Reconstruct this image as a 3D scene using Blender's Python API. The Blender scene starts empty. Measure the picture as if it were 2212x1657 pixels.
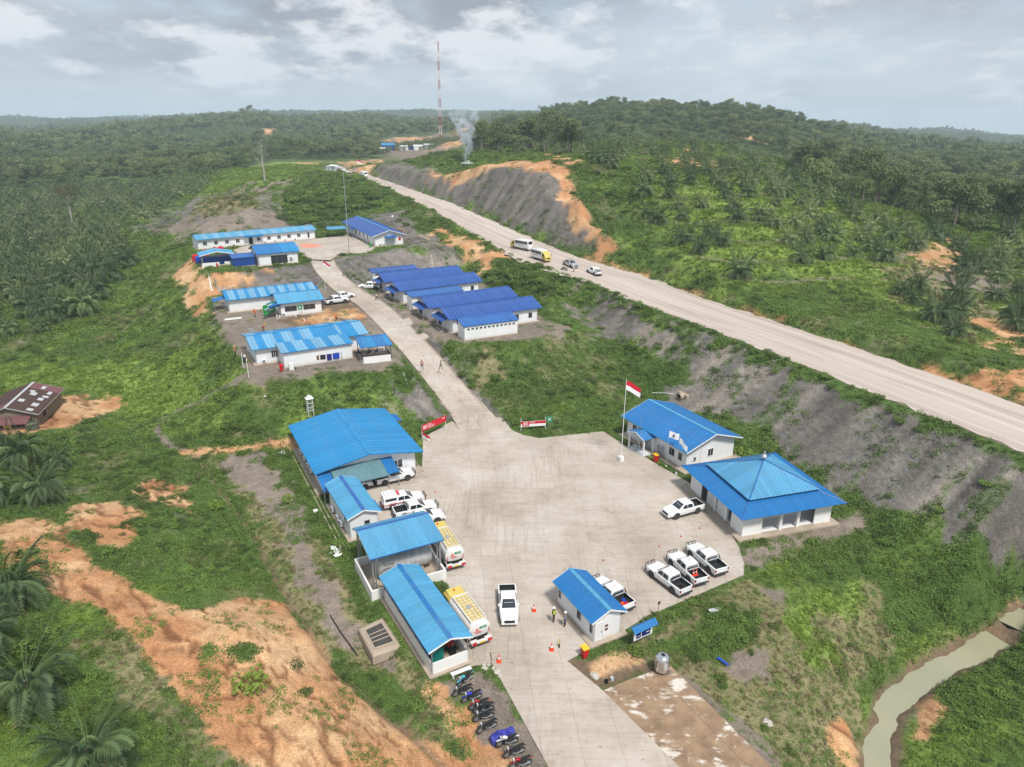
import bpy, bmesh, math, random
import numpy as np
from mathutils import Vector, Matrix, Euler
random.seed(7); RNG = np.random.default_rng(7)
R = math.radians
SC = bpy.context.scene
COL = SC.collection

# ------------------------------------------------------------------ camera
CAM_H, PITCH, ROLL = 46.0, R(21.06), R(0.5)
FPX, CX, CY = 1534.6, 1106.0, 828.65          # survey units: a 2212 x 1657 view
cam_d = bpy.data.cameras.new('camera'); cam = bpy.data.objects.new('camera', cam_d); COL.objects.link(cam)
SC.camera = cam
cam_d.sensor_width = 36.0; cam_d.sensor_fit = 'HORIZONTAL'; cam_d.lens = 36.0 * FPX / 2212.0
cam_d.clip_start = 0.5; cam_d.clip_end = 30000.0
_cp, _sp, _c, _s = math.cos(PITCH), math.sin(PITCH), math.cos(ROLL), math.sin(ROLL)
FWD = np.array([0, _cp, -_sp]); _r0 = np.array([1., 0, 0]); _u0 = np.array([0, _sp, _cp])
RT = _c * _r0 + _s * _u0; UP = -_s * _r0 + _c * _u0
CPOS = np.array([0, 0, CAM_H])
cam.matrix_world = Matrix(((RT[0], UP[0], -FWD[0], 0), (RT[1], UP[1], -FWD[1], 0), (RT[2], UP[2], -FWD[2], CAM_H), (0, 0, 0, 1)))

# ------------------------------------------------------------------ sky, sun, exposure
SUN_EL, SUN_AZ = R(58), R(150)      # azimuth clockwise from +Y
world = bpy.data.worlds.new('World'); SC.world = world; world.use_nodes = True
wn, wl = world.node_tree.nodes, world.node_tree.links
wn.clear()
wo = wn.new('ShaderNodeOutputWorld'); bg = wn.new('ShaderNodeBackground')
sky = wn.new('ShaderNodeTexSky'); sky.sky_type = 'NISHITA'; sky.sun_disc = False
sky.sun_elevation = SUN_EL; sky.sun_rotation = SUN_AZ; sky.altitude = 100; sky.air_density = 1.0; sky.dust_density = 1.5; sky.ozone_density = 1.5
tc = wn.new('ShaderNodeTexCoord'); sep = wn.new('ShaderNodeSeparateXYZ'); wl.new(tc.outputs['Generated'], sep.inputs[0])
def wmath(op, a, b=None, clamp=False):
    n = wn.new('ShaderNodeMath'); n.operation = op; n.use_clamp = clamp
    for i, v in enumerate((a, b)):
        if v is None: continue
        if isinstance(v, (int, float)): n.inputs[i].default_value = v
        else: wl.new(v, n.inputs[i])
    return n.outputs[0]
zz = wmath('ADD', wmath('MAXIMUM', sep.outputs['Z'], 0.0), 0.26)      # a cloud layer seen in perspective, flattened by the earth's curve
cmb = wn.new('ShaderNodeCombineXYZ'); wl.new(wmath('DIVIDE', sep.outputs['X'], zz), cmb.inputs[0]); wl.new(wmath('DIVIDE', sep.outputs['Y'], zz), cmb.inputs[1])
def wnoise(scale, detail, rough, off):
    mp = wn.new('ShaderNodeMapping'); mp.inputs['Location'].default_value = off; mp.inputs['Scale'].default_value = (1, .8, 1)
    wl.new(cmb.outputs[0], mp.inputs[0])
    n = wn.new('ShaderNodeTexNoise'); n.inputs['Scale'].default_value = scale; n.inputs['Detail'].default_value = detail; n.inputs['Roughness'].default_value = rough
    wl.new(mp.outputs[0], n.inputs['Vector']); return n.outputs['Fac']
def wramp(fac, stops):
    r = wn.new('ShaderNodeValToRGB'); e = r.color_ramp.elements
    while len(e) < len(stops): e.new(.5)
    for el, (p_, c_) in zip(e, stops): el.position = p_; el.color = c_ if len(c_) == 4 else (*c_, 1)
    wl.new(fac, r.inputs[0]); return r.outputs['Color']
n1 = wnoise(1.15, 8, .58, (3.1, 1.7, 0)); n2 = wnoise(4.2, 8, .60, (8.4, 2.2, 3)); n3 = wnoise(.8, 3, .5, (1.4, 6.1, 7)); n4 = wnoise(2.0, 7, .60, (5.2, 9.3, 1))
cover = wramp(wmath('ADD', wmath('MULTIPLY', n1, .65), wmath('MULTIPLY', n2, .35)), [(.37, (0, 0, 0)), (.55, (1, 1, 1))])
body = wramp(wmath('ADD', wmath('MULTIPLY', n1, .40), wmath('MULTIPLY', n3, .60)), [(.38, (5.6, 5.8, 6.15)), (.47, (4.3, 4.65, 5.1)), (.58, (2.7, 3.0, 3.5))])
puff = wramp(wmath('ADD', wmath('MULTIPLY', n4, .65), wmath('MULTIPLY', n2, .35)), [(.48, (0, 0, 0)), (.555, (1, 1, 1))])
mp_ = wn.new('ShaderNodeMixRGB'); wl.new(wmath('MULTIPLY', puff, .8), mp_.inputs[0]); wl.new(body, mp_.inputs[1]); mp_.inputs[2].default_value = (7.0, 7.1, 7.3, 1); shade = mp_.outputs[0]
mixc = wn.new('ShaderNodeMixRGB'); wl.new(cover, mixc.inputs[0])
thin = wn.new('ShaderNodeMixRGB'); thin.inputs[0].default_value = .55; wl.new(sky.outputs[0], thin.inputs[1]); thin.inputs[2].default_value = (4.6, 5.5, 6.5, 1)
wl.new(thin.outputs[0], mixc.inputs[1]); wl.new(shade, mixc.inputs[2])
hz = wramp(sep.outputs['Z'], [(0.0, (1, 1, 1)), (.12, (0, 0, 0))])     # towards the horizon the layer closes to pale blue-grey
mixh = wn.new('ShaderNodeMixRGB'); wl.new(wmath('MULTIPLY', hz, .55), mixh.inputs[0]); wl.new(mixc.outputs[0], mixh.inputs[1]); mixh.inputs[2].default_value = (4.8, 5.5, 6.15, 1)
wl.new(mixh.outputs[0], bg.inputs['Color']); bg.inputs['Strength'].default_value = 0.10
wl.new(bg.outputs[0], wo.inputs['Surface'])
sun_d = bpy.data.lights.new('sun', 'SUN'); sun = bpy.data.objects.new('sun', sun_d); COL.objects.link(sun)
sun_d.energy = 3.3; sun_d.angle = R(10); sun_d.color = (1, .955, .89)
sun.rotation_euler = (R(90) - SUN_EL, 0, -SUN_AZ)
_sd = Vector((math.sin(SUN_AZ) * math.cos(SUN_EL), math.cos(SUN_AZ) * math.cos(SUN_EL), math.sin(SUN_EL)))
sun.rotation_euler = _sd.to_track_quat('Z', 'Y').to_euler()
SC.view_settings.view_transform = 'Standard'; SC.view_settings.look = 'None'; SC.view_settings.gamma = 1.0
SC.view_settings.use_curve_mapping = False; SC.view_settings.exposure = 0.4
SC.render.engine = 'CYCLES'
cy = SC.cycles
cy.max_bounces = 5; cy.diffuse_bounces = 2; cy.glossy_bounces = 2; cy.transmission_bounces = 3; cy.transparent_max_bounces = 6; cy.volume_bounces = 1
cy.use_denoising = True
try: cy.denoiser = 'OPENIMAGEDENOISE'
except Exception: pass

# ------------------------------------------------------------------ survey: where a sight line meets a known level
def P(x, y, z=0.0):
    d = FWD + RT * (x - CX) / FPX - UP * (y - CY) / FPX
    return CPOS + d * ((z - CAM_H) / d[2])
def PD(x, y, D):
    d = FWD + RT * (x - CX) / FPX - UP * (y - CY) / FPX
    return CPOS + d * (D / d[1])
def PX(w):
    d = np.asarray(w, float) - CPOS; k = d @ FWD
    return np.stack([CX + FPX * (d @ RT) / k, CY - FPX * (d @ UP) / k], -1), k

# ------------------------------------------------------------------ noise
def _hash(ix, iy, seed):
    h = (ix.astype(np.int64) * 374761393 + iy.astype(np.int64) * 668265263 + seed * 974634777) & 0xffffffff
    h = ((h ^ (h >> 13)) * 1274126177) & 0xffffffff
    return ((h ^ (h >> 16)) & 0xffff) / 65535.0
def vnoise(x, y, seed=0):
    ix, iy = np.floor(x), np.floor(y); fx, fy = x - ix, y - iy
    fx = fx * fx * (3 - 2 * fx); fy = fy * fy * (3 - 2 * fy)
    a = _hash(ix, iy, seed); b = _hash(ix + 1, iy, seed); c = _hash(ix, iy + 1, seed); d = _hash(ix + 1, iy + 1, seed)
    return a + (b - a) * fx + (c - a) * fy + (a - b - c + d) * fx * fy
def fbm(x, y, seed=0, oct=4):
    v, a, t = 0, .5, 0
    for i in range(oct):
        v = v + a * vnoise(x, y, seed + i * 17); t += a; a *= .5; x = x * 2.03 + 11.3; y = y * 2.03 + 5.7
    return v / t
# ------------------------------------------------------------------ the lie of the land
Z1, Z2 = 6.5, 10.0      # levels of the two upper benches; the yard is level 0
CTRL = """0 1657 5;300 1657 5;600 1640 3.5;150 1400 5;0 1250 5;250 1250 4;400 1400 3.6;500 1350 4;520 1550 3.5;700 1560 2.4;620 1430 2.4;
330 1150 3;450 1130 1.4;150 1120 3.5;0 1080 3;100 1000 2.2;350 1010 .8;445 1010 -.2;520 1130 -.4;570 1220 -.6;640 1320 -.8;740 1440 -1;850 1540 -1;1000 1640 -1.2;
620 1100 0;660 1200 -.1;700 1290 -.2;800 1480 -.5;900 1560 -.4;1000 1530 -.1;1100 1640 -.2;540 1380 3.4;680 1500 2;
1350 1450 0;1500 1420 -.4;1600 1330 -.2;1650 1230 -.2;1760 1150 -.2;1850 1120 -.5;1650 1500 -1.8;1750 1600 -2.4;1800 1400 -2;1900 1300 -2;2000 1200 -1.8;2100 1300 -3;1700 1657 -2.4;
2150 1380 -4.2;2000 1450 -4.6;1910 1530 -4.8;1900 1657 -4.8;2150 1500 -2.8;2100 1620 -2.2;2212 1430 -3.2;2212 1600 -2;2200 1270 -2.6;
60 900 -2.5;150 860 -2.5;290 850 -3;0 800 -2;100 740 -2;250 740 -1.5;200 650 -1.5;0 650 -2.5;100 560 -2.5;250 540 -.5;0 500 -4;150 440 -4;300 620 1;380 660 2;430 700 4;300 480 -1;
350 840 -1.5;420 880 -1;300 960 .2;230 960 -.3;200 1010 1.0;380 950 .3;500 930 1.2;480 830 4.5;
300 500 3;400 470 10;450 425 15;560 440 15;575 385 14;500 370 9;640 380 15;420 380 0;620 470 10.5;560 480 10.5;380 500 6;
700 385 18;770 400 17;820 440 14;700 440 14;650 450 12;790 462 12.5;880 495 13;950 515 13;1000 520 13;1050 550 11.5;1090 560 9.5;960 545 9;1120 590 12.2;1180 610 11;1080 585 11;1210 630 8;1060 600 7.5;
940 480 13.2;1010 500 12.8;870 450 13.2;
1250 890 .3;1100 912 .2;1300 780 2.2;1200 720 5.5;1340 860 -.2;1420 760 3;1500 760 4.5;1300 690 4.6;1260 660 5.5;1060 800 2.6;1150 830 1.6;1400 880 -.3;1470 870 -.3;
826 354 17;916 359 20;983 375 20;1042 359 25;1095 345 29;1158 352 29.5;1218 363 29;1267 464 17.5;1300 340 30;1320 538 10;1000 340 25;930 335 22;880 345 19;
1250 420 24;1330 480 18;1360 560 12;1400 470 20;1500 540 16;1600 610 12.5;1400 400 26;1600 380 26;1500 345 30;1700 350 26;1800 430 21;1700 450 21;1600 480 19;1700 560 15;2000 470 15;2200 480 10;2060 520 14;2000 640 11.5;2200 690 9;1800 600 13;1750 690 10.5;1900 560 15;2100 580 12.5;1900 780 10;2100 830 11;2212 800 10.5;1500 620 11"""
CTRLD = """0 500 250 -5;0 430 250 -4;0 380 420 -3;250 380 420 -3;500 400 330 0;0 330 700 -3;300 330 700 -2;600 330 700 2;750 340 520 9;700 362 420 11;
-500 400 420 -5;-500 330 900 -5;-600 270 2000 0;-900 400 1500 0;-600 800 90 -2;-600 1300 50 4;-500 1000 70 2;
300 280 1200 12;560 256 1500 26;650 275 1500 14;150 290 1300 0;0 285 1500 -8;800 290 1200 14;900 275 1600 16;450 300 1000 6;
0 264 2600 -18;110 262 2800 -15;230 252 3000 -3;380 252 3200 -4;500 250 3400 0;650 241 3000 28;720 240 3000 32;800 244 3200 24;900 243 3600 28;1000 246 4200 22;1080 248 4400 10;600 270 2300 -5;850 270 2300 0;300 275 2200 -20;420 256 2000 14;250 262 1900 4;120 270 2000 -14;700 262 1900 12;950 262 2200 16;
840 318 640 13;950 306 720 15;1020 290 900 14;900 330 560 12;1060 300 800 16;820 330 560 12;1000 318 600 18;
1100 300 640 18;1180 250 800 38;1300 240 900 47;1400 245 850 44;1500 262 700 36;1250 300 500 22;1400 300 480 26;1550 290 430 29;1620 266 800 42;1720 275 900 33;1800 300 900 8;1680 330 480 18;
1850 380 380 8;1750 420 300 14;2000 430 330 7;2200 440 330 5;1900 330 700 2;2100 340 650 0;2212 380 420 2;1780 290 1500 0;1900 300 1800 -8;2100 305 2000 -28;2300 330 1500 -20;2212 310 2600 -45;1850 285 2800 -22;2000 292 3200 -40;2500 380 600 0;2600 320 2500 -25;
2700 600 150 8;2600 800 100 9;2500 1100 62 -1;2500 1400 45 -3;2900 500 300 5;1900 287 4500 -62;2212 312 4500 -112;2500 330 5000 -140;0 250 5500 -125;500 246 5500 -80;1000 243 6500 -60;1500 250 6500 -80;-700 260 5000 -140"""
def rows(s): return [tuple(map(float, t.split())) for t in s.replace('\n', ' ').split(';') if t.strip()]
_pts = [P(x, y, z) for x, y, z in rows(CTRL)]
for x, y, D, z in rows(CTRLD):
    w = PD(x, y, D); _pts.append(np.array([w[0], w[1], z]))
for a in range(-80, 81, 20): _pts.append(np.array([9000 * math.sin(R(a)), 9000 * math.cos(R(a)), -280.]))
_pts.append(np.array([0, 14, .5])); _pts.append(np.array([-25, 12, 4.])); _pts.append(np.array([25, 12, -3.]))
OY = -25.0                                    # pole of the mesh's rings, behind the viewpoint
CP = np.array(_pts)
def lp(x, y):
    r = np.hypot(x, y - OY); return np.arctan2(x, y - OY) * 1.0, np.log(np.maximum(r, 1.))
_ct, _cr = lp(CP[:, 0], CP[:, 1])
_K = np.sqrt((_ct[:, None] - _ct) ** 2 + (_cr[:, None] - _cr) ** 2 + 1e-4)
_A = np.block([[_K + np.eye(len(CP)) * -0.004, np.ones((len(CP), 1))], [np.ones((1, len(CP))), np.zeros((1, 1))]])
_W = np.linalg.solve(_A, np.append(CP[:, 2], 0))
def rbf(x, y):
    t, l = lp(x, y); out = np.empty(len(x))
    for i in range(0, len(x), 20000):
        k = np.sqrt((t[i:i+20000, None] - _ct) ** 2 + (l[i:i+20000, None] - _cr) ** 2 + 1e-4)
        out[i:i+20000] = k @ _W[:-1] + _W[-1]
    return out
def inside(x, y, poly):
    c = np.zeros(len(x), bool); n = len(poly)
    for i in range(n):
        x1, y1 = poly[i][:2]; x2, y2 = poly[(i + 1) % n][:2]
        if y1 == y2: continue
        c ^= ((y1 > y) != (y2 > y)) & (x < (x2 - x1) * (y - y1) / (y2 - y1) + x1)
    return c
def seg_d(x, y, pts, closed=False):
    """distance to a polyline and the z of the nearest point"""
    best = np.full(len(x), 1e9); bz = np.zeros(len(x)); n = len(pts)
    for i in range(n if closed else n - 1):
        a, b = pts[i], pts[(i + 1) % n]; dx, dy = b[0] - a[0], b[1] - a[1]
        t = np.clip(((x - a[0]) * dx + (y - a[1]) * dy) / (dx * dx + dy * dy + 1e-9), 0, 1)
        d = np.hypot(x - a[0] - t * dx, y - a[1] - t * dy); m = d < best
        best[m] = d[m]
        if len(a) > 2: bz[m] = (a[2] + t * (b[2] - a[2]))[m]
    return best, bz
def sdist(x, y, poly):
    d, _ = seg_d(x, y, poly, True); return np.where(inside(x, y, poly), -d, d)
def pxpoly(s, z): return [tuple(P(a, b, z)[:2]) for a, b in (map(float, t.split()) for t in s.split(';'))]
PAD_YARD = pxpoly("600 980;860 915;985 900;1085 903;1120 935;1330 907;1400 903;1470 895;1590 985;1660 985;1850 1085;1830 1135;1612 1195;1615 1235;1470 1335;1360 1405;1225 1432;1290 1482;1440 1440;1650 1640;1650 1800;1240 1800;1050 1450;1000 1480;930 1490;640 1020", 0)
PAD_L1A = pxpoly("455 640;560 628;700 612;765 640;850 735;862 800;780 800;640 815;545 815;505 745", Z1)
PAD_L1B = pxpoly("790 640;800 600;1000 578;1060 615;1185 690;1215 715;1120 748;985 750;935 740;865 690", Z1)
PAD_L2 = pxpoly("408 545;430 522;690 497;745 480;850 512;893 538;800 552;735 556;660 572;460 590;440 578", Z2)
RAMP = [P(*a) for a in ((1040, 925, 0), (1018, 893, .3), (985, 858, 1.6), (920, 776, 4.3), (850, 702, 6.2), (800, 653, Z1), (755, 632, 6.9), (712, 592, 8.5), (693, 562, 9.75), (698, 542, Z2))]
_o = [RAMP[0]]
for _i in range(len(RAMP) - 1):
    for _k in range(1, 9): _o.append(RAMP[_i] + (RAMP[_i+1] - RAMP[_i]) * _k / 8)
_o = np.array(_o)
for _k in range(14): _o[1:-1] = (_o[:-2] + 2 * _o[1:-1] + _o[2:]) / 4
RAMP = [tuple(p_) for p_ in _o]
RAMP_HW = 2.75
_ne = [(2700, 1180, 9), (2212, 975, 9), (1700, 772, 9), (1400, 660, 9.2), (1290, 612, 9.5), (1144.7, 566, 10.2), (1060, 527, 11), (983, 487, 12), (899, 444, 12.8), (807, 408, 13), (740, 380, 12.5), (700, 362, 11.5)]
NEAR_EDGE = np.array([P(*a) for a in _ne])
HW = 7.0
_t = np.gradient(NEAR_EDGE[:, :2], axis=0); _t /= np.linalg.norm(_t, axis=1)[:, None]
HAUL = [tuple(e + np.array([n[1], -n[0], 0]) * HW) for e, n in zip(NEAR_EDGE, _t)]
HAUL = HAUL[:-1]
STREAM = [P(x, y, -4.9) for x, y in ((1890, 1750), (1895, 1657), (1905, 1600), (1920, 1530), (1985, 1470), (2060, 1430), (2130, 1395), (2160, 1380))]
STREAM2 = [P(x, y, -4.2) for x, y in ((2180, 1352), (2195, 1335), (2210, 1318))]
DITCH = [P(x, y, -.4) for x, y in ((440, 1000), (470, 1060), (520, 1120), (560, 1180), (590, 1240), (640, 1320), (690, 1400), (745, 1465), (830, 1540), (930, 1620), (1000, 1680))]
PADS = [(PAD_YARD, -.06, .55), (PAD_L1A, Z1 - .06, .62), (PAD_L1B, Z1 - .06, .62), (PAD_L2, Z2 - .06, .62)]
def height(x, y, fine=True):
    x = np.asarray(x, float); y = np.asarray(y, float)
    h = rbf(x, y); r = np.hypot(x, y)
    amp = np.clip(r * .0045, .12, 5.) + np.clip((r - 900) / 900, 0, 1) * 17
    h = h + amp * 2 * (fbm(x / (6 + np.minimum(r, 1500) * .05 + np.clip((r - 900) / 900, 0, 1) * 260), y / (6 + np.minimum(r, 1500) * .05 + np.clip((r - 900) / 900, 0, 1) * 260), 3, 4) - .5) * np.clip(r / 120, .35, 1.6)
    lo = np.full(len(x), -1e9); hi = np.full(len(x), 1e9)
    for poly, z, s in PADS:
        d = np.maximum(sdist(x, y, poly), 0); d2 = np.where(d > 0, np.maximum(d - .0, 0), 0)
        lo = np.maximum(lo, z - s * d2); hi = np.minimum(hi, z + s * d2)
    bad = lo > hi; mid = (lo + hi) / 2
    h = np.where(bad, mid, np.clip(h, lo, hi))
    d, z = seg_d(x, y, HAUL); d = np.maximum(d - HW - 1.3, 0); h = np.clip(h, z - .03 - .66 * d, z - .03 + 1.25 * d)
    d, z = seg_d(x, y, RAMP); d = np.maximum(d - RAMP_HW - .4, 0); h = np.clip(h, z - .08 - .8 * d, z - .08 + 1.0 * d)
    d, _ = seg_d(x, y, DITCH); h = h - .55 * np.exp(-(d / .45) ** 2)
    for st, hw, zb in ((STREAM, 1.0, -5.4), (STREAM2, .7, -4.7)):
        d, _ = seg_d(x, y, st); d = d + 1.6 * (fbm(x / 2.2, y / 2.2, 31, 3) - .5)
        h = np.minimum(h, zb + np.maximum(d - hw + .5, 0) * .75 + np.maximum(d - hw - 2, 0) * 1.2)
    return h
def hz1(x, y): return float(height(np.array([x]), np.array([y]))[0])
def ground_hits(px):
    """world points where sight lines through survey coordinates meet the land"""
    px = np.asarray(px, float).reshape(-1, 2)
    d = FWD + RT * ((px[:, :1] - CX) / FPX) - UP * ((px[:, 1:2] - CY) / FPX)
    hn = np.hypot(d[:, 0], d[:, 1]); D = np.geomspace(22, 7000, 420)
    X = d[:, 0:1] / hn[:, None] * D; Y = d[:, 1:2] / hn[:, None] * D; Zr = CAM_H + d[:, 2:3] / hn[:, None] * D
    Hh = height(X.ravel(), Y.ravel()).reshape(X.shape)
    below = Zr < Hh; i = np.argmax(below, 1); i = np.where(below.any(1), np.maximum(i, 1), len(D) - 1)
    k = np.arange(len(px)); a = Zr[k, i-1] - Hh[k, i-1]; b = Hh[k, i] - Zr[k, i]
    t = np.clip(a / np.maximum(a + b, 1e-6), 0, 1); Dm = D[i-1] + t * (D[i] - D[i-1])
    out = np.stack([d[:, 0] / hn * Dm, d[:, 1] / hn * Dm, np.zeros(len(px))], 1); out[:, 2] = height(out[:, 0], out[:, 1])
    return out
def G(x, y): return ground_hits([(x, y)])[0]
# ------------------------------------------------------------------ materials
def srgb(*c): return tuple((v / 255 / 12.92) if v / 255 <= .04045 else ((v / 255 + .055) / 1.055) ** 2.4 for v in c)
MATS = {}
class NB:
    """small helper for node materials"""
    def __init__(s, name):
        s.m = bpy.data.materials.new(name); s.m.use_nodes = True; s.t = s.m.node_tree; s.n = s.t.nodes; s.l = s.t.links
        s.b = s.n['Principled BSDF']; MATS[name] = s.m
    def node(s, typ, **k):
        n = s.n.new('ShaderNode' + typ)
        for a, v in k.items():
            if a.startswith('i_'):
                key = a[2:]; key = int(key) if key.isdigit() else key
                if hasattr(v, 'is_output') or isinstance(v, bpy.types.NodeSocket): s.l.new(v, n.inputs[key])
                else: n.inputs[key].default_value = v
            else: setattr(n, a, v)
        return n
    def noise(s, scale, detail=4, rough=.55, vec=None, dist=0):
        n = s.node('TexNoise'); n.inputs['Scale'].default_value = scale; n.inputs['Detail'].default_value = detail; n.inputs['Roughness'].default_value = rough; n.inputs['Distortion'].default_value = dist
        if vec is not None: s.l.new(vec, n.inputs['Vector'])
        return n.outputs['Fac']
    def ramp(s, fac, stops):
        r = s.node('ValToRGB'); e = r.color_ramp.elements
        while len(e) < len(stops): e.new(.5)
        for el, (p_, c_) in zip(e, stops): el.position = p_; el.color = (c_ if len(c_) == 4 else (*c_, 1)) if not isinstance(c_, (int, float)) else (c_, c_, c_, 1)
        s.l.new(fac, r.inputs[0]); return r.outputs['Color']
    def mix(s, fac, a, b, blend='MIX'):
        n = s.node('MixRGB', blend_type=blend)
        for i, v in enumerate((fac, a, b)):
            if isinstance(v, bpy.types.NodeSocket): s.l.new(v, n.inputs[i])
            elif isinstance(v, (int, float)): n.inputs[i].default_value = v if i == 0 else (v, v, v, 1)
            else: n.inputs[i].default_value = (*v, 1) if len(v) == 3 else v
        return n.outputs[0]
    def math(s, op, a, b=None, clamp=False):
        n = s.node('Math', operation=op, use_clamp=clamp)
        for i, v in enumerate((a, b)):
            if v is None: continue
            if isinstance(v, bpy.types.NodeSocket): s.l.new(v, n.inputs[i])
            else: n.inputs[i].default_value = v
        return n.outputs[0]
    def coord(s, out='Object'): return s.node('TexCoord').outputs[out]
    def mapping(s, vec, scale=(1, 1, 1), rot=(0, 0, 0)):
        n = s.node('Mapping'); n.inputs['Scale'].default_value = scale; n.inputs['Rotation'].default_value = rot; s.l.new(vec, n.inputs[0]); return n.outputs[0]
    def bump(s, h, strength=.3, dist=.05):
        n = s.node('Bump'); n.inputs['Strength'].default_value = strength; n.inputs['Distance'].default_value = dist; s.l.new(h, n.inputs['Height']); s.l.new(n.outputs[0], s.b.inputs['Normal'])
    def set(s, col=None, rough=.8, metal=0, spec=.5, alpha=None, trans=None):
        if col is not None:
            if isinstance(col, bpy.types.NodeSocket): s.l.new(col, s.b.inputs['Base Color'])
            else: s.b.inputs['Base Color'].default_value = (*col, 1)
        if isinstance(rough, bpy.types.NodeSocket): s.l.new(rough, s.b.inputs['Roughness'])
        else: s.b.inputs['Roughness'].default_value = rough
        s.b.inputs['Metallic'].default_value = metal; s.b.inputs['Specular IOR Level'].default_value = spec
        return s
def paint_mat(name, col, rough=.5, var=.12, scale=3.0, dirt=.0, metal=0, spec=.4, dirtcol=(.20, .15, .10)):
    """painted surface with slight tone changes and dirt blown on"""
    b = NB(name); v = b.coord('Object'); n = b.noise(scale, 4, .6, v)
    c = b.mix(b.ramp(n, [(.3, 0.0), (.7, 1.0)]), tuple(x * (1 - var) for x in col), tuple(min(1, x * (1 + var * .6)) for x in col))
    if dirt > 0:
        d = b.ramp(b.noise(scale * .6, 6, .7, v), [(.45, 0.0), (.8, 1.0)]); c = b.mix(b.math('MULTIPLY', d, dirt), c, dirtcol)
    b.set(c, rough, metal, spec); return b.m
def emptyobj(name, loc=(0, 0, 0), rz=0.0):
    o = bpy.data.objects.new(name, None); COL.objects.link(o); o.location = loc; o.rotation_euler = (0, 0, rz); o.empty_display_size = .2; return o
def link(o, parent=None):
    COL.objects.link(o)
    if parent is not None: o.parent = parent
    return o
def tag(o, label=None, cat=None, group=None, kind=None):
    if label: o['label'] = label
    if cat: o['category'] = cat
    if group: o['group'] = group
    if kind: o['kind'] = kind
    return o
def mesh_np(name, verts, faces, mat=None, smooth=False, parent=None):
    me = bpy.data.meshes.new(name); me.from_pydata([tuple(v) for v in verts], [], [tuple(f) for f in faces]); me.update()
    if mat is not None: me.materials.append(MATS[mat] if isinstance(mat, str) else mat)
    if smooth: me.polygons.foreach_set('use_smooth', [True] * len(me.polygons))
    return link(bpy.data.objects.new(name, me), parent)

# ------------------------------------------------------------------ land cover
CL = {n: i for i, n in enumerate(('vine', 'lime', 'dry', 'soil', 'orange', 'rock', 'mud', 'forest'))}
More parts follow.
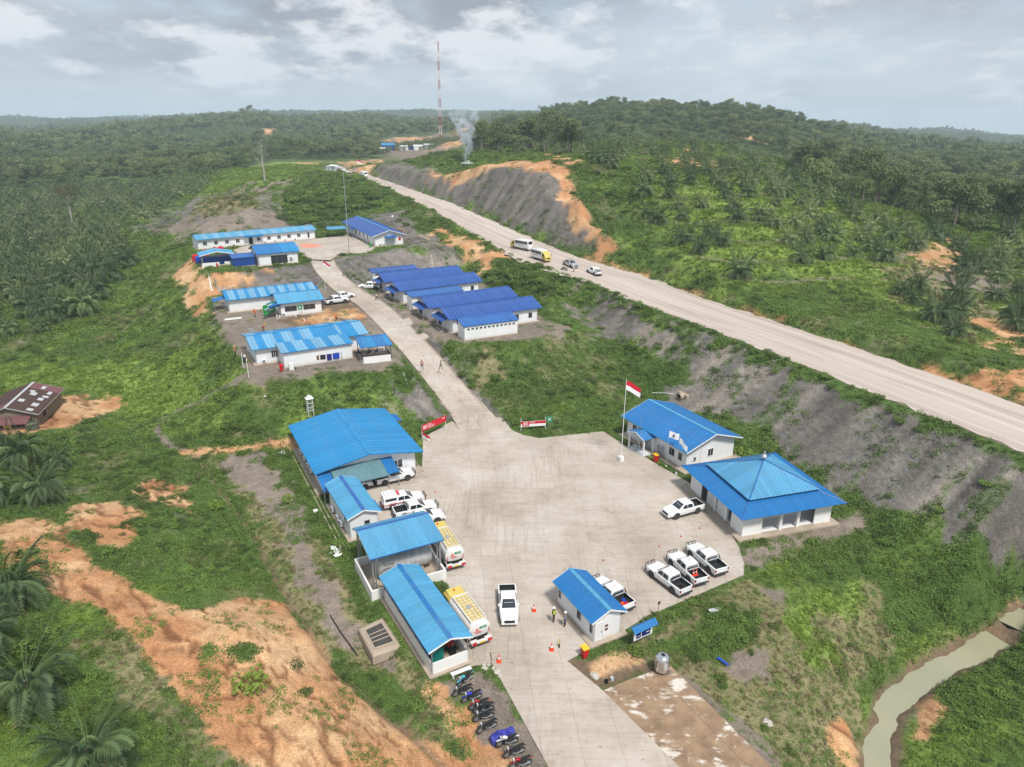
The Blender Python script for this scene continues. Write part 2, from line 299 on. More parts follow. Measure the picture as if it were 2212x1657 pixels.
#            base colours (linear)
CLC = np.array([(.070, .118, .030), (.165, .235, .050), (.200, .180, .095), (.205, .170, .138), (.44, .245, .125), (.160, .146, .133), (.16, .115, .075), (.050, .075, .025)])
CLV = np.array([1.0, .75, .42, .05, .03, .03, .02, .6])
PAINT = [  # class, feather, edge noise, polygon
 ('lime', 3, 4, "390 425;470 392;560 357;680 350;705 372;640 396;500 412;430 428"),
 ('soil', 2, 3, "520 402;650 388;640 400;560 412"),
 ('rock', 2, 3, "265 502;340 460;430 425;500 410;600 414;604 470;560 492;420 503"),
 ('dry', 2, 4, "415 470;440 430;500 416;560 430;570 465;500 485"),
 ('soil', 1.5, 2, "300 500;420 485;620 470;690 490;430 520"),
 ('rock', 1.5, 2, "785 462;870 452;910 500;960 520;1000 562;930 560;880 532;800 492"),
 ('orange', 1.5, 3, "955 497;1000 513;1092 560;1062 592;1035 572;975 532"),
 ('rock', .8, 1, "722 562;780 549;900 543;960 545;1000 566;880 604;800 616;770 626;738 594"),
 ('soil', 1, 1.5, "450 648;560 628;700 612;770 640;860 735;868 800;780 800;640 818;545 818;500 745"),
 ('mud', 1.2, 2.0, "600 690;640 668;780 655;830 690;760 700;640 715"),
 ('orange', 1.5, 3, "640 690;690 672;770 668;790 685;700 695;650 705"),
 ('rock', 1, 2, "455 592;650 572;702 560;722 602;692 617;560 630;450 645"),
 ('orange', 1, 2, "372 604;402 572;445 600;470 610;462 640;447 684;402 634"),
 ('orange', 1, 2, "455 592;560 585;545 600;460 615"),
 ('soil', 1, 1.5, "500 820;540 800;600 812;570 830;500 835"),
 ('soil', 1, 1, "790 645;800 615;990 575;1060 620;1190 695;1230 705;1215 730;1120 735;985 745;940 740;865 692"),
 ('rock', .8, 1.5, "858 785;945 868;968 905;930 908;868 900;838 832;850 800"),
 ('vine', 1.2, 3, "850 800;880 800;900 860;870 880;845 840"),
 ('rock', .8, 1.2, "930 742;958 745;985 792;1040 868;1112 915;1090 925;1030 880;960 800"),
 ('rock', 1.5, 3, "985 745;1000 790;1080 790;1090 760;1040 748"),
 ('dry', 1.5, 3, "990 740;1060 745;1120 800;1010 830"),
 ('rock', 1.5, 3, "1220 660;1300 636;1400 688;1490 722;1490 810;1440 800;1350 750;1255 695"),
 ('rock', 1.2, 3, "1475 700;1560 736;1700 790;2212 995;2450 1100;2450 1340;2212 1265;2050 1180;1900 1090;1800 1040;1650 960;1580 900;1500 860;1480 800"),
 ('vine', 1.5, 4, "1330 740;1400 740;1490 790;1480 830;1400 870;1340 850"),
 ('rock', 1, 2.5, "1440 850;1500 840;1530 880;1480 890"),
 ('rock', 1.2, 1.2, "800 392;826 352;880 349;916 358;983 374;1042 358;1095 344;1158 351;1218 362;1226 390;1267 464;1322 540;1300 553;1200 522;1040 465;900 404"),
 ('orange', 1, 1.2, "930 368;983 374;1042 358;1095 344;1158 351;1219 362;1228 390;1268 464;1324 541;1304 553;1262 512;1222 450;1200 400;1185 378;1150 366;1095 360;1045 376;990 392;945 384"),
 ('orange', 1.5, 3, "1172 335;1230 333;1228 352;1180 350"),
 ('vine', 1.5, 3, "880 350;930 332;1000 345;1000 366;940 362"),
 ('lime', 3, 5, "-60 780;200 790;400 760;470 800;430 860;330 890;240 900;200 850;-60 840"),
 ('lime', 1.5, 2, "205 860;300 822;380 815;430 840;400 880;330 900;240 900"),
 ('orange', 1.2, 3, "-40 850;20 848;140 852;250 862;238 895;130 925;60 935;-40 940"),
 ('orange', 1.2, 2, "-20 1120;80 1120;150 1150;220 1225;330 1285;420 1325;520 1300;610 1310;690 1400;770 1500;870 1560;970 1605;1040 1680;560 1680;420 1560;330 1450;250 1350;150 1280;-20 1210"),
 ('orange', 1, 2, "150 1090;230 1090;330 1110;300 1170;230 1200;160 1130"),
 ('orange', 1.0, 2, "300 1030;360 1035;420 1080;440 1130;380 1100;320 1080"),
 ('vine', 1, 2, "500 1405;550 1395;565 1430;515 1445"),
 ('dry', 1, 2, "150 1390;260 1360;330 1450;420 1560;440 1600;330 1560;230 1480"),
 ('dry', 1, 2, "485 1000;560 1000;625 1010;700 1150;760 1290;850 1420;930 1500;1050 1640;900 1600;740 1440;640 1310;560 1160"),
 ('vine', 1, 2.5, "580 1000;640 1000;700 1110;690 1160;640 1150;590 1060"),
 ('soil', 1, 3, "500 985;560 980;620 1070;660 1160;690 1230;660 1240;600 1130;520 1050"),
 ('soil', 1, 3, "620 1180;680 1170;740 1290;840 1440;800 1440;700 1320"),
 ('vine', 1, 3, "730 1420;800 1440;890 1530;860 1545;780 1500"),
 ('soil', 1, 1.5, "930 1490;1045 1445;1240 1680;1100 1680"),
 ('orange', 1, 3, "950 1500;1000 1540;1100 1680;1020 1680"),
 ('mud', 1, 1.5, "1215 1432;1360 1400;1442 1438;1300 1490"),
 ('orange', .8, 1.5, "1265 1432;1375 1402;1400 1420;1290 1455"),
 ('dry', 1.5, 3, "1360 1400;1480 1330;1615 1235;1700 1300;1900 1250;2100 1300;2000 1400;1860 1480;1850 1657;1660 1657;1440 1440"),
 ('soil', 1, 2, "1590 1190;1700 1165;1800 1130;1850 1100;1880 1140;1700 1180;1640 1260"),
 ('soil', 1.2, 3, "1440 1440;1500 1470;1680 1640;1660 1680;1600 1600"),
 ('soil', 1, 3, "1560 1400;1650 1400;1680 1480;1600 1490"),
 ('lime', 1.5, 4, "1690 1290;1850 1260;1880 1330;1760 1350;1830 1440;1750 1450;1680 1380"),
 ('vine', 1.5, 4, "1430 1400;1560 1310;1640 1330;1620 1400;1500 1430"),
 ('vine', 1.5, 4, "1880 1230;2050 1180;2180 1270;2180 1330;2060 1400;1920 1440;1900 1340"),
 ('soil', 1, 3, "1640 1270;1700 1260;1720 1300;1660 1330"),
 ('orange', 1, 2, "2095 1385;2150 1350;2200 1300;2230 1330;2150 1400"),
 ('orange', 1, 2, "1960 1520;1990 1490;2050 1500;2040 1570;2010 1600;1970 1600"),
 ('orange', .8, 2, "1800 1570;1825 1560;1850 1657;1810 1657"),
 ('lime', 5, 8, "1380 460;1420 370;1700 380;1990 480;2080 530;2250 510;2250 700;2080 740;1900 640;1700 600;1560 640"),
 ('dry', 4, 8, "1900 560;2080 540;2212 560;2212 740;2080 730;1960 640"),
 ('soil', 3, 6, "2060 600;2140 590;2150 640;2090 650"),
 ('orange', 1.5, 3, "1965 552;2060 515;2092 545;2010 578"),
 ('orange', 1.5, 3, "1395 342;1470 338;1560 348;1550 366;1480 362"),
 ('orange', 2, 3, "1470 312;1490 312;1492 336;1464 336"),
 ('orange', 1.5, 3, "1600 292;1660 296;1640 305;1590 300"),
 ('orange', 1.2, 2, "2030 812;2120 800;2250 792;2250 875;2110 845"),
 ('orange', 1.2, 3, "2100 690;2212 700;2212 780;2130 740"),
 ('soil', 5, 4, "825 304;850 296;950 292;1005 300;1000 312;960 328;900 348;850 345;825 335"),
 ('orange', 4, 6, "860 300;920 296;930 312;860 318"),
 ('orange', 6, 6, "1000 272;1060 268;1050 290;1000 285"),
 ('orange', 5, 6, "950 306;1010 296;1015 312;960 318"),
 ('soil', 4, 4, "690 362;720 352;805 346;812 372;760 384;690 374"),
 ('orange', 3, 4, "740 352;800 348;800 362;750 364"),
 ('orange', 4, 3, "655 352;680 352;680 362;655 362"),
 ('orange', 3, 3, "560 282;590 278;588 290;566 292"),
]
PATHS = [('soil', .6, "505 828;470 842;430 868;380 890;345 905;340 935;360 960;430 985"), ('orange', .8, "400 978;500 972;560 963;632 955"),
         ('soil', .45, "1175 645;1225 638;1250 615;1248 600"), ('soil', .5, "690 372;620 405;604 425;606 455;590 478"),
         ('soil', .8, "500 985;560 1060;620 1130;660 1200;700 1280")]
TERR_PX = "1390 400;1560 365;1720 400;1800 440;1950 470;2080 525;1960 600;1750 625;1600 640;1460 560"
TERR = [tuple(w[:2]) for w in ground_hits([tuple(map(float, t.split())) for t in TERR_PX.split(';')])]
_height0 = height
def height(x, y, fine=True):
    h = _height0(x, y); x = np.asarray(x, float); y = np.asarray(y, float)
    d = sdist(x, y, TERR); w = np.clip(-d / 6, 0, 1)
    st = 2.1; f = h / st; fr = f - np.floor(f); s = np.clip((fr - .35) / .4, 0, 1); s = s * s * (3 - 2 * s)
    return np.where(w > 0, h + w * .8 * ((np.floor(f) + s) * st - h), h)

# ring-shaped sheet: fine near the compound, coarse towards the horizon
_th = np.radians(np.linspace(-64, 64, 560)); _rr = np.geomspace(30, 9000, 900)
TH, RR = np.meshgrid(_th, _rr)
GX = (RR * np.sin(TH)).ravel(); GY = (RR * np.cos(TH) + OY).ravel()
GZ = height(GX, GY)
NT, NR = len(_th), len(_rr)
wts = np.zeros((len(GX), len(CL)))
_r = np.hypot(GX, GY)
far = np.clip((_r - 480) / 200, 0, 1); wts[:, CL['forest']] = far; wts[:, CL['vine']] = 1 - far
_nA = fbm(GX / 2.2, GY / 2.2, 5, 4) - .5; _nB = fbm(GX / 9, GY / 9, 9, 3) - .5
def apply_paint(cls, w):
    global wts
    wts *= (1 - w)[:, None]; wts[:, CL[cls]] += w
apply_paint('lime', np.clip((_nB - .08) * 6, 0, 1) * .8 * (1 - far)); apply_paint('dry', np.clip((-_nB - .10) * 6, 0, 1) * .7 * (1 - far))
COVER_POLYS = []
_nC = fbm(GX / 4.5, GY / 4.5, 15, 4) - .5; _nearm = np.clip((330 - _r) / 120, 0, 1)
apply_paint('soil', np.clip((_nC - .19) * 9, 0, 1) * .5 * _nearm); apply_paint('dry', np.clip((-_nC - .19) * 8, 0, 1) * .6 * _nearm)
for cls, fe, en, s in PAINT:
    poly = [tuple(w[:2]) for w in ground_hits([tuple(map(float, t.split())) for t in s.split(';')])]
    COVER_POLYS.append((cls, poly)); a = np.array(poly); lo, hi = a.min(0) - 12, a.max(0) + 12
    m = np.where((GX > lo[0]) & (GX < hi[0]) & (GY > lo[1]) & (GY < hi[1]))[0]
    if not len(m): continue
    k = np.clip(_r[m] / 130, .5, 4)
    d = sdist(GX[m], GY[m], poly) + (_nA[m] * 1.5 + _nB[m] * 1.0 + _nC[m] * 1.2) * en * k * 1.5
    w = np.zeros(len(GX)); w[m] = np.clip(.5 - d / (fe * k * .7), 0, 1); apply_paint(cls, w)
for cls, hw, s in PATHS:
    line = [tuple(w[:2]) for w in ground_hits([tuple(map(float, t.split())) for t in s.split(';')])]
    d, _ = seg_d(GX, GY, line); d = d + _nA * .7; apply_paint(cls, np.clip((hw + .25 - d) / .5, 0, 1))
_ru = GX * .88 + GY * .46; _rv = -GX * .46 + GY * .88; _stk = fbm(_rv / 1.6, _ru / 9, 111, 4); apply_paint('vine', np.clip((_stk - .64) * 14, 0, 1) * wts[:, CL['rock']] * .6 * (_r < 175))
# haul road verges, terraces, stream bed, ditch
d, _ = seg_d(GX, GY, HAUL); side = np.zeros(len(GX)); _dn, _ = seg_d(GX, GY, [tuple(p_) for p_ in NEAR_EDGE]); 
nearside = _dn < np.abs(d)
apply_paint('vine', np.where(nearside, np.clip((3.0 - _dn + _nA * 4) / 1.2, 0, 1), 0) * (GY < 330) * (GX > 12) * (d > HW))
apply_paint('orange', np.where(~nearside, np.clip((HW + 2.0 - d + _nA * 2) / .8, 0, 1), 0) * (GY < 185) * np.clip(.3 + _nB * 5, 0, .9))
apply_paint('soil', np.clip((HW + .8 - d + _nA * 1.4) / .7, 0, 1))
_dt = sdist(GX, GY, TERR); _fr = (_height0(GX, GY) / 2.1) % 1; apply_paint('soil', np.clip(-_dt / 5, 0, 1) * np.clip(1 - np.abs(_fr - .20) / .2, 0, 1) * 1.0)
d, _ = seg_d(GX, GY, STREAM); apply_paint('mud', np.clip((1.9 - d + _nA * 1.5) / .6, 0, 1)); d, _ = seg_d(GX, GY, STREAM2); apply_paint('mud', np.clip((1.6 - d) / .6, 0, 1))
d, _ = seg_d(GX, GY, DITCH); apply_paint('mud', np.clip((.5 - d + _nA * .4) / .3, 0, 1) * .8)
d, _ = seg_d(GX, GY, RAMP); apply_paint('rock', np.clip((RAMP_HW + 1.2 - d + _nA * 1.4) / .5, 0, 1) * .8)
wts = np.clip(wts, 0, None); wts /= wts.sum(1)[:, None]
vcol = wts @ CLC; vveg = wts @ CLV
# orange ground: paler crusts, redder subsoil, rills running down the track
_wo = wts[:, CL['orange']]; _k = np.clip((fbm(GX / 5, GY / 5, 91, 4) - .36) * 3.2, 0, 1)[:, None]; _oc = (1 - _k) * np.array([.42, .210, .100]) + _k * np.array([.55, .355, .195])
vcol = vcol * (1 - _wo[:, None]) + _oc * _wo[:, None]
_ca, _sa = math.cos(R(-38)), math.sin(R(-38)); _gu, _gv = GX * _ca + GY * _sa, -GX * _sa + GY * _ca
_wp = (fbm(GX / 3.2, GY / 3.2, 95, 3) - .5) * 3.2; _rg1 = 1 - np.abs(2 * fbm(_gu / 13, (_gv + _wp) / 3.0, 93, 3) - 1); _rg2 = 1 - np.abs(2 * fbm(_gu / 5 + 9, (_gv + _wp) / 1.3, 97, 3) - 1)
_rill = np.clip((_rg1 - .945) / .03, 0, 1) * 1.0 + np.clip((_rg2 - .95) / .03, 0, 1) * .7; _rill = np.clip(_rill, 0, 1) * _wo * (_r < 150)
vcol = vcol * (1 - .8 * _rill[:, None]) + np.array([.15, .062, .026]) * (.8 * _rill[:, None]); GZ = GZ - _rill * .20
jit = (fbm(GX / .9, GY / .9, 21, 3) - .5) * .5 + (fbm(GX / 14, GY / 14, 23, 3) - .5) * .5
vcol *= (1 + jit * np.clip(1.3 - _r / 900, .4, 1))[:, None]
_wr = (wts[:, CL['rock']] * np.clip(1.2 - _r / 600, 0, 1))[:, None]; _sk = (fbm(_rv / .55, _ru / 5, 121, 4) - .5)[:, None]; _sk2 = (fbm(_rv / 2.2, _ru / 14, 123, 3) - .5)[:, None]; vcol *= 1 + _wr * (_sk * 1.1 + _sk2 * 1.0); vcol += _wr * np.clip(_sk2 * 3, 0, 1) * np.array([.05, .03, .012])
rocky = wts[:, CL['rock']] + wts[:, CL['soil']] * .5 + wts[:, CL['orange']] * .25
me = bpy.data.meshes.new('terrain')
idx = np.arange(NT * NR).reshape(NR, NT); q = np.stack([idx[:-1, :-1], idx[:-1, 1:], idx[1:, 1:], idx[1:, :-1]], -1).reshape(-1, 4)
q = q[:, ::-1]
me.vertices.add(len(GX)); me.vertices.foreach_set('co', np.stack([GX, GY, GZ], 1).ravel())
me.loops.add(q.size); me.loops.foreach_set('vertex_index', q.ravel().astype(np.int32))
me.polygons.add(len(q)); me.polygons.foreach_set('loop_start', np.arange(0, q.size, 4, dtype=np.int32)); me.polygons.foreach_set('loop_total', np.full(len(q), 4, np.int32))
me.polygons.foreach_set('use_smooth', np.ones(len(q), bool)); me.update(calc_edges=True)
at = me.attributes.new('cover', 'FLOAT_COLOR', 'POINT'); at.data.foreach_set('color', np.concatenate([vcol, rocky[:, None]], 1).astype(np.float32).ravel())
b = NB('ground'); a = b.node('Attribute', attribute_name='cover'); v = b.coord('Object')
n_f = b.noise(5.5, 5, .65, v); n_m = b.noise(.9, 5, .6, v)
c = b.mix(1.0, a.outputs['Color'], b.ramp(n_f, [(.25, .55), (.5, 1.0), (.78, 1.5)]), 'MULTIPLY')
c = b.mix(.6, c, b.ramp(n_m, [(.3, .72), (.7, 1.25)]), 'MULTIPLY')
vor = b.node('TexVoronoi'); vor.inputs['Scale'].default_value = 3.2; b.l.new(v, vor.inputs['Vector'])
st = b.ramp(vor.outputs['Distance'], [(.0, 1.0), (.30, 0.0)]); gate = b.ramp(b.noise(.7, 4, .6, v), [(.5, 0.0), (.62, 1.0)])
stf = b.math('MULTIPLY', b.math('MULTIPLY', st, gate), b.math('MULTIPLY', a.outputs['Alpha'], .8, True))
c = b.mix(stf, c, (.34, .32, .30))
gul = b.ramp(b.noise(1.3, 6, .7, b.mapping(v, (1.4, .35, 1), (0, 0, .5)), 1.2), [(.44, 0.0), (.5, 1.0), (.56, 0.0)])
c = b.mix(b.math('MULTIPLY', b.math('MULTIPLY', gul, a.outputs['Alpha']), .35, True), c, (.05, .04, .035))
b.set(c, .95, 0, .15); b.bump(b.math('ADD', b.math('MULTIPLY', n_f, .5), n_m), .55, .22); me.materials.append(b.m)
terrain = link(bpy.data.objects.new('terrain', me)); tag(terrain, 'rolling land of green cover, orange soil and grey rock around the compound', 'terrain', kind='structure')
# quick look-ups on the finished sheet
def bilin(arr, x, y):
    t = (np.arctan2(x, np.asarray(y) - OY) - _th[0]) / (_th[1] - _th[0]); l = (np.log(np.hypot(x, np.asarray(y) - OY)) - math.log(30)) / (math.log(9000 / 30) / (NR - 1))
    t = np.clip(t, 0, NT - 1.001); l = np.clip(l, 0, NR - 1.001); i, j = l.astype(int), t.astype(int); fi, fj = l - i, t - j
    A = arr.reshape(NR, NT); return A[i, j] * (1 - fi) * (1 - fj) + A[i+1, j] * fi * (1 - fj) + A[i, j+1] * (1 - fi) * fj + A[i+1, j+1] * fi * fj
def zt(x, y): return bilin(GZ, np.atleast_1d(np.asarray(x, float)), np.atleast_1d(np.asarray(y, float)))
def ground(x, y): return float(zt(x, y)[0])

# ------------------------------------------------------------------ haul road, ramp, yard, water
b = NB('haul_dirt'); v = b.coord('UV'); st = b.noise(1.0, 6, .6, b.mapping(v, (14, .10, 1)), .5); n2 = b.noise(1.0, 5, .6, b.mapping(v, (5, .5, 1)), .6)
sp_ = b.noise(1.0, 6, .7, b.mapping(v, (90, 90, 1)))
c = b.ramp(st, [(.25, srgb(156, 144, 135)), (.5, srgb(180, 168, 158)), (.78, srgb(200, 190, 181))])
c = b.mix(b.math('MULTIPLY', b.ramp(n2, [(.5, 0.0), (.75, 1.0)]), .55), c, srgb(128, 114, 104)); c = b.mix(.35, c, b.ramp(sp_, [(.3, .6), (.7, 1.3)]), 'MULTIPLY')
b.set(c, .95, 0, .1); b.bump(b.math('ADD', st, sp_), .35, .08)
def strip(name, line, hw, mat, dz, nsub=6, nc=8, crown=.0, wob=.0, extra=None):
    pts = np.array([p_[:3] for p_ in line]); out = [pts[0]]
    L = np.linalg.norm(np.diff(pts[:, :2], axis=0), axis=1); tot = 0; arc = [0]
    for i in range(len(pts) - 1):
        for k in range(1, nsub + 1): out.append(pts[i] + (pts[i+1] - pts[i]) * k / nsub); tot += L[i] / nsub; arc.append(tot)
    out = np.array(out)
    for _ in range(3): out[1:-1] = (out[:-2] + 2 * out[1:-1] + out[2:]) / 4
    t = np.gradient(out[:, :2], axis=0); t /= np.linalg.norm(t, axis=1)[:, None]; nrm = np.stack([t[:, 1], -t[:, 0]], 1)
    V, Fc, UV = [], [], []
    for i, p_ in enumerate(out):
        w0 = -hw - (wob * (vnoise(np.array([arc[i] / 2.2]), np.array([1.]), 3)[0]) if wob else 0) - (extra(arc[i] / tot) if extra else 0)
        w1 = hw + (wob * vnoise(np.array([arc[i] / 2.2]), np.array([7.]), 5)[0] if wob else 0)
        for j in range(nc + 1):
            u = j / nc; o_ = w0 + (w1 - w0) * u; x, y = p_[:2] + nrm[i] * o_
            V.append((x, y, p_[2] + dz + crown * (1 - (2 * u - 1) ** 2))); UV.append(((o_ + hw) / (2 * hw), arc[i] / (2 * hw)))
    n = nc + 1
    for i in range(len(out) - 1):
        for j in range(nc): Fc.append((i*n+j, i*n+j+1, (i+1)*n+j+1, (i+1)*n+j))
    Fc = [f[::-1] for f in Fc] if np.cross(np.array(V[Fc[0][1]]) - V[Fc[0][0]], np.array(V[Fc[0][2]]) - V[Fc[0][1]])[2] < 0 else Fc
    o = mesh_np(name, V, Fc, mat, True); ul = o.data.uv_layers.new(name='UVMap')
    for lp_ in o.data.loops: ul.data[lp_.index].uv = UV[lp_.vertex_index]
    return o, out, nrm
haul, _, _ = strip('haul_road', HAUL, HW - .2, 'haul_dirt', .03, 14, 10, .12, 1.5, lambda s: 2.2 * math.exp(-((s - .36) / .045) ** 2))
tag(haul, 'wide pale dirt haul road climbing past the compound', 'road', kind='structure')
b = NB('water'); b.set(srgb(150, 148, 122), .12, 0, .5); b.bump(b.noise(1.5, 3, .5, b.coord()), .05, .05)
wc = b.mix(b.noise(.25, 3, .5, b.coord()), srgb(136, 140, 118), srgb(162, 156, 128)); b.set(wc, .15, 0, .4)
s_, _, _ = strip('stream', [(*p_[:2], -4.98) for p_ in STREAM], 3.6, 'water', 0, 6, 4); tag(s_, 'murky olive stream winding below the grassy slope', 'stream', kind='structure')
s_, _, _ = strip('pond', [(*p_[:2], -4.15) for p_ in STREAM2], 2.0, 'water', 0, 6, 4); tag(s_, 'small grey pool behind the orange bank', 'pond', kind='structure')

# concrete slabs: the yard is cast in bays
b = NB('concrete'); v = b.coord('Object'); big = b.noise(.11, 7, .68, v); mid = b.noise(.8, 7, .72, v); sp_ = b.noise(7, 3, .6, v)
c = b.ramp(big, [(.30, srgb(154, 142, 130)), (.5, srgb(174, 164, 152)), (.7, srgb(187, 180, 171))])
stn = b.math('MULTIPLY', b.ramp(mid, [(.52, 0.0), (.72, 1.0)]), b.ramp(big, [(.35, 1.0), (.6, .15)]))
c = b.mix(b.math('MULTIPLY', stn, .5), c, srgb(140, 116, 94))
spk = b.ramp(b.noise(2.6, 2, .4, v), [(.69, 0.0), (.74, 1.0)]); c = b.mix(b.math('MULTIPLY', spk, .55), c, srgb(112, 88, 68))
str_ = b.ramp(b.noise(1, 4, .6, b.mapping(v, (.25, 3.2, 1), (0, 0, .35)), .6), [(.35, .93), (.6, 1.03)]); c = b.mix(1.0, c, str_, 'MULTIPLY')
ty = b.ramp(b.noise(1, 5, .6, b.mapping(v, (2.4, .10, 1), (0, 0, .10)), 1.4), [(.52, 0.0), (.60, 1.0), (.68, 0.0)]); c = b.mix(b.math('MULTIPLY', b.math('MULTIPLY', ty, b.ramp(b.noise(.09, 3, .5, v), [(.4, 0.0), (.65, 1.0)])), .4), c, srgb(120, 106, 92))
ty = b.ramp(b.noise(1, 6, .7, b.mapping(v, (.18, 1.5, 1), (0, 0, .55)), .9), [(.54, 0.0), (.66, 1.0)]); c = b.mix(b.math('MULTIPLY', b.math('MULTIPLY', ty, b.ramp(b.noise(.06, 3, .5, v), [(.42, 0.0), (.6, 1.0)])), .45), c, srgb(146, 120, 98))
oi = b.node('ObjectInfo'); c = b.mix(1.0, c, b.ramp(oi.outputs['Random'], [(0, .95), (1, 1.04)]), 'MULTIPLY')
b.set(c, .85, 0, .25); b.bump(sp_, .12, .02)
def clip_poly(poly, n, c0):
    out = []
    for i in range(len(poly)):
        a, d = poly[i], poly[(i + 1) % len(poly)]; da, dd = a[0]*n[0] + a[1]*n[1] - c0, d[0]*n[0] + d[1]*n[1] - c0
        if da >= 0: out.append(a)
        if (da >= 0) != (dd >= 0):
            t = da / (da - dd); out.append((a[0] + (d[0] - a[0]) * t, a[1] + (d[1] - a[1]) * t))
    return out
def prism(name, poly, z0, z1, mat, parent=None):
    n = len(poly); V = [(x, y, z1) for x, y in poly] + [(x, y, z0) for x, y in poly]
    ar = sum(poly[i][0] * poly[(i+1) % n][1] - poly[(i+1) % n][0] * poly[i][1] for i in range(n))
    f = list(range(n)); F_ = [f if ar > 0 else f[::-1]]
    for i in range(n):
        j = (i + 1) % n; F_.append((i, i + n, j + n, j) if ar > 0 else (j, j + n, i + n, i))
    return mesh_np(name, V, F_, mat, False, parent)
def slabs(root, poly, ang, su, sv, z, zfun=None, gap=.012, mat='concrete', thick=.12, name='concrete_slab', off=(0, 0)):
    ax = (math.cos(ang), math.sin(ang)); ay = (-ax[1], ax[0]); U = [p_[0]*ax[0] + p_[1]*ax[1] for p_ in poly]; V = [p_[0]*ay[0] + p_[1]*ay[1] for p_ in poly]
    for i in range(math.floor((min(U) - off[0]) / su), math.ceil((max(U) - off[0]) / su)):
        for j in range(math.floor((min(V) - off[1]) / sv), math.ceil((max(V) - off[1]) / sv)):
            pl = clip_poly(poly, ax, i * su + off[0] + gap); pl = clip_poly(pl, (-ax[0], -ax[1]), -((i + 1) * su + off[0]) + gap) if len(pl) > 2 else []
            pl = clip_poly(pl, ay, j * sv + off[1] + gap) if len(pl) > 2 else []; pl = clip_poly(pl, (-ay[0], -ay[1]), -((j + 1) * sv + off[1]) + gap) if len(pl) > 2 else []
            cl = []
            for p_ in pl:
                if not cl or math.hypot(p_[0] - cl[-1][0], p_[1] - cl[-1][1]) > .02: cl.append(p_)
            if len(cl) < 3: continue
            ar = abs(sum(cl[k][0] * cl[(k+1) % len(cl)][1] - cl[(k+1) % len(cl)][0] * cl[k][1] for k in range(len(cl)))) / 2
            if ar < .15: continue
            prism(name, cl, z - thick, z + random.uniform(-.004, .004), mat, root)
GA = R(29)      # the compound's grid
yard = emptyobj('yard'); tag(yard, 'pale concrete yard cast in bays between the blue-roofed buildings', 'yard', kind='structure')
YARD_PX = "905 1012;914 945;985 905;1010 880;1052 880;1085 903;1106 930;1130 940;1165 947;1303 932;1345 960;1416 1000;1455 1025;1530 1060;1478 1046;1563 1130;1595 1180;1608 1220;1606 1242;1400 1330;1340 1366;1225 1428;1300 1490;1360 1462;1450 1436;1660 1640;1660 1790;1260 1790;1062 1432;1015 1440;985 1400;975 1330;960 1240;920 1170;870 1080;850 1040"
YARD_PX = "912 1008;914 945;985 905;1012 882;1050 882;1085 903;1106 930;1130 940;1165 947;1303 932;1345 960;1500 1050;1478 1046;1563 1130;1595 1180;1608 1220;1606 1242;1400 1330;1340 1366;1225 1428;1300 1490;1660 1850;1290 1850;1062 1432;1017 1440;968 1352;955 1330;985 1290;940 1235;925 1190;790 1130;780 1060;860 1030"
YARD = pxpoly(YARD_PX, 0)
LANE = pxpoly("985 905;1012 882;1050 882;1085 903;1098 1000;1130 1250;1225 1428;1300 1490;1660 1850;1290 1850;1062 1432;1017 1240;1000 1000", 0)
_la = P(1040, 925, 0); _lb = P(1100, 1330, 0); LANE_A = math.atan2(_lb[1] - _la[1], _lb[0] - _la[0])
YL = pxpoly("912 1008;914 945;985 905;1000 1000;1017 1240;1062 1432;1017 1440;968 1352;955 1330;985 1290;940 1235;925 1190;790 1130;780 1060;860 1030", 0)
YR = pxpoly("1085 903;1106 930;1130 940;1165 947;1303 932;1345 960;1500 1050;1478 1046;1563 1130;1595 1180;1608 1220;1606 1242;1400 1330;1340 1366;1225 1428;1130 1250;1098 1000", 0)
slabs(yard, LANE, LANE_A, 7.5, 3.1, .02, off=(1.2, .6), gap=.007); slabs(yard, YL, R(-61), 6.0, 4.2, .02, off=(2.2, 1.1), gap=.006); slabs(yard, YR, R(-61), 8.0, 5.2, .02, off=(3.2, .6), gap=.006)
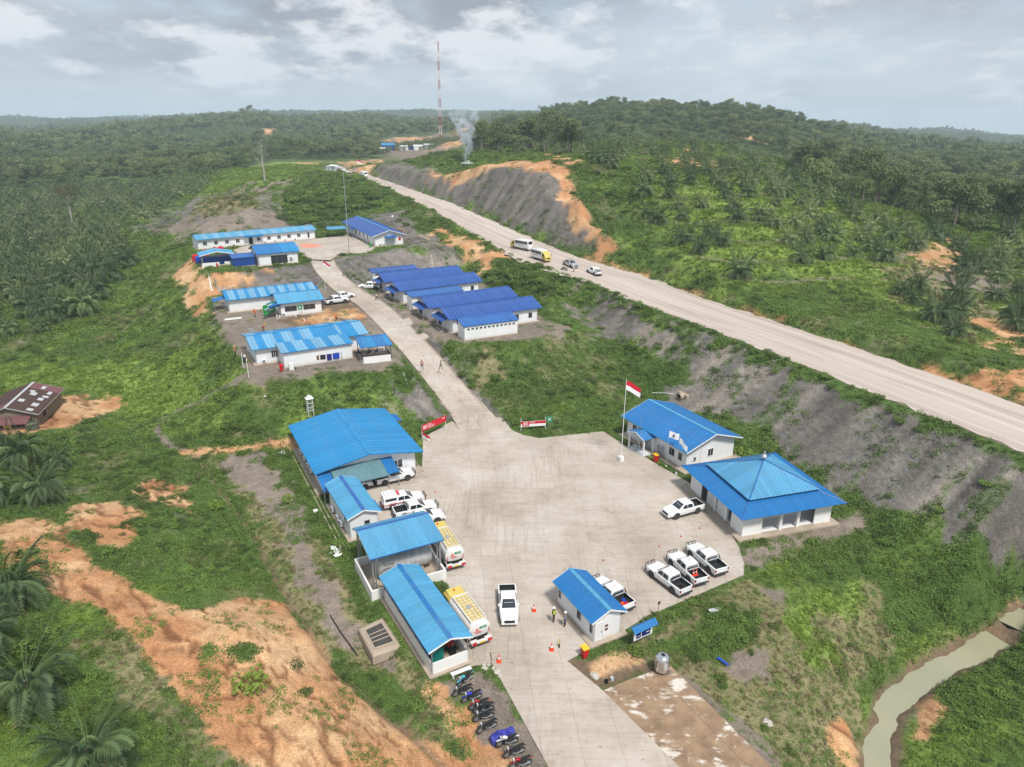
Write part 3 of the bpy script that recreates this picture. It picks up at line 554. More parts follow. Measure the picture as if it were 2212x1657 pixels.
# ------------------------------------------------------------------ mesh builder
MCACHE = {}
class MB:
    def __init__(s): s.V, s.F, s.M = [], [], None
    def add(s, V, F_, T=None):
        o = len(s.V); T = T if T is not None else s.M
        s.V += [tuple(T @ Vector(v)) for v in V] if T is not None else [tuple(v) for v in V]
        s.F += [tuple(i + o for i in f) for f in F_]; return s
    def box(s, x0, x1, y0, y1, z0, z1, T=None):
        return s.add([(x0, y0, z0), (x1, y0, z0), (x1, y1, z0), (x0, y1, z0), (x0, y0, z1), (x1, y0, z1), (x1, y1, z1), (x0, y1, z1)],
                     [(3, 2, 1, 0), (4, 5, 6, 7), (0, 1, 5, 4), (1, 2, 6, 5), (2, 3, 7, 6), (3, 0, 4, 7)], T)
    def quad(s, *p): return s.add(p, [tuple(range(len(p)))])
    def prism(s, poly, h, T=None):
        """poly (list of 3d points) extruded by vector h"""
        n = len(poly); h = Vector(h); V = [Vector(p_) for p_ in poly]; V += [v + h for v in V]
        return s.add(V, [tuple(range(n))[::-1], tuple(range(n, 2 * n))] + [(i, (i + 1) % n, (i + 1) % n + n, i + n) for i in range(n)], T)
    def tube(s, pts, r, n=6, cap=True, T=None):
        pts = [Vector(p_) for p_ in pts]; rs = r if isinstance(r, (list, tuple)) else [r] * len(pts); V, F_ = [], []
        for i, p_ in enumerate(pts):
            t = (pts[min(i + 1, len(pts) - 1)] - pts[max(i - 1, 0)]).normalized(); a = t.orthogonal().normalized() if i == 0 else (pa - t * pa.dot(t)).normalized(); pa = a; c_ = t.cross(a)
            for k in range(n): V.append(p_ + (a * math.cos(2 * math.pi * k / n) + c_ * math.sin(2 * math.pi * k / n)) * rs[i])
        for i in range(len(pts) - 1):
            for k in range(n): F_.append((i*n+k, i*n+(k+1) % n, (i+1)*n+(k+1) % n, (i+1)*n+k))
        if cap: F_ += [tuple(range(n))[::-1], tuple(range((len(pts)-1)*n, len(pts)*n))]
        return s.add(V, F_, T)
    def lathe(s, prof, n=16, T=None, cap=True):
        V, F_ = [], []
        for r, z in prof:
            for k in range(n): V.append((r * math.cos(2 * math.pi * k / n), r * math.sin(2 * math.pi * k / n), z))
        for i in range(len(prof) - 1):
            for k in range(n): F_.append((i*n+k, i*n+(k+1) % n, (i+1)*n+(k+1) % n, (i+1)*n+k))
        if cap: F_ += [tuple(range(n))[::-1], tuple(range((len(prof)-1)*n, len(prof)*n))]
        return s.add(V, F_, T)
    def loft(s, secs, T=None, cap=True):
        """secs: closed rings with the same number of points"""
        n = len(secs[0]); V = [p_ for sec in secs for p_ in sec]; F_ = []
        for i in range(len(secs) - 1):
            for k in range(n): F_.append((i*n+k, i*n+(k+1) % n, (i+1)*n+(k+1) % n, (i+1)*n+k))
        if cap: F_ += [tuple(range(n))[::-1], tuple(range((len(secs)-1)*n, len(secs)*n))]
        return s.add(V, F_, T)
    def mesh(s, name, mat, smooth=False):
        me = bpy.data.meshes.new(name); me.from_pydata(s.V, [], s.F); me.update()
        bm = bmesh.new(); bm.from_mesh(me); bmesh.ops.recalc_face_normals(bm, faces=bm.faces); bm.to_mesh(me); bm.free()
        if mat is not None: me.materials.append(MATS[mat])
        if smooth:
            me.polygons.foreach_set('use_smooth', [True] * len(me.polygons))
            try: me.set_sharp_from_angle(angle=R(38))
            except Exception: pass
        return me
    def build(s, name, mat, parent=None, smooth=False, loc=(0, 0, 0)):
        o = bpy.data.objects.new(name, s.mesh(name, mat, smooth)); o.location = loc; return link(o, parent)
def inst(name, me, parent=None, loc=(0, 0, 0), rot=(0, 0, 0), scl=None):
    o = bpy.data.objects.new(name, me); o.location = loc; o.rotation_euler = rot
    if scl is not None: o.scale = scl if isinstance(scl, (tuple, list)) else (scl,) * 3
    return link(o, parent)
def copy_tree(o, parent=None, loc=None, rz=None):
    c = o.copy(); COL.objects.link(c); c.parent = parent
    if loc is not None: c.location = loc
    if rz is not None: c.rotation_euler = (0, 0, rz)
    for ch in o.children: copy_tree(ch, c)
    return c
def text_on(s, size, mat, parent, loc, rot, ext=.004, align='CENTER', name='lettering', sx=1.0):
    cu = bpy.data.curves.new(name, 'FONT'); cu.body = s; cu.size = size; cu.extrude = ext; cu.align_x = align; cu.align_y = 'CENTER'; cu.resolution_u = 3
    t_ = bpy.data.objects.new(name, cu); me_ = bpy.data.meshes.new_from_object(t_); me_.materials.clear(); me_.materials.append(MATS[mat]); bpy.data.objects.remove(t_)
    o = bpy.data.objects.new(name, me_); o.location = loc; o.rotation_euler = rot; o.scale = (sx, 1, 1); return link(o, parent)

# ------------------------------------------------------------------ building materials
def roof_mat(name, col, var=.10, rough=.42):
    b = NB(name); v = b.coord('Object'); oi = b.node('ObjectInfo')
    n = b.noise(1.2, 5, .6, v); w = b.node('NewGeometry')
    c = b.mix(b.ramp(n, [(.3, 0.0), (.75, 1.0)]), col, tuple(min(1, x * 1.10 + .015) for x in col))
    c = b.mix(1.0, c, b.ramp(oi.outputs['Random'], [(0, 1 - var * 1.8), (1, 1 + var)]), 'MULTIPLY')
    c = b.mix(b.math('MULTIPLY', b.ramp(b.noise(.45, 6, .7, v), [(.5, 0.0), (.75, 1.0)]), .22), c, (.36, .36, .36))
    stx = b.ramp(b.noise(1, 5, .65, b.mapping(v, (5, .35, 1))), [(.38, .80), (.62, 1.07)]); c = b.mix(.75, c, stx, 'MULTIPLY')
    c = b.mix(b.math('MULTIPLY', b.ramp(b.noise(2.2, 6, .75, v), [(.60, 0.0), (.72, 1.0)]), .25), c, (.30, .27, .24))
    b.set(c, rough, 0, .45); return b.m
roof_mat('roof_sky', srgb(10, 124, 180), .05); roof_mat('roof_azure', srgb(74, 148, 186), .06); roof_mat('roof_faded', srgb(104, 156, 188), .07, .5)
roof_mat('roof_mid', srgb(18, 106, 168), .04); roof_mat('roof_blue', srgb(34, 78, 148), .06); roof_mat('roof_teal', srgb(92, 128, 136), .06); roof_mat('roof_navy', srgb(36, 92, 160), .06)
roof_mat('roof_pale', srgb(76, 146, 184), .08, .5)
b = NB('white_wall'); v = b.coord('Object'); sp_ = b.node('SeparateXYZ'); b.l.new(v, sp_.inputs[0]); low = b.ramp(sp_.outputs['Z'], [(.0, 1.0), (.55, 0.0)]); oi = b.node('ObjectInfo')
c = b.mix(b.ramp(b.noise(.7, 4, .6, v), [(.3, 0.0), (.7, 1.0)]), (.73, .745, .76), (.80, .81, .82)); c = b.mix(1.0, c, b.ramp(oi.outputs['Random'], [(0, .95), (1, 1.02)]), 'MULTIPLY')
c = b.mix(b.math('MULTIPLY', b.math('MULTIPLY', low, b.ramp(b.noise(2.5, 5, .7, v), [(.3, .2), (.65, 1.0)])), .7), c, (.40, .31, .23)); c = b.mix(b.math('MULTIPLY', b.ramp(b.noise(1, 5, .6, b.mapping(v, (4, 4, .4))), [(.55, 0.0), (.75, 1.0)]), .25), c, (.50, .46, .40)); b.set(c, .55, 0, .4)
paint_mat('white_trim', (.80, .81, .82), .45, .04, 2)
paint_mat('white_render', (.78, .78, .77), .7, .05, .8, .15, dirtcol=(.50, .44, .37)); paint_mat('grey_panel', (.62, .64, .66), .5, .06, 1)
paint_mat('steel_grey', (.30, .31, .32), .45, .1, 2, .2, .4); paint_mat('dark_metal', (.035, .036, .04), .5, .2, 3); paint_mat('plinth', srgb(168, 154, 138), .9, .12, 1.2, .35)
paint_mat('blue_cladding', srgb(22, 66, 140), .5, .12, 1.5, .1); paint_mat('frame_white', (.72, .73, .74), .4, .03, 3); paint_mat('frame_grey', (.22, .22, .22), .4, .05, 3)
b = NB('window_glass'); b.set((.028, .034, .040), .08, 0, .6)
b = NB('dark_interior'); b.set((.018, .018, .02), .9)
paint_mat('wood_plank', srgb(150, 132, 110), .85, .25, 3); paint_mat('brown', srgb(105, 72, 48), .8, .2, 3); paint_mat('black', (.015, .015, .016), .6, .2, 4); paint_mat('rubber', (.022, .022, .023), .85, .2, 5, .25)
paint_mat('red', srgb(190, 28, 36), .5, .08, 3, .08); paint_mat('yellow', srgb(222, 176, 40), .5, .08, 3, .1); paint_mat('orange_plastic', srgb(226, 74, 36), .5, .06, 4); paint_mat('green_sign', srgb(12, 132, 92), .5, .05, 3)
paint_mat('green_paint', srgb(28, 150, 70), .5, .06, 3); paint_mat('teal_paint', srgb(20, 122, 112), .5, .06, 3); paint_mat('navy', srgb(24, 30, 110), .5, .05, 3); paint_mat('blue_plastic', srgb(28, 66, 170), .45, .08, 3); paint_mat('galv', (.52, .54, .56), .35, .08, 3, .15, .7)
paint_mat('white_plastic', (.75, .75, .74), .5, .04, 3); paint_mat('maroon_roof', srgb(112, 74, 78), .7, .2, 1.2, .3); paint_mat('rust_roof', srgb(74, 56, 52), .8, .25, 1.5, .2); paint_mat('zinc', (.55, .56, .57), .5, .15, 2, .25, .3); paint_mat('grey_wood', srgb(128, 116, 100), .9, .25, 2.5)

# ------------------------------------------------------------------ buildings
def sheets(root, poly, u, mats, sw=1.0, nrib=1, rib=.035, name='roof_sheet', rng=None, pattern=None, gap=.006):
    """cover a planar roof face with sheets lying up the slope; u = unit vector along the eave"""
    poly = [Vector(p_) for p_ in poly]; u = Vector(u).normalized(); o = poly[0]
    nrm = (poly[1] - poly[0]).cross(poly[-1] - poly[0]).normalized()
    if nrm.z < 0: nrm = -nrm
    v = nrm.cross(u).normalized()
    p2 = [((p_ - o).dot(u), (p_ - o).dot(v)) for p_ in poly]; U0, U1 = min(a for a, _ in p2), max(a for a, _ in p2)
    n = max(1, round((U1 - U0) / sw)); w = (U1 - U0) / n
    if v.z < 0: pass
    M = Matrix((u, v, nrm)).transposed()
    for i in range(n):
        a, b_ = U0 + i * w + gap, U0 + (i + 1) * w - gap
        pl = clip_poly(p2, (1, 0), a); pl = clip_poly(pl, (-1, 0), -b_) if len(pl) > 2 else []
        if len(pl) < 3: continue
        pl = [(x - a, y) for x, y in pl]; mat = mats if isinstance(mats, str) else (pattern(i, n) if pattern else random.choice(mats))
        key = (mat, nrib, tuple((round(x, 2), round(y, 2)) for x, y in pl))
        me_ = MCACHE.get(key)
        if me_ is None:
            mb = MB(); mb.prism([(x, y, 0) for x, y in pl], (0, 0, .012))
            for k in range(nrib):
                x = (k + .5) * (b_ - a) / nrib if nrib > 1 else .03
                ys = []
                for j in range(len(pl)):
                    (xa, ya), (xb, yb) = pl[j], pl[(j + 1) % len(pl)]
                    if (xa - x) * (xb - x) < 0: ys.append(ya + (yb - ya) * (x - xa) / (xb - xa))
                if len(ys) >= 2:
                    y0, y1 = min(ys), max(ys); h = rib * .5
                    mb.prism([(x - h * 1.6, y0, .012), (x + h * 1.6, y0, .012), (x + h, y0, .012 + rib), (x - h, y0, .012 + rib)], (0, y1 - y0, 0))
            me_ = MCACHE[key] = mb.mesh(name, mat)
        ob = bpy.data.objects.new(name, me_); ob.matrix_local = Matrix.Translation(o + u * a) @ M.to_4x4(); link(ob, root)
class House:
    """local frame: x along the surveyed eave, y to its left (away from it), z up"""
    def __init__(s, name, label, p1, p2, zb, eh, W, rise, oe=.6, os=.6, ridge=.5, cat='building', group=None, L=None, ang=None):
        a, b_ = P(*p1, zb + eh), P(*p2, zb + eh); s.ang = math.atan2(b_[1] - a[1], b_[0] - a[0]) if ang is None else R(ang)
        s.L = L or float(np.hypot(*(b_ - a)[:2])); s.W, s.eh, s.rise, s.oe, s.os, s.rf = W, eh, rise, oe, os, ridge
        s.root = emptyobj(name, (a[0], a[1], zb), s.ang); tag(s.root, label, cat, group); s.zb = zb
        s.x0, s.x1, s.y0, s.y1 = oe, s.L - oe, os, W - os
    def zr(s, y):
        yr = s.W * s.rf; return s.eh + (s.rise * y / yr if y <= yr else s.rise * (s.W - y) / (s.W - yr))
    def roof(s, mats, sw=1.0, nrib=1, pattern=None, trim='white_trim', cap=None, back=True, rib=.035):
        L, W, e, r, yr = s.L, s.W, s.eh, s.rise, s.W * s.rf
        rf = s.rp = MB().box(0.03, L - .03, yr - .04, yr + .04, e + r - .10, e + r - .02).build('roof', 'steel_grey', s.root)
        sheets(rf, [(0, 0, e), (L, 0, e), (L, yr, e + r), (0, yr, e + r)], (1, 0, 0), mats, sw, nrib, rib, pattern=pattern)
        if back: sheets(rf, [(L, W, e), (0, W, e), (0, yr, e + r), (L, yr, e + r)], (-1, 0, 0), mats, sw, nrib, rib, pattern=pattern)
        cm = cap or (mats if isinstance(mats, str) else mats[0]); sl = .22
        mb = MB()
        for sg in (-1, 1):
            rr = r / yr if sg < 0 else r / (W - yr)
            mb.prism([(0, yr, e + r + .065), (0, yr + sg * sl, e + r + .065 - sl * rr), (0, yr + sg * sl, e + r + .05 - sl * rr), (0, yr, e + r + .05)], (L, 0, 0))
        mb.build('ridge_cap', cm, rf)
        for x in (-.03, L + .001):
            for (ya, za, yb, zb_) in ((0, e, yr, e + r), (W, e, yr, e + r)):
                MB().prism([(x, ya, za - .14), (x, yb, zb_ - .14), (x, yb, zb_ + .012), (x, ya, za + .012)], (.029, 0, 0)).build('barge_board', trim, rf)
        MB().box(0.03, L - .03, -.025, -.002, e - .13, e - .005).build('gutter', cm, rf); MB().box(.03, L - .03, W + .002, W + .025, e - .13, e - .005).build('gutter', cm, rf)
    def side(s, k):
        return {'front': ((s.x0, s.y0), (1, 0), (0, -1), s.x1 - s.x0), 'right': ((s.x1, s.y0), (0, 1), (1, 0), s.y1 - s.y0),
                'back': ((s.x1, s.y1), (-1, 0), (0, 1), s.x1 - s.x0), 'left': ((s.x0, s.y1), (0, -1), (-1, 0), s.y1 - s.y0)}[k]
    def T(s, k, u=0):
        o, d, n, _ = s.side(k); return Matrix(((d[0], n[0], 0, o[0] + d[0] * u), (d[1], n[1], 0, o[1] + d[1] * u), (0, 0, 1, 0), (0, 0, 0, 1)))
    def walls(s, mat='white_wall', pw=1.15, sides=('front', 'right', 'back', 'left'), z0=0.0, plinth=.25, gable=True, pl_h=.12):
        for k in sides:
            Ls = s.side(k)[3]; n = max(1, round(Ls / pw)); w = Ls / n
            wp = MB(); wp.box(.0, Ls, -.10, -.03, z0, s.eh - .02); wo_ = wp.build('wall', mat, s.root); wo_.matrix_local = s.T(k)
            key = ('panel', mat, round(w, 3), round(s.eh, 2), round(z0, 2)); me_ = MCACHE.get(key)
            if me_ is None: me_ = MCACHE[key] = MB().box(.004, w - .004, -.028, 0, z0, s.eh - .03).mesh('wall_panel', mat)
            for i in range(n):
                ob = bpy.data.objects.new('wall_panel', me_); ob.location = (i * w, 0, 0); link(ob, wo_)
        if gable:
            for k, x in (('left', s.x0), ('right', s.x1)):
                if k in sides:
                    yr = s.W * s.rf; sg = 1 if k == 'right' else -1
                    MB().prism([(x, s.y0, s.eh - .03), (x, s.y1, s.eh - .03), (x, s.y1, s.zr(s.y1) - .03), (x, yr, s.eh + s.rise - .05), (x, s.y0, s.zr(s.y0) - .03)], (-sg * .08, 0, 0)).build('gable', mat, s.root)
        if plinth: MB().box(s.x0 - plinth, s.x1 + plinth, s.y0 - plinth, s.y1 + plinth, -.25, pl_h).build('plinth', 'plinth', s.root)
    def window(s, k, u, z, w, h, panes=2, frame='frame_white', glass='window_glass', name='window'):
        f = MB(); t = .05
        f.box(-w/2 - t, -w/2, -.01, .05, z - t, z + h + t); f.box(w/2, w/2 + t, -.01, .05, z - t, z + h + t); f.box(-w/2, w/2, -.01, .05, z - t, z); f.box(-w/2, w/2, -.01, .05, z + h, z + h + t)
        for i in range(1, panes): f.box(-w/2 + w * i / panes - .025, -w/2 + w * i / panes + .025, -.01, .045, z, z + h)
        fo = f.build(name, frame, s.root); fo.matrix_local = s.T(k, u)
        for i in range(panes): MB().box(-w/2 + w * i / panes + .026 * (i > 0), -w/2 + w * (i + 1) / panes - .026 * (i < panes - 1), .003, .012, z + .001, z + h - .001).build('pane', glass, fo)
        return fo
    def door(s, k, u, w=.9, h=2.05, mat='frame_white', z=.0, frame='frame_white'):
        f = MB(); f.box(-w/2 - .06, -w/2, -.01, .05, z, z + h + .06); f.box(w/2, w/2 + .06, -.01, .05, z, z + h + .06); f.box(-w/2, w/2, -.01, .05, z + h, z + h + .06)
        fo = f.build('door', frame, s.root); fo.matrix_local = s.T(k, u)
        MB().box(-w/2 + .01, w/2 - .01, .002, .025, z + .01, z + h - .01).build('door_leaf', mat, fo); MB().box(w/2 - .14, w/2 - .08, .025, .06, z + .95, z + 1.08).build('handle', 'dark_metal', fo); return fo
    def box(s, k, u0, u1, z0, z1, n0, n1, name, mat, parent=None):
        o = MB().box(u0, u1, n0, n1, z0, z1).build(name, mat, s.root); o.matrix_local = s.T(k); return o
    def aircon(s, k, u, z=.25):
        o = MB().box(-.4, .4, .10, .40, z, z + .55).build('aircon_unit', 'white_plastic', s.root); o.matrix_local = s.T(k, u)
        MB().lathe([(.2, 0), (.2, .015), (.05, .02)], 14, Matrix.Translation((-.1, .40, z + .28)) @ Matrix.Rotation(-math.pi / 2, 4, 'X')).build('fan_grille', 'dark_metal', o)
        MB().box(-.35, .35, .02, .42, z - .06, z - .005).build('bracket', 'steel_grey', o)
    def leanto(s, k, u0, u1, zt, depth, drop, mats, sw=.9, nrib=1, posts=0, zb=0.0, name='canopy', trim=None):
        """a single-pitch roof against one side"""
        r_ = emptyobj(name); r_.parent = s.root; r_.matrix_local = s.T(k)
        r2 = MB().box(u0, u1, .0, .05, zt - .12, zt - .03).build(name + '_roof', 'steel_grey', r_)
        sheets(r2, [(u1, depth, zt - drop), (u0, depth, zt - drop), (u0, 0, zt), (u1, 0, zt)], (-1, 0, 0), mats, sw, nrib)
        MB().box(u0, u1, depth + .001, depth + .02, zt - drop - .10, zt - drop + .0).build('fascia', trim or (mats if isinstance(mats, str) else mats[0]), r2)
        for i in range(posts):
            u = u0 + .1 + (u1 - u0 - .2) * i / max(1, posts - 1); MB().box(u - .04, u + .04, depth - .2, depth - .12, zb, zt - drop - .02).build('post', 'steel_grey', r_)
        return r_
    def post_at(s, x, y, z0, z1, r=.06, mat='steel_grey', name='post', parent=None): return MB().box(x - r, x + r, y - r, y + r, z0, z1).build(name, mat, parent or s.root)
# ------------------------------------------------------------------ the compound's buildings
K = 1 / 1.157324    # photo survey was read at full size; K brings it to survey units
def f(x, y): return (x * K, y * K)
def fit_rect(A, B, zb, eh): a, b_ = P(*A, zb + eh), P(*B, zb + eh); return float(np.hypot(*(b_ - a)[:2]))
# main hall
h = House('main_hall', 'large white hall with wide bright blue gable roof beside the yard', f(720.5, 1064.7), f(787, 1186.3), 0, 3.1, 14.5, 1.25, .9, .9)
h.roof('roof_sky', .9, 1, cap='roof_sky', trim='roof_sky'); h.walls(plinth=.9)
h.window('right', 4.6 + 5.6, 1.05, 1.3, 1.1, 2); h.window('back', 3, 1, 1.2, 1.1); h.window('back', 8, 1, 1.2, 1.1)
for u in (3.2, 5.4, 7.6, 9.4): h.aircon('front', u, .3)
for u in (8.6, 9.6): h.aircon('right', u - 6.0, .35)
h.box('right', 11.35, 11.45, .1, 3.0, .01, .07, 'drain_pipe', 'white_plastic'); h.box('right', 11.7, 12.6, 2.8, 2.86, .02, .25, 'bracket', 'white_plastic')
h.leanto('right', 1.2, 7.8, 2.95, 3.6, .75, 'roof_teal', .9, 2, 0, name='grey_canopy')
h.leanto('right', 7.85, 9.4, 2.9, 3.2, .7, 'roof_mid', .8, 2, 2, name='side_canopy'); h.leanto('right', -.6, 1.15, 2.8, 3.8, .8, 'roof_mid', .9, 2, 2, name='end_canopy')
h.leanto('back', 12.2, 15.0, 2.55, 2.4, .5, 'roof_mid', .8, 2, 2, name='porch_canopy')
for i in range(7):   # red and white bunting along the porch
    o = h.box('back', 12.2 + i * .4, 12.58 + i * .4, 1.55, 1.98, 2.42, 2.44, 'bunting', 'red' if i % 2 == 0 else 'white_plastic')
HALL = h
# hut with pale roof
h = House('narrow_hut', 'narrow white hut with pale blue ribbed gable roof behind the parked ambulance', f(811.7, 1211.7), f(868, 1300.9), 0, 2.9, 4.0, .75, .35, .35)
h.roof('roof_azure', .75, 3, rib=.025, cap='roof_navy'); h.walls(plinth=.45); h.window('right', 2.0, 1.6, .55, .4, 1, 'frame_grey'); h.leanto('back', .4, 3.2, 2.7, .7, .2, 'roof_mid', .8, 2, name='door_canopy'); h.door('back', 2)
for u in (2.0, 4.2, 5.6): h.aircon('front', u, .4)
h.window('front', 6.8, 1.2, .9, .9)
# fuel store: bund wall, tank, tall canopy
fa, fb = P(*f(924.5, 1399.8), 4.2), P(*f(1110.3, 1349.2), 4.2)
h = House('fuel_store_canopy', 'tall open canopy with bright blue roof over the grey fuel tank', f(924.5, 1399.8), f(1110.3, 1349.2), 0, 4.2, 6.4, .75, .25, .3, .72)
h.roof('roof_pale', .8, 3, rib=.025, cap='roof_navy', trim='steel_grey')
for x in (.35, h.L - .35):
    for y in (.5, h.W - .6):
        h.post_at(x, y, 0, h.zr(y) - .12, .09); h.post_at(x + (.28 if x < 1 else -.28), y, 0, h.zr(y) - .12, .05)
for y in (.5, h.W - .6): MB().box(.2, h.L - .2, y - .05, y + .05, h.zr(y) - .26, h.zr(y) - .12).build('beam', 'steel_grey', h.root)
bund = emptyobj('bund_wall', h.root.location, h.ang); tag(bund, 'low white bund wall around the fuel tank', 'wall')
for (x0, x1, y0, y1) in ((-.3, h.L - .2, -.85, -.67), (-.3, h.L - .2, 5.2, 5.38), (-.3, -.12, -.67, 5.2), (h.L - .38, h.L - .2, -.67, 5.2)): MB().box(x0, x1, y0, y1, -.2, 1.05).build('wall_side', 'white_render', bund)
MB().box(-.12, h.L - .38, -.67, 5.2, -.1, .06).build('bund_floor', 'plinth', bund)
tk = emptyobj('fuel_tank', (h.root.matrix_basis @ Vector((h.L * .52, 2.2, 0))), h.ang); tag(tk, 'horizontal grey steel fuel tank lettered SOLAR under the canopy', 'tank')
b = NB('tank_steel'); v = b.coord(); b.set(b.mix(b.ramp(b.noise(1.4, 5, .65, b.mapping(v, (1, 1, .4))), [(.35, 0.0), (.7, 1.0)]), (.40, .40, .39), (.58, .59, .59)), .45, .3)
MX = Matrix.Rotation(math.pi / 2, 4, 'Y')
MB().lathe([(.02, -3.0), (.75, -2.97), (1.05, -2.82), (1.12, -2.7), (1.12, 2.7), (1.05, 2.82), (.75, 2.97), (.02, 3.0)], 28, Matrix.Translation((0, 0, 1.62)) @ MX).build('tank_shell', 'tank_steel', tk, True)
for x in (-2.72, -.9, .9, 2.72): MB().lathe([(1.125, -.03), (1.14, -.03), (1.14, .03), (1.125, .03)], 28, Matrix.Translation((x, 0, 1.62)) @ MX).build('weld_band', 'galv', tk)
for x in (-1.8, 1.8): MB().box(x - .12, x + .12, -.9, .9, .0, .62).build('saddle', 'plinth', tk)
for x in (.55, .95): MB().tube([(x, -1.18, .2), (x, -1.18, 1.6), (x, -.75, 2.62)], .025).build('ladder_rail', 'steel_grey', tk)
for i in range(8): MB().tube([(.55, -1.18, .3 + i * .2), (.95, -1.18, .3 + i * .2)], .016).build('ladder_rung', 'steel_grey', tk)
text_on('SOLAR', .34, 'dark_metal', tk, (-1.85, -1.0, 2.14), (R(62), 0, 0), .004); text_on('20.000 LITER', .3, 'dark_metal', tk, (-1.75, -1.125, 1.78), (R(82), 0, 0), .004)
MB().tube([(-3.4, -.5, .1), (-3.2, -1.2, .12), (-2.7, -1.6, .12), (-2.9, -2.1, .12), (-3.4, -2.0, .12), (-3.3, -1.4, .14)], .035).build('hose', 'rubber', tk)
# generator shed
h = House('generator_shed', 'long open-sided shed with pale blue ribbed roof and low white walls', f(947.1, 1441.3), f(1071.1, 1633.7), 0, 2.8, 4.25, .7, .25, .35)
h.roof('roof_azure', .75, 3, rib=.03, cap='roof_mid')
MB().box(h.x0 - .35, h.x1 + .35, h.y0 - .35, h.y1 + .35, -.3, .1).build('plinth', 'plinth', h.root)
for k in ('front', 'right', 'back', 'left'): o = MB().box(0, h.side(k)[3], -.12, 0, .1, 1.25).build('low_wall', 'white_render', h.root); o.matrix_local = h.T(k)
for x in (h.x0 + .06, (h.x0 + h.x1) / 2 - 2, (h.x0 + h.x1) / 2 + 2, h.x1 - .06):
    for y in (h.y0 + .06, h.y1 - .06): h.post_at(x, y, 1.25, h.zr(y) - .06, .045)
MB().tube([(h.x1 - .1, h.y0, 2.2), (h.x1 - 1.6, h.y1 - .6, 2.35)], .06).build('brace', 'steel_grey', h.root)
for y in (.35, 2.1, 3.9): MB().box(.1, h.L - .1, y - .04, y + .04, h.zr(y) - .18, h.zr(y) - .08).build('purlin', 'steel_grey', h.root)
g = emptyobj('generator_set', h.root.matrix_basis @ Vector((h.L - 2.3, 1.35, 0.1)), h.ang); tag(g, 'teal boxed generator set inside the open shed', 'generator')
MB().box(-1.1, 1.1, -.55, .55, .15, 1.55).build('housing', 'teal_paint', g)
MB().box(-.9, -.15, -.4, .4, 1.552, 1.57).build('vent', 'dark_metal', g); MB().box(.0, .8, -.4, .4, 1.552, 1.57).build('vent', 'dark_metal', g); MB().box(-1.0, 1.0, -.5, .5, 0, .15).build('skid', 'dark_metal', g)
g = emptyobj('red_generator', h.root.matrix_basis @ Vector((h.L - 2.2, 3.0, 0.1)), h.ang); tag(g, 'small dark engine with red parts behind the teal generator', 'engine')
MB().box(-.7, .7, -.3, .3, .1, .7).build('engine_block', 'black', g); MB().box(-.2, .3, -.32, .32, .7, .95).build('fuel_box', 'red', g); MB().tube([(.5, 0, .7), (.5, 0, 1.1), (.7, 0, 1.2)], .05).build('exhaust', 'steel_grey', g)
GEN = h
# guard house
h = House('guard_house', 'small white gate house with mid blue gable roof beside the concrete entrance', f(1381.4, 1452.8), f(1480.4, 1560.8), 0, 2.6, 3.95, .9, .35, .45)
h.roof('roof_mid', .8, 3, rib=.022, cap='roof_azure'); h.walls(plinth=.55)
h.window('front', 3.9, 1.0, .55, .9, 1, 'frame_grey'); h.window('front', 6.0, 1.0, .35, .9, 1, 'frame_grey'); h.door('right', .6, .8); h.window('front', .4, 1.0, .3, .9, 1, 'frame_grey')
h.box('right', 1.25, 1.6, 1.35, 1.62, .003, .012, 'notice', 'maroon_roof'); h.box('right', 1.25, 1.6, .95, 1.22, .003, .012, 'notice', 'maroon_roof')
GUARD = h
# office with porch
h = House('office', 'white office with big bright blue gable roof and small gabled porch', f(1552, 1039.8), f(1716.9, 1134.1), 0, 3.2, 10.5, 1.7, .75, .8)
h.roof('roof_mid', .9, 3, rib=.02, cap='roof_azure'); h.walls(plinth=.9, pl_h=.2)
h.window('front', 1.7, 1.2, .7, 1.2, 2, 'frame_grey'); h.window('front', 9.9, 1.2, .95, 1.0, 2, 'frame_grey'); h.window('right', 4.4, 1.3, .9, 1.1, 2, 'frame_white'); h.window('right', 1.5, 1.2, .35, .5, 1, 'frame_grey')
h.window('front', 11.6, 1.2, .6, 1.0, 1, 'frame_grey')
rk = MB(); [rk.box(7.55, 8.5, .25, .6, .25 + i * .38, .29 + i * .38) for i in range(5)]; [rk.box(x, x + .05, .25, .6, .2, 1.9) for x in (7.5, 8.5)]; o = rk.build('shoe_rack', 'galv', h.root); o.matrix_local = h.T('front')
rk = MB(); [rk.box(4.3, 5.4, .05, .4, .25 + i * .38, .29 + i * .38) for i in range(5)]; [rk.box(x, x + .05, .05, .4, .2, 1.9) for x in (4.25, 5.4)]; o = rk.build('shoe_rack', 'galv', h.root); o.matrix_local = h.T('front')
h.box('right', 2.55, 2.62, .2, 3.4, .005, .06, 'drain_pipe', 'white_plastic'); h.box('right', 1.0, 1.4, 1.3, 1.5, .0, .08, 'meter_box', 'grey_panel')
po = emptyobj('porch'); po.parent = h.root; po.matrix_local = h.T('front', 4.9)   # u along wall, y outward
pr = MB().box(-.03, .03, .0, 2.4, 3.05, 3.12).build('porch_roof', 'steel_grey', po)
sheets(pr, [(-1.9, -.3, 2.6), (-1.9, 2.5, 2.6), (0, 2.5, 3.2), (0, -.3, 3.2)], (0, 1, 0), 'roof_mid', .8, 3, .02); sheets(pr, [(1.9, 2.5, 2.6), (1.9, -.3, 2.6), (0, -.3, 3.2), (0, 2.5, 3.2)], (0, -1, 0), 'roof_mid', .8, 3, .02)
for sg in (-1, 1): MB().prism([(0, 2.5, 3.08), (sg * 1.9, 2.5, 2.48), (sg * 1.9, 2.5, 2.62), (0, 2.5, 3.22)], (0, .04, 0)).build('barge_board', 'white_trim', pr)
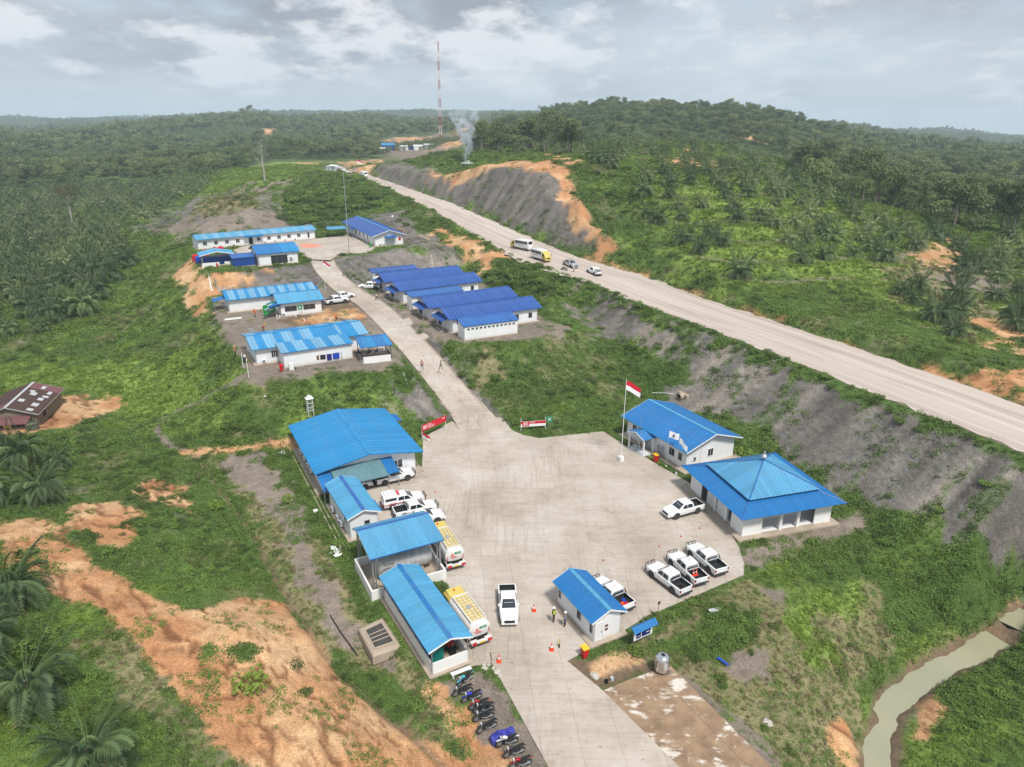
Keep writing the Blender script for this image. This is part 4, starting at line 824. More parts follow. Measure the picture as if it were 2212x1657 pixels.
for sg in (-1, 1):
    for y in (.4, 2.2): MB().box(sg * 1.6 - .1, sg * 1.6 + .1, y - .1, y + .1, .1, 2.62).build('porch_post', 'white_render', po)
MB().box(-1.75, 1.75, 0, 2.4, -.2, .16).build('porch_floor', 'grey_panel', po)
OFFICE = h
# mosque with two-tier hip roof
MA = R(-73.4); mc = np.array([30.85, 77.8]); dx = np.array([math.cos(MA), math.sin(MA)]); dy = np.array([-dx[1], dx[0]])
mo = mc - dx * 6.9 - dy * 7.1
ms = emptyobj('prayer_hall', (mo[0], mo[1], 0), MA); tag(ms, 'square white prayer hall with two-tier blue hipped roof and silver finial', 'mosque')
Lm, Wm, e = 13.8, 14.2, 3.05
def hip(root, x0, x1, y0, y1, z0, xi0, xi1, yi0, yi1, z1, mat, sw, nrib):
    A, B, C, D = (x0, y0, z0), (x1, y0, z0), (x1, y1, z0), (x0, y1, z0); a, b_, c, d = (xi0, yi0, z1), (xi1, yi0, z1), (xi1, yi1, z1), (xi0, yi1, z1)
    pt = (xi0 == xi1)
    for q_, u in (((A, B, b_, a), (1, 0, 0)), ((B, C, c, b_), (0, 1, 0)), ((C, D, d, c), (-1, 0, 0)), ((D, A, a, d), (0, -1, 0))):
        sheets(root, q_[:3] if pt else q_, u, mat, sw, nrib, .03)
    for p_, q_ in ((A, a), (B, b_), (C, c), (D, d)): MB().tube([Vector(p_) + Vector((0, 0, .03)), Vector(q_) + Vector((0, 0, .03))], .075, 6).build('hip_cap', 'roof_navy', root)
lr = MB().box(2.4, Lm - 2.4, 2.4, Wm - 2.4, 3.5, 3.56).build('lower_roof', 'steel_grey', ms)
hip(lr, 0, Lm, 0, Wm, e, 2.9, Lm - 2.9, 2.9, Wm - 2.9, e + .95, 'roof_mid', .55, 2)
ur = MB().box(2.6, Lm - 2.6, 2.6, Wm - 2.6, 3.86, 4.14).build('upper_roof', 'steel_grey', ms)
hip(ur, 2.1, Lm - 2.1, 2.2, Wm - 2.2, e + 1.1, Lm / 2, Lm / 2, Wm / 2, Wm / 2, e + 3.3, 'roof_pale', .55, 2)
MB().lathe([(.05, 0), (.07, .25), (.28, .35), (.36, .55), (.24, .78), (.08, .88), (.06, 1.0), (.12, 1.1), (.02, 1.35)], 18, Matrix.Translation((Lm / 2, Wm / 2, e + 3.2))).build('finial', 'galv', ms, True)
MB().box(.2, Lm - .2, .2, Wm - .2, -.3, .14).build('plinth', 'plinth', ms)
x0, x1, y0, y1 = 1.05, Lm - 1.05, 1.05, Wm - 1.05
for (a0, a1, b0, b1) in ((x0, x1, y0, y0 + .0), ):
    pass
def mwall(x0_, x1_, y0_, y1_, z0=.14, z1=3.35, nm='wall', mat='white_render'): return MB().box(x0_, x1_, y0_, y1_, z0, z1).build(nm, mat, ms)
mwall(x0, x0 + 2.6, y0, y0 + .15); mwall(x1 - 2.4, x1, y0, y0 + .15); mwall(x1 - .15, x1, y0 + .15, y0 + 2.6); mwall(x1 - .15, x1, y1 - 2.3, y1); mwall(x0, x1 - .15, y1 - .15, y1); mwall(x0, x0 + .15, y0 + .15, y1 - .15)
for i in range(2): MB().box(x0 + 5.6 + i * 2.35, x0 + 5.95 + i * 2.35, y0 + .0, y0 + .3, .14, 3.3).build('column', 'white_render', ms)
for i in range(2): MB().box(x1 - .3, x1, y0 + 5.0 + i * 2.4, y0 + 5.35 + i * 2.4, .14, 3.3).build('column', 'white_render', ms)
mwall(x0 + 2.6, x1 - 2.4, y0 + .02, y0 + .13, 2.85, 3.35, 'lintel'); mwall(x1 - .13, x1 - .02, y0 + 2.6, y1 - 2.3, 2.85, 3.35, 'lintel')
mwall(x0 + .2, x1 - 2.6, y0 + 2.5, y0 + 2.62, .14, 3.35, 'inner_wall'); mwall(x1 - 2.72, x1 - 2.6, y0 + 2.62, y1 - .2, .14, 3.35, 'inner_wall')
MB().box(x0 + .16, x1 - .16, y0 + .16, y1 - .16, .14, .17).build('tiled_floor', 'white_plastic', ms)
MB().box(x0 + 2.75, x0 + 3.8, y0 + .02, y0 + .12, .16, 2.85).build('doorway', 'dark_interior', ms)
for i, u in enumerate((3.4, 5.0, 6.6, 8.2)): MB().box(x1 - 2.6, x1 - 2.57, y0 + u, y0 + u + .9, 1.3 + (i % 2) * .5, 2.3).build('window', 'window_glass', ms)
for i in range(2): MB().box(x0 + 6.05 + i * 2.35 - 2.2, x0 + 7.85 + i * 2.35 - 2.2, y0 + .06, y0 + .09, .2, 2.85).build('screen_panel', 'grey_panel', ms)
# level 1, left: mess block with lean-to, and open shelter
def striped(i, n): return 'roof_faded' if (i * 7 % 5) in (0, 2, 3) else 'roof_sky'
h = House('mess_block', 'long white block with patchy faded blue roof and lean-to store above the green slope', f(629.3, 875.9), f(922.4, 833.9), Z1, 2.8, 10.0, 1.05, .6, .6)
h.roof(('roof_sky', 'roof_faded'), .62, 1, pattern=lambda i, n: ('roof_sky' if (n * .50 < i < n * .72 or n * .78 < i < n * .86) else striped(i, n)), trim='roof_mid'); h.walls(plinth=.5)
h.window('front', 3.0, .9, 1.0, 1.15, 3); h.aircon('front', 1.2); h.door('front', 2.0, .5, 2.0)
ln = P(*f(711.7, 920.2), Z1); lv = h.root.matrix_basis.inverted() @ Vector((ln[0], ln[1], Z1)); rn = P(*f(882.4, 894.7), Z1); rv = h.root.matrix_basis.inverted() @ Vector((rn[0], rn[1], Z1))
lb = emptyobj('lean_to_store'); lb.parent = h.root
bx0, bx1, by0 = lv.x, rv.x, (lv.y + rv.y) / 2
for (a0, a1, b0, b1) in ((bx0, bx1, by0, by0 + .1), (bx0, bx0 + .1, by0 + .1, h.y0 - .02), (bx1 - .1, bx1, by0 + .1, h.y0 - .02)): MB().box(a0, a1, b0, b1, -.1, 2.75).build('store_wall', 'white_wall', lb)
sheets(lb, [(bx0 - .35, by0 - .35, 2.72), (bx1 + .2, by0 - .35, 2.72), (bx1 + .2, h.y0 + .3, 3.12), (bx0 - .35, h.y0 + .3, 3.12)], (1, 0, 0), ('roof_sky', 'roof_faded'), .62, 1, pattern=striped)
MB().box(bx0 - .35, bx1 + .2, by0 - .38, by0 - .352, 2.6, 2.72).build('gutter', 'roof_mid', lb)
for x in (bx0 + 3, bx0 + 6.2, bx1 - 2): MB().box(x, x + .7, by0 - .03, by0 - .003, 2.48, 2.56).build('vent_strip', 'white_plastic', lb)
MESS = h
h = House('open_shelter', 'open shelter with blue flat roof and white parapet beside the ramp', f(901.3, 870), f(983.1, 865.2), Z1, 2.75, 5.2, .35, .15, .2, .97, ang=22)
h.roof(('roof_mid', 'roof_sky'), .9, 2, trim='roof_mid')
for x in (.3, h.L - .3):
    for y in (.35, h.W - .4): h.post_at(x, y, 0, 2.75, .05, 'dark_metal')
h.box('front', .2, h.L - .5, -.3, 1.0, .02, .14, 'parapet', 'white_render'); h.box('right', 0, h.W - .6, -.3, .9, .02, .1, 'side_rail', 'steel_grey'); MB().box(.1, h.L - .1, .1, h.W - .1, -.15, .06).build('floor_slab', 'plinth', h.root)
SHELTER = h
# level 1, rear: clinic block and wing
h = House('clinic_block', 'long white block with striped faded blue roof below the upper bench', f(564.7, 751.5), f(793, 727), Z1, 2.8, 8.6, 1.1, .5, .6)
h.roof(('roof_sky', 'roof_faded'), .7, 1, pattern=lambda i, n: 'roof_faded' if i % 3 else 'roof_sky', trim='roof_mid'); h.walls(plinth=.5)
for u in (2.2, 5.6): h.window('front', u, .1, 1.0, 2.0, 2, 'frame_white', 'white_plastic', 'door')
h.leanto('left', 2.0, 5.0, 2.5, 2.6, .5, 'roof_mid', .8, 2, 2, name='side_shelter'); h.leanto('right', 3.2, 6.4, 2.7, 1.8, .3, 'roof_mid', .8, 2, 0, name='door_canopy')
CLINIC = h
h = House('clinic_wing', 'white front wing with pale azure roof and wide dark windows', f(694.4, 760.7), f(810.7, 748), Z1, 2.85, 9.0, 1.15, .55, .6)
h.roof('roof_azure', .7, 3, rib=.02, cap='roof_mid', trim='roof_mid', back=True); h.walls(plinth=.5)
h.window('front', 2.0, 1.0, 2.3, .95, 2, 'frame_grey'); h.window('front', 5.7, 1.0, 2.3, .95, 2, 'frame_grey'); h.aircon('front', .5); h.leanto('left', 5.0, 8.3, 2.75, 2.2, .35, 'roof_mid', .8, 2, 0, name='link_canopy'); h.leanto('left', 5.0, 8.2, 2.35, 3.0, .4, 'roof_azure', .8, 2, 2, name='low_canopy')
WING = h
# level 1, right: barracks
BG = 'barracks in the row right of the ramp'
def barrack(p1, p2, label, W=8.6, win=True):
    h = House('barrack', label, f(*p1), f(*p2), Z1, 2.9, W, 1.35, .9, .5, group=BG); h.roof('roof_blue', .8, 1, trim='roof_blue', rib=.04); h.walls(plinth=.4)
    h.leanto('left', 1.0, W - 2.0, 2.75, 1.7, .5, 'roof_blue', .8, 1, 2, name='entrance_canopy')
    if win:
        h.window('front', h.x1 - h.x0 - 1.6, 1.0, .7, .95, 1, 'frame_grey'); h.window('front', h.x1 - h.x0 - 4.6, 1.0, .7, .95, 1, 'frame_grey')
    h.window('left', 1.6, .3, 1.6, 1.4, 3, 'frame_grey', 'dark_interior', 'louvre_screen'); h.door('left', 4, .9); return h
BAR1 = barrack((959.8, 705.2), (1160.9, 684.9), 'white barrack with deep blue roof, rearmost of the row under the dark bank', 7.6)
BAR2 = barrack((999.5, 728.9), (1207.2, 702.9), 'white barrack with deep blue roof, second from the dark bank')
BAR3 = barrack((1072.7, 771.2), (1296.3, 741.4), 'white barrack with deep blue roof, next beyond the small link building')
BAR4 = barrack((1122.7, 800.1), (1356.2, 768.3), 'white barrack with deep blue roof, right behind the windowed wash house')
h = House('link_building', 'small white link building with short blue roof between the barracks', f(1027, 742.8), f(1160, 726), Z1, 2.85, 3.0, .45, .25, .2, .96); h.roof('roof_navy', .8, 1, trim='roof_blue'); h.walls(plinth=.3, sides=('front', 'left', 'right'), gable=False)
h = House('back_store', 'low white store with blue roof at the foot of the dark bank', f(930.5, 682), f(1045, 671), Z1, 2.7, 3.0, .4, .2, .2, .96); h.roof('roof_blue', .8, 1, trim='roof_blue'); h.walls(plinth=.3)
h = House('wash_house', 'white wash house with a row of small dark vents under its blue roof', f(1158.9, 817.2), f(1296.9, 799.2), Z1, 2.75, 3.2, .75, .15, .15, .96)
h.roof('roof_navy', .7, 1, trim='roof_blue'); h.walls(plinth=.12)
for i in range(12): h.window('front', .85 + i * (h.L - 2.0) / 11, 1.95, .48, .32, 1, 'frame_white')
WASH = h
# level 2
h = House('long_dormitory', 'very long white dormitory with pale blue roof and ten small windows', f(490.4, 600.2), f(791.3, 574.1), Z2, 2.75, 7.4, .85, .4, .6)
h.roof(('roof_azure', 'roof_faded'), .8, 1, pattern=lambda i, n: 'roof_azure' if i % 4 in (0, 1) else 'roof_faded', trim='roof_mid'); h.walls(plinth=.4)
Ld = h.x1 - h.x0
for i in range(11):
    if i in (4,): continue
    u = Ld * (.055 + i * .0885)
    h.window('front', u, 1.0, .95, .95, 2, 'frame_white') if i < 10 else h.window('front', u, .6, .5, 1.4, 1, 'frame_grey')
for i in (3, 5, 6, 7, 8, 9): h.aircon('front', Ld * (.055 + i * .0885) - 1.2, .2)
h.door('front', Ld * .43, 1.0, 2.1, 'dark_interior', frame='frame_grey'); h.leanto('front', Ld * .37, Ld * .53, 2.62, 1.2, .22, 'roof_mid', .8, 1, 0, name='door_canopy')
DORM = h
h = House('canteen', 'white canteen with two-tone blue roof and a large dark window', f(640.8, 636.6), f(749.4, 627), Z2, 3.0, 9.0, 1.5, .5, .5)
h.roof(('roof_mid', 'roof_sky'), .8, 1, pattern=lambda i, n: 'roof_sky' if i > n * .56 else 'roof_mid', trim='roof_mid'); h.walls(plinth=.3, pw=1.4)
h.window('front', (h.x1 - h.x0) * .52, .35, 3.9, 1.9, 3, 'frame_grey'); h.aircon('front', (h.x1 - h.x0) * .82, 1.2)
CANTEEN = h
h = House('blue_store', 'low deep blue clad store between kitchen and canteen', f(580, 646.5), f(638, 641), Z2, 2.2, 3.2, .5, .1, .15, .9); h.roof('roof_navy', .8, 2, trim='roof_navy'); h.walls('blue_cladding', .6, plinth=.1)
h = House('kitchen_shelter', 'open kitchen shelter with pale azure gable roof and low white walls', f(520, 631), f(525, 613), Z2, 2.75, 8.0, .8, .2, .3, ang=118, L=5.2)
h.root.location = Vector(P(*f(586, 634), Z2 + 2.75)) * 1.0; h.root.location.z = Z2; h.roof('roof_azure', .8, 3, rib=.02)
for x in (.3, h.L - .3):
    for y in (.4, h.W - .5): h.post_at(x, y, 0, h.zr(y) - .1, .06)
h.box('left', .1, 4.0, -.2, .95, .0, .12, 'low_wall', 'white_render'); h.box('left', 5.2, 7.3, -.2, .95, .0, .12, 'low_wall', 'white_render'); MB().box(1.8, h.L - .5, 1.0, h.W - 1.0, 0, 1.9).build('kitchen_unit', 'blue_cladding', h.root)
MB().box(.2, h.L - .2, .2, h.W - .2, -.2, .05).build('floor_slab', 'plinth', h.root)
h = House('site_hall', 'white hall with deep blue gable roof on the upper bench', f(853.5, 554.7), f(931.1, 592.3), Z2, 2.9, 10.0, 1.5, .8, .9)
h.roof('roof_blue', .9, 1, trim='white_trim', cap='roof_azure'); h.walls(plinth=.5)
for i in range(6): h.window('front', 4 + i * 3.8, 1.0, .6, 1.2, 1, 'frame_grey')
for i in range(6): h.aircon('front', 5.5 + i * 3.6, .2)
h.leanto('front', 9.5, 13.5, 2.75, 1.7, .35, 'roof_blue', .8, 1, 2, name='porch_canopy'); h.leanto('right', 2.8, 6.0, 2.75, 1.5, .35, 'roof_navy', .8, 1, 0, name='side_canopy')
h.door('right', 4.4, 1.6); h.box('right', 6.9, 7.6, 1.2, 2.1, .003, .012, 'notice', 'red')
for u in (1.5, 2.6, 5.2): h.aircon('right', u, .2)
HALL2 = h
h = House('tool_canopy', 'small flat blue canopy with tools beside the upper hall', f(818, 573.5), f(865, 571.5), Z2, 2.6, 4.0, .2, .1, .1, .9); h.roof('roof_pale', .8, 2, trim='roof_mid')
for x in (.2, h.L - .2):
    for y in (.3, 3.7): h.post_at(x, y, 0, 2.6, .04, 'dark_metal')
# concrete aprons on the benches, ramp slabs
ap = emptyobj('upper_apron'); tag(ap, 'concrete apron on the upper bench before the dormitory', 'apron', kind='structure')
AP = pxpoly("505 540;520 533;690 515;745 508;760 510;812 537;790 547;735 549;722 556;715 562;672 560;655 552;652 545;560 550;510 556", Z2)
slabs(ap, AP, GA, 5.0, 5.0, Z2 + .02)
b = NB('brick_red_floor'); b.set(b.mix(b.noise(2, 4, .6, b.coord()), srgb(196, 112, 88), srgb(222, 150, 126)), .85)
for nm, s_ in (('painted_court', "648 527;668 526;700 531;680 535;655 536"), ('painted_bay', "612 538;632 536;630 546;620 548")):
    pl = pxpoly(s_, Z2); o = prism(nm, pl, Z2 + .022, Z2 + .03, 'brick_red_floor'); tag(o, 'salmon painted bay on the upper concrete apron' if nm[8] == 'b' else 'salmon painted rectangle on the apron behind the canteen', 'marking', kind='structure')
ramp = emptyobj('ramp_road'); tag(ramp, 'grooved concrete ramp climbing from the yard to the benches', 'road', kind='structure')
_o = np.array(RAMP)
_L = np.append(0, np.cumsum(np.linalg.norm(np.diff(_o, axis=0), axis=1))); _n = int(_L[-1] / 2.4)
_s = np.linspace(0, _L[-1], _n + 1); _c3 = np.stack([np.interp(_s, _L, _o[:, k]) for k in range(3)], 1); _t3 = np.gradient(_c3[:, :2], axis=0); _t3 /= np.linalg.norm(_t3, axis=1)[:, None]; _n3 = np.stack([_t3[:, 1], -_t3[:, 0]], 1)
for i in range(_n):
    for (u0, u1) in ((-RAMP_HW, -.012), (.012, RAMP_HW)):
        w0, w1 = (1 + .25 * (i < 6) * (6 - i) / 6,) * 2
        q_ = []
        for j, g_ in ((i, .01), (i + 1, -.01)):
            c_ = _c3[j] + np.append(_t3[j] * g_, 0)
            for u in ((u0, u1) if j == i else (u1, u0)): q_.append((c_[0] + _n3[j][0] * u * w0, c_[1] + _n3[j][1] * u * w0, c_[2] + .035))
        MB().prism([(x, y, z - .14) for x, y, z in q_], (0, 0, .14)).build('concrete_slab', 'concrete', ramp)
for sg in (-1, 1):   # raised side kerbs
    for i in range(2, _n):
        a_, b2 = _c3[i], _c3[i + 1]; e0, e1 = sg * (RAMP_HW + .02), sg * (RAMP_HW + .2)
        q_ = [(a_[0] + _n3[i][0] * e0, a_[1] + _n3[i][1] * e0, a_[2] - .1), (b2[0] + _n3[i+1][0] * e0, b2[1] + _n3[i+1][1] * e0, b2[2] - .1), (b2[0] + _n3[i+1][0] * e1, b2[1] + _n3[i+1][1] * e1, b2[2] - .1), (a_[0] + _n3[i][0] * e1, a_[1] + _n3[i][1] * e1, a_[2] - .1)]
        MB().prism(q_, (0, 0, .22)).build('kerb', 'plinth', ramp)
for k_, s_ in enumerate(("846 694;885 686;893 697;862 701", "894 716;945 706;957 716;906 722", "838 770;790 775;815 748;830 745")):
    pl = pxpoly(s_, Z1); mb = MB(); mb.loft([[(x_, y_, ground(x_, y_) - .3) for x_, y_ in pl], [(x_, y_, ground(x_, y_) + .10) for x_, y_ in pl]]); o = mb.build('side_path', 'concrete'); tag(o, ('short concrete path from the ramp towards the barrack with the yellow bin', 'short concrete path from the ramp towards the wash house', 'concrete strip joining the mess block to the ramp')[k_], 'path', kind='structure')

# washing slab, caked with mud
b = NB('muddy_slab'); v = b.coord('Object'); big = b.noise(.35, 6, .65, b.mapping(v, (1, 1, 1), (0, 0, .6)), .8); fl = b.noise(1.0, 5, .6, b.mapping(v, (.5, 2.2, 1), (0, 0, -.75)))
mud = b.ramp(b.math('ADD', b.math('MULTIPLY', big, .65), b.math('MULTIPLY', fl, .35)), [(.41, 0.0), (.46, 1.0)])
mc_ = b.ramp(b.noise(.8, 5, .6, v), [(.3, srgb(118, 96, 76)), (.5, srgb(140, 116, 92)), (.72, srgb(158, 134, 106))]); cc = b.ramp(b.noise(2, 4, .6, v), [(.3, srgb(190, 178, 164)), (.7, srgb(206, 200, 192))])
b.set(b.mix(mud, cc, mc_), b.math('SUBTRACT', .85, b.math('MULTIPLY', mud, .35)), 0, .4); b.bump(b.noise(4, 4, .6, v), .1, .02)
WASH_PX = "1302 1492;1362 1467;1447 1437;1660 1650;1790 1790;1640 1840;1560 1750"
ws = emptyobj('washing_slab'); tag(ws, 'muddy concrete washing slab beside the entrance road', 'slab', kind='structure')
slabs(ws, pxpoly(WASH_PX, 0), R(-61), 6.0, 5.5, .0, mat='muddy_slab', off=(.5, 2.0))
# ------------------------------------------------------------------ vehicles
b = NB('car_white'); v = b.coord('Object'); sp_ = b.node('SeparateXYZ'); b.l.new(v, sp_.inputs[0]); low = b.ramp(sp_.outputs['Z'], [(.35, 1.0), (.85, 0.0)]); dn = b.ramp(b.noise(3, 5, .65, v), [(.35, 0.0), (.7, 1.0)])
b.set(b.mix(b.math('MULTIPLY', b.math('MULTIPLY', low, dn), .65), (.80, .81, .82), (.36, .28, .20)), .28, 0, .5); b.b.inputs['Coat Weight'].default_value = .4
paint_mat('car_silver', (.48, .51, .54), .3, .05, 2, .2, .5); paint_mat('bed_liner', (.02, .02, .022), .8, .3, 4, .15); paint_mat('truck_yellow', srgb(198, 176, 92), .45, .06, 2, .12); paint_mat('tank_white', (.70, .70, .68), .4, .08, 1, .3); paint_mat('skirt', (.05, .05, .05), .7, .2, 3, .3)
paint_mat('deck_cream', srgb(204, 192, 160), .7, .15, 2, .4); b = NB('car_glass'); b.set((.02, .026, .032), .06, 0, .7); b = NB('lamp_clear'); b.set((.6, .62, .64), .15, .2, .6); b = NB('lamp_red'); b.set((.35, .01, .01), .2, 0, .6); b = NB('rim'); b.set((.30, .30, .31), .4, .6); b = NB('dusty_rim'); b.set((.30, .24, .18), .8)
def wheel_meshes(r, w, rim='rim'):
    RX = Matrix.Rotation(math.pi / 2, 4, 'X'); t = MB().lathe([(r * .62, -w / 2), (r * .93, -w / 2), (r, -w * .32), (r, w * .32), (r * .93, w / 2), (r * .62, w / 2)], 20, RX, False).mesh('tyre', 'rubber', True)
    m = MB(); m.lathe([(.03, w * .30), (r * .2, w * .34), (r * .3, w * .22), (r * .63, w * .36), (r * .64, -w * .4)], 20, RX); return t, m.mesh('rim', rim, True)
def add_wheel(root, wm, x, y, r):
    o = inst('wheel', wm[0], root, (x, y, r)); inst('rim', wm[1], o, (0, 0, 0), (0, 0, 0 if y < 0 else math.pi)); return o
def ring(x, w, z0, z1, ch=.10): return [(x, -w * .94, z0), (x, w * .94, z0), (x, w, z0 + ch), (x, w, z1 - ch), (x, w - ch * .8, z1), (x, -w + ch * .8, z1), (x, -w, z1 - ch), (x, -w, z0 + ch)]
WM_CAR = wheel_meshes(.38, .25); WM_DUST = wheel_meshes(.38, .25, 'dusty_rim'); WM_BIG = wheel_meshes(.45, .26)
def make_pickup(paint='car_white', bull=False, roll=False, canopy=False, cover=False, suv=False, dusty=False, rails=False):
    t = emptyobj('pickup_truck')
    secs = [ring(-1.02, .90, .42, 1.10), ring(.2, .915, .40, 1.10), ring(1.0, .915, .40, 1.12, .11), ring(1.75, .90, .42, 1.09, .15), ring(2.3, .86, .44, 1.0, .17), ring(2.55, .78, .48, .9, .16), ring(2.64, .66, .52, .78, .10)]
    bd = MB().loft(secs).build('body', paint, t, True)
    if suv or canopy: MB().loft([ring(-2.6, .84, .5, 1.08, .12), ring(-2.5, .90, .45, 1.12), ring(-1.03, .90, .42, 1.12)]).build('rear_body', paint, t, True)
    else:
        bed = MB()
        for sg in (-1, 1): bed.prism([(-2.58, sg * .78, .5), (-1.04, sg * .78, .5), (-1.04, sg * .90, .55), (-2.58, sg * .90, .55)], (0, 0, .0001)); bed.loft([[(x, sg * .79, .45), (x, sg * .88, .42), (x, sg * .905, .6), (x, sg * .905, 1.06), (x, sg * .87, 1.11), (x, sg * .79, 1.11)] for x in (-2.58, -1.04)])
        bed.box(-2.62, -2.54, -.88, .88, .5, 1.10); bed.build('bed', paint, t, False)
        MB().box(-2.54, -1.04, -.788, .788, .46, .60).build('bed_floor', 'bed_liner', t); li = MB(); li.box(-2.54, -1.03, -.79, -.775, .6, 1.09); li.box(-2.54, -1.03, .775, .79, .6, 1.09); li.box(-1.06, -1.03, -.77, .77, .6, 1.09); li.box(-2.54, -2.52, -.77, .77, .6, 1.09); li.build('bed_lining', 'bed_liner', t)
        if cover: MB().box(-2.6, -1.0, -.86, .86, 1.115, 1.15).build('bed_cover', 'black', t)
    xr = -2.35 if suv else -.95; xt = -2.1 if suv else -.82
    def cr(z, x0, x1, w): return [(x0, -w, z), (x1, -w, z), (x1 + .07, -w * .55, z), (x1 + .07, w * .55, z), (x1, w, z), (x0, w, z)]
    MB().loft([cr(1.08, xr, 1.18, .865), cr(1.45, (xr + xt) / 2 - .02, .66, .775), cr(1.69, xt, .28, .69), cr(1.75, xt + .12, .12, .58)]).build('cabin', paint, t, True)
    def gl(pts, nm='window'): return MB().quad(*pts).build(nm, 'car_glass', t)
    gl([(1.175, -.68, 1.155), (1.175, .68, 1.155), (.435, .58, 1.645), (.435, -.58, 1.645)], 'windscreen'); gl([(xr - .012, .70, 1.2), (xr - .012, -.70, 1.2), (xt - .012, -.58, 1.62), (xt - .012, .58, 1.62)], 'rear_window')
    for sg in (-1, 1):
        def P3(x, z): return (x, sg * (.872 - (z - 1.08) * .235 + .010), z)
        gl([P3(.02, 1.17), P3(.86, 1.17), P3(.42, 1.60), P3(.02, 1.62)]); gl([P3(-.78, 1.17), P3(-.05, 1.17), P3(-.05, 1.62), P3(-.70, 1.60)])
        if suv: gl([P3(-2.1, 1.2), P3(-.9, 1.2), P3(-.9, 1.60), P3(-1.95, 1.58)])
        mr = MB().box(.72, .88, sg * .93 - .09, sg * .93 + .09, 1.13, 1.32).build('mirror', paint, t)
        for x in (-.42, .48): MB().box(x - .14, x - .02, sg * .922 - .006, sg * .922 + .006, .95, .985).build('door_handle', 'dark_metal', t)
        MB().box(2.28, 2.52, sg * .66 - .14, sg * .66 + .14, .80, .95).build('headlight', 'lamp_clear', t); MB().box(-2.635, -2.56, sg * .80 - .08, sg * .80 + .08, .72, 1.05).build('tail_light', 'lamp_red', t)
        for x in (-1.55, 1.56): MB().lathe([(.47, -.004), (.47, .004)], 18, Matrix.Translation((x, sg * .914, .46)) @ Matrix.Rotation(math.pi / 2, 4, 'X')).build('wheel_arch', 'skirt', t)
        MB().box(-1.05, 1.05, sg * .88 - .07, sg * .88 + .07, .34, .39).build('side_step', 'dark_metal', t)
    wm = WM_DUST if dusty else WM_CAR
    for x in (-1.55, 1.56):
        for sg in (-1, 1): add_wheel(t, wm, x, sg * .82, .38)
    MB().box(2.56, 2.67, -.5, .5, .58, .84).build('grille', 'black', t); MB().box(2.5, 2.70, -.78, .78, .42, .56).build('front_bumper', 'skirt' if bull else paint, t); MB().box(-2.78, -2.6, -.8, .8, .44, .56).build('rear_bumper', 'dark_metal', t); MB().box(-2.66, -2.63, -.26, .26, .62, .74).build('number_plate', 'white_plastic', t); MB().box(2.69, 2.71, -.24, .24, .46, .56).build('number_plate', 'white_plastic', t)
    if bull: MB().tube([(2.72, -.62, .5), (2.82, -.6, 1.02), (2.82, .6, 1.02), (2.72, .62, .5)], .045, 8).tube([(2.8, -.25, .5), (2.84, -.25, 1.02)], .035).tube([(2.8, .25, .5), (2.84, .25, 1.02)], .035).build('bull_bar', 'black', t)
    if roll:
        MB().tube([(-1.15, -.76, 1.1), (-1.15, -.68, 1.68), (-1.15, .68, 1.68), (-1.15, .76, 1.1)], .04, 8).tube([(-1.45, -.76, 1.1), (-1.2, -.68, 1.6)], .03).tube([(-1.45, .76, 1.1), (-1.2, .68, 1.6)], .03).tube([(-1.15, -.7, 1.4), (-1.15, .7, 1.4)], .03).build('roll_bar', 'black', t)
        MB().tube([(2.5, -.7, 1.0), (2.55, -.72, 3.0)], .012, 5).build('whip_antenna', 'white_plastic', t); MB().prism([(2.55, -.72, 3.0), (2.55, -.72, 2.7), (2.25, -.78, 2.82)], (0, .01, 0)).build('pennant', 'orange_plastic', t)
        MB().lathe([(.06, 0), (.06, .08), (.03, .11)], 10, Matrix.Translation((-.3, 0, 1.75))).build('beacon', 'orange_plastic', t)
    if rails:
        for sg in (-1, 1): MB().tube([(-.7, sg * .6, 1.78), (.1, sg * .6, 1.78)], .02).build('roof_rail', 'galv', t)
    if canopy:
        cn = MB().loft([[(x, -.85, 1.08), (x, .85, 1.08), (x, .78, 1.72), (x, .66, 1.86), (x, -.66, 1.86), (x, -.78, 1.72)] for x in (-2.55, -.95)]).build('canopy', paint, t, False)
        for sg in (-1, 1):
            MB().quad((-2.4, sg * .835, 1.28), (-1.0, sg * .835, 1.28), (-1.0, sg * .800, 1.62), (-2.35, sg * .800, 1.62)).build('canopy_window', 'car_glass', cn); MB().box(-2.5, 2.2, sg * .918 - .004, sg * .918 + .004, .82, .92).build('red_stripe', 'red', t)
            MB().tube([(-2.4, sg * .62, 1.95), (-1.0, sg * .62, 1.95)], .025).build('roof_rack', 'galv', cn)
        for x in (-2.3, -1.85, -1.4): MB().box(x, x + .05, -.62, .62, 1.94, 1.97).build('rack_bar', 'galv', cn)
        MB().box(-.75, -.5, -.5, .5, 1.76, 1.87).build('light_bar', 'red', t); MB().quad((-2.562, .6, 1.3), (-2.562, -.6, 1.3), (-2.555, -.55, 1.66), (-2.555, .55, 1.66)).build('rear_glass', 'car_glass', cn); MB().box(-2.635, -2.61, -.7, .7, .56, .66).build('red_band', 'red', t)
        text_on('AMBULANCE', .17, 'red', t, (-1.5, -.925, 1.02), (R(90), 0, 0))
    return t
def by_wheels(fw_, rw_, side, z):
    a, b_ = P(*f(*fw_), z), P(*f(*rw_), z); d = (a - b_)[:2]; d /= np.linalg.norm(d); m = (a + b_)[:2] / 2; r = np.array([d[1], -d[0]]) * (1 if side == 'L' else -1); m = m + r * .82; return (m[0], m[1], z), math.atan2(d[1], d[0])
def by_ends(fr, rr, z): a, b_ = P(*f(*fr), z), P(*f(*rr), z); d = (a - b_)[:2]; m = (a + b_)[:2] / 2; return (m[0], m[1], z), math.atan2(d[1], d[0])
YZ = .026
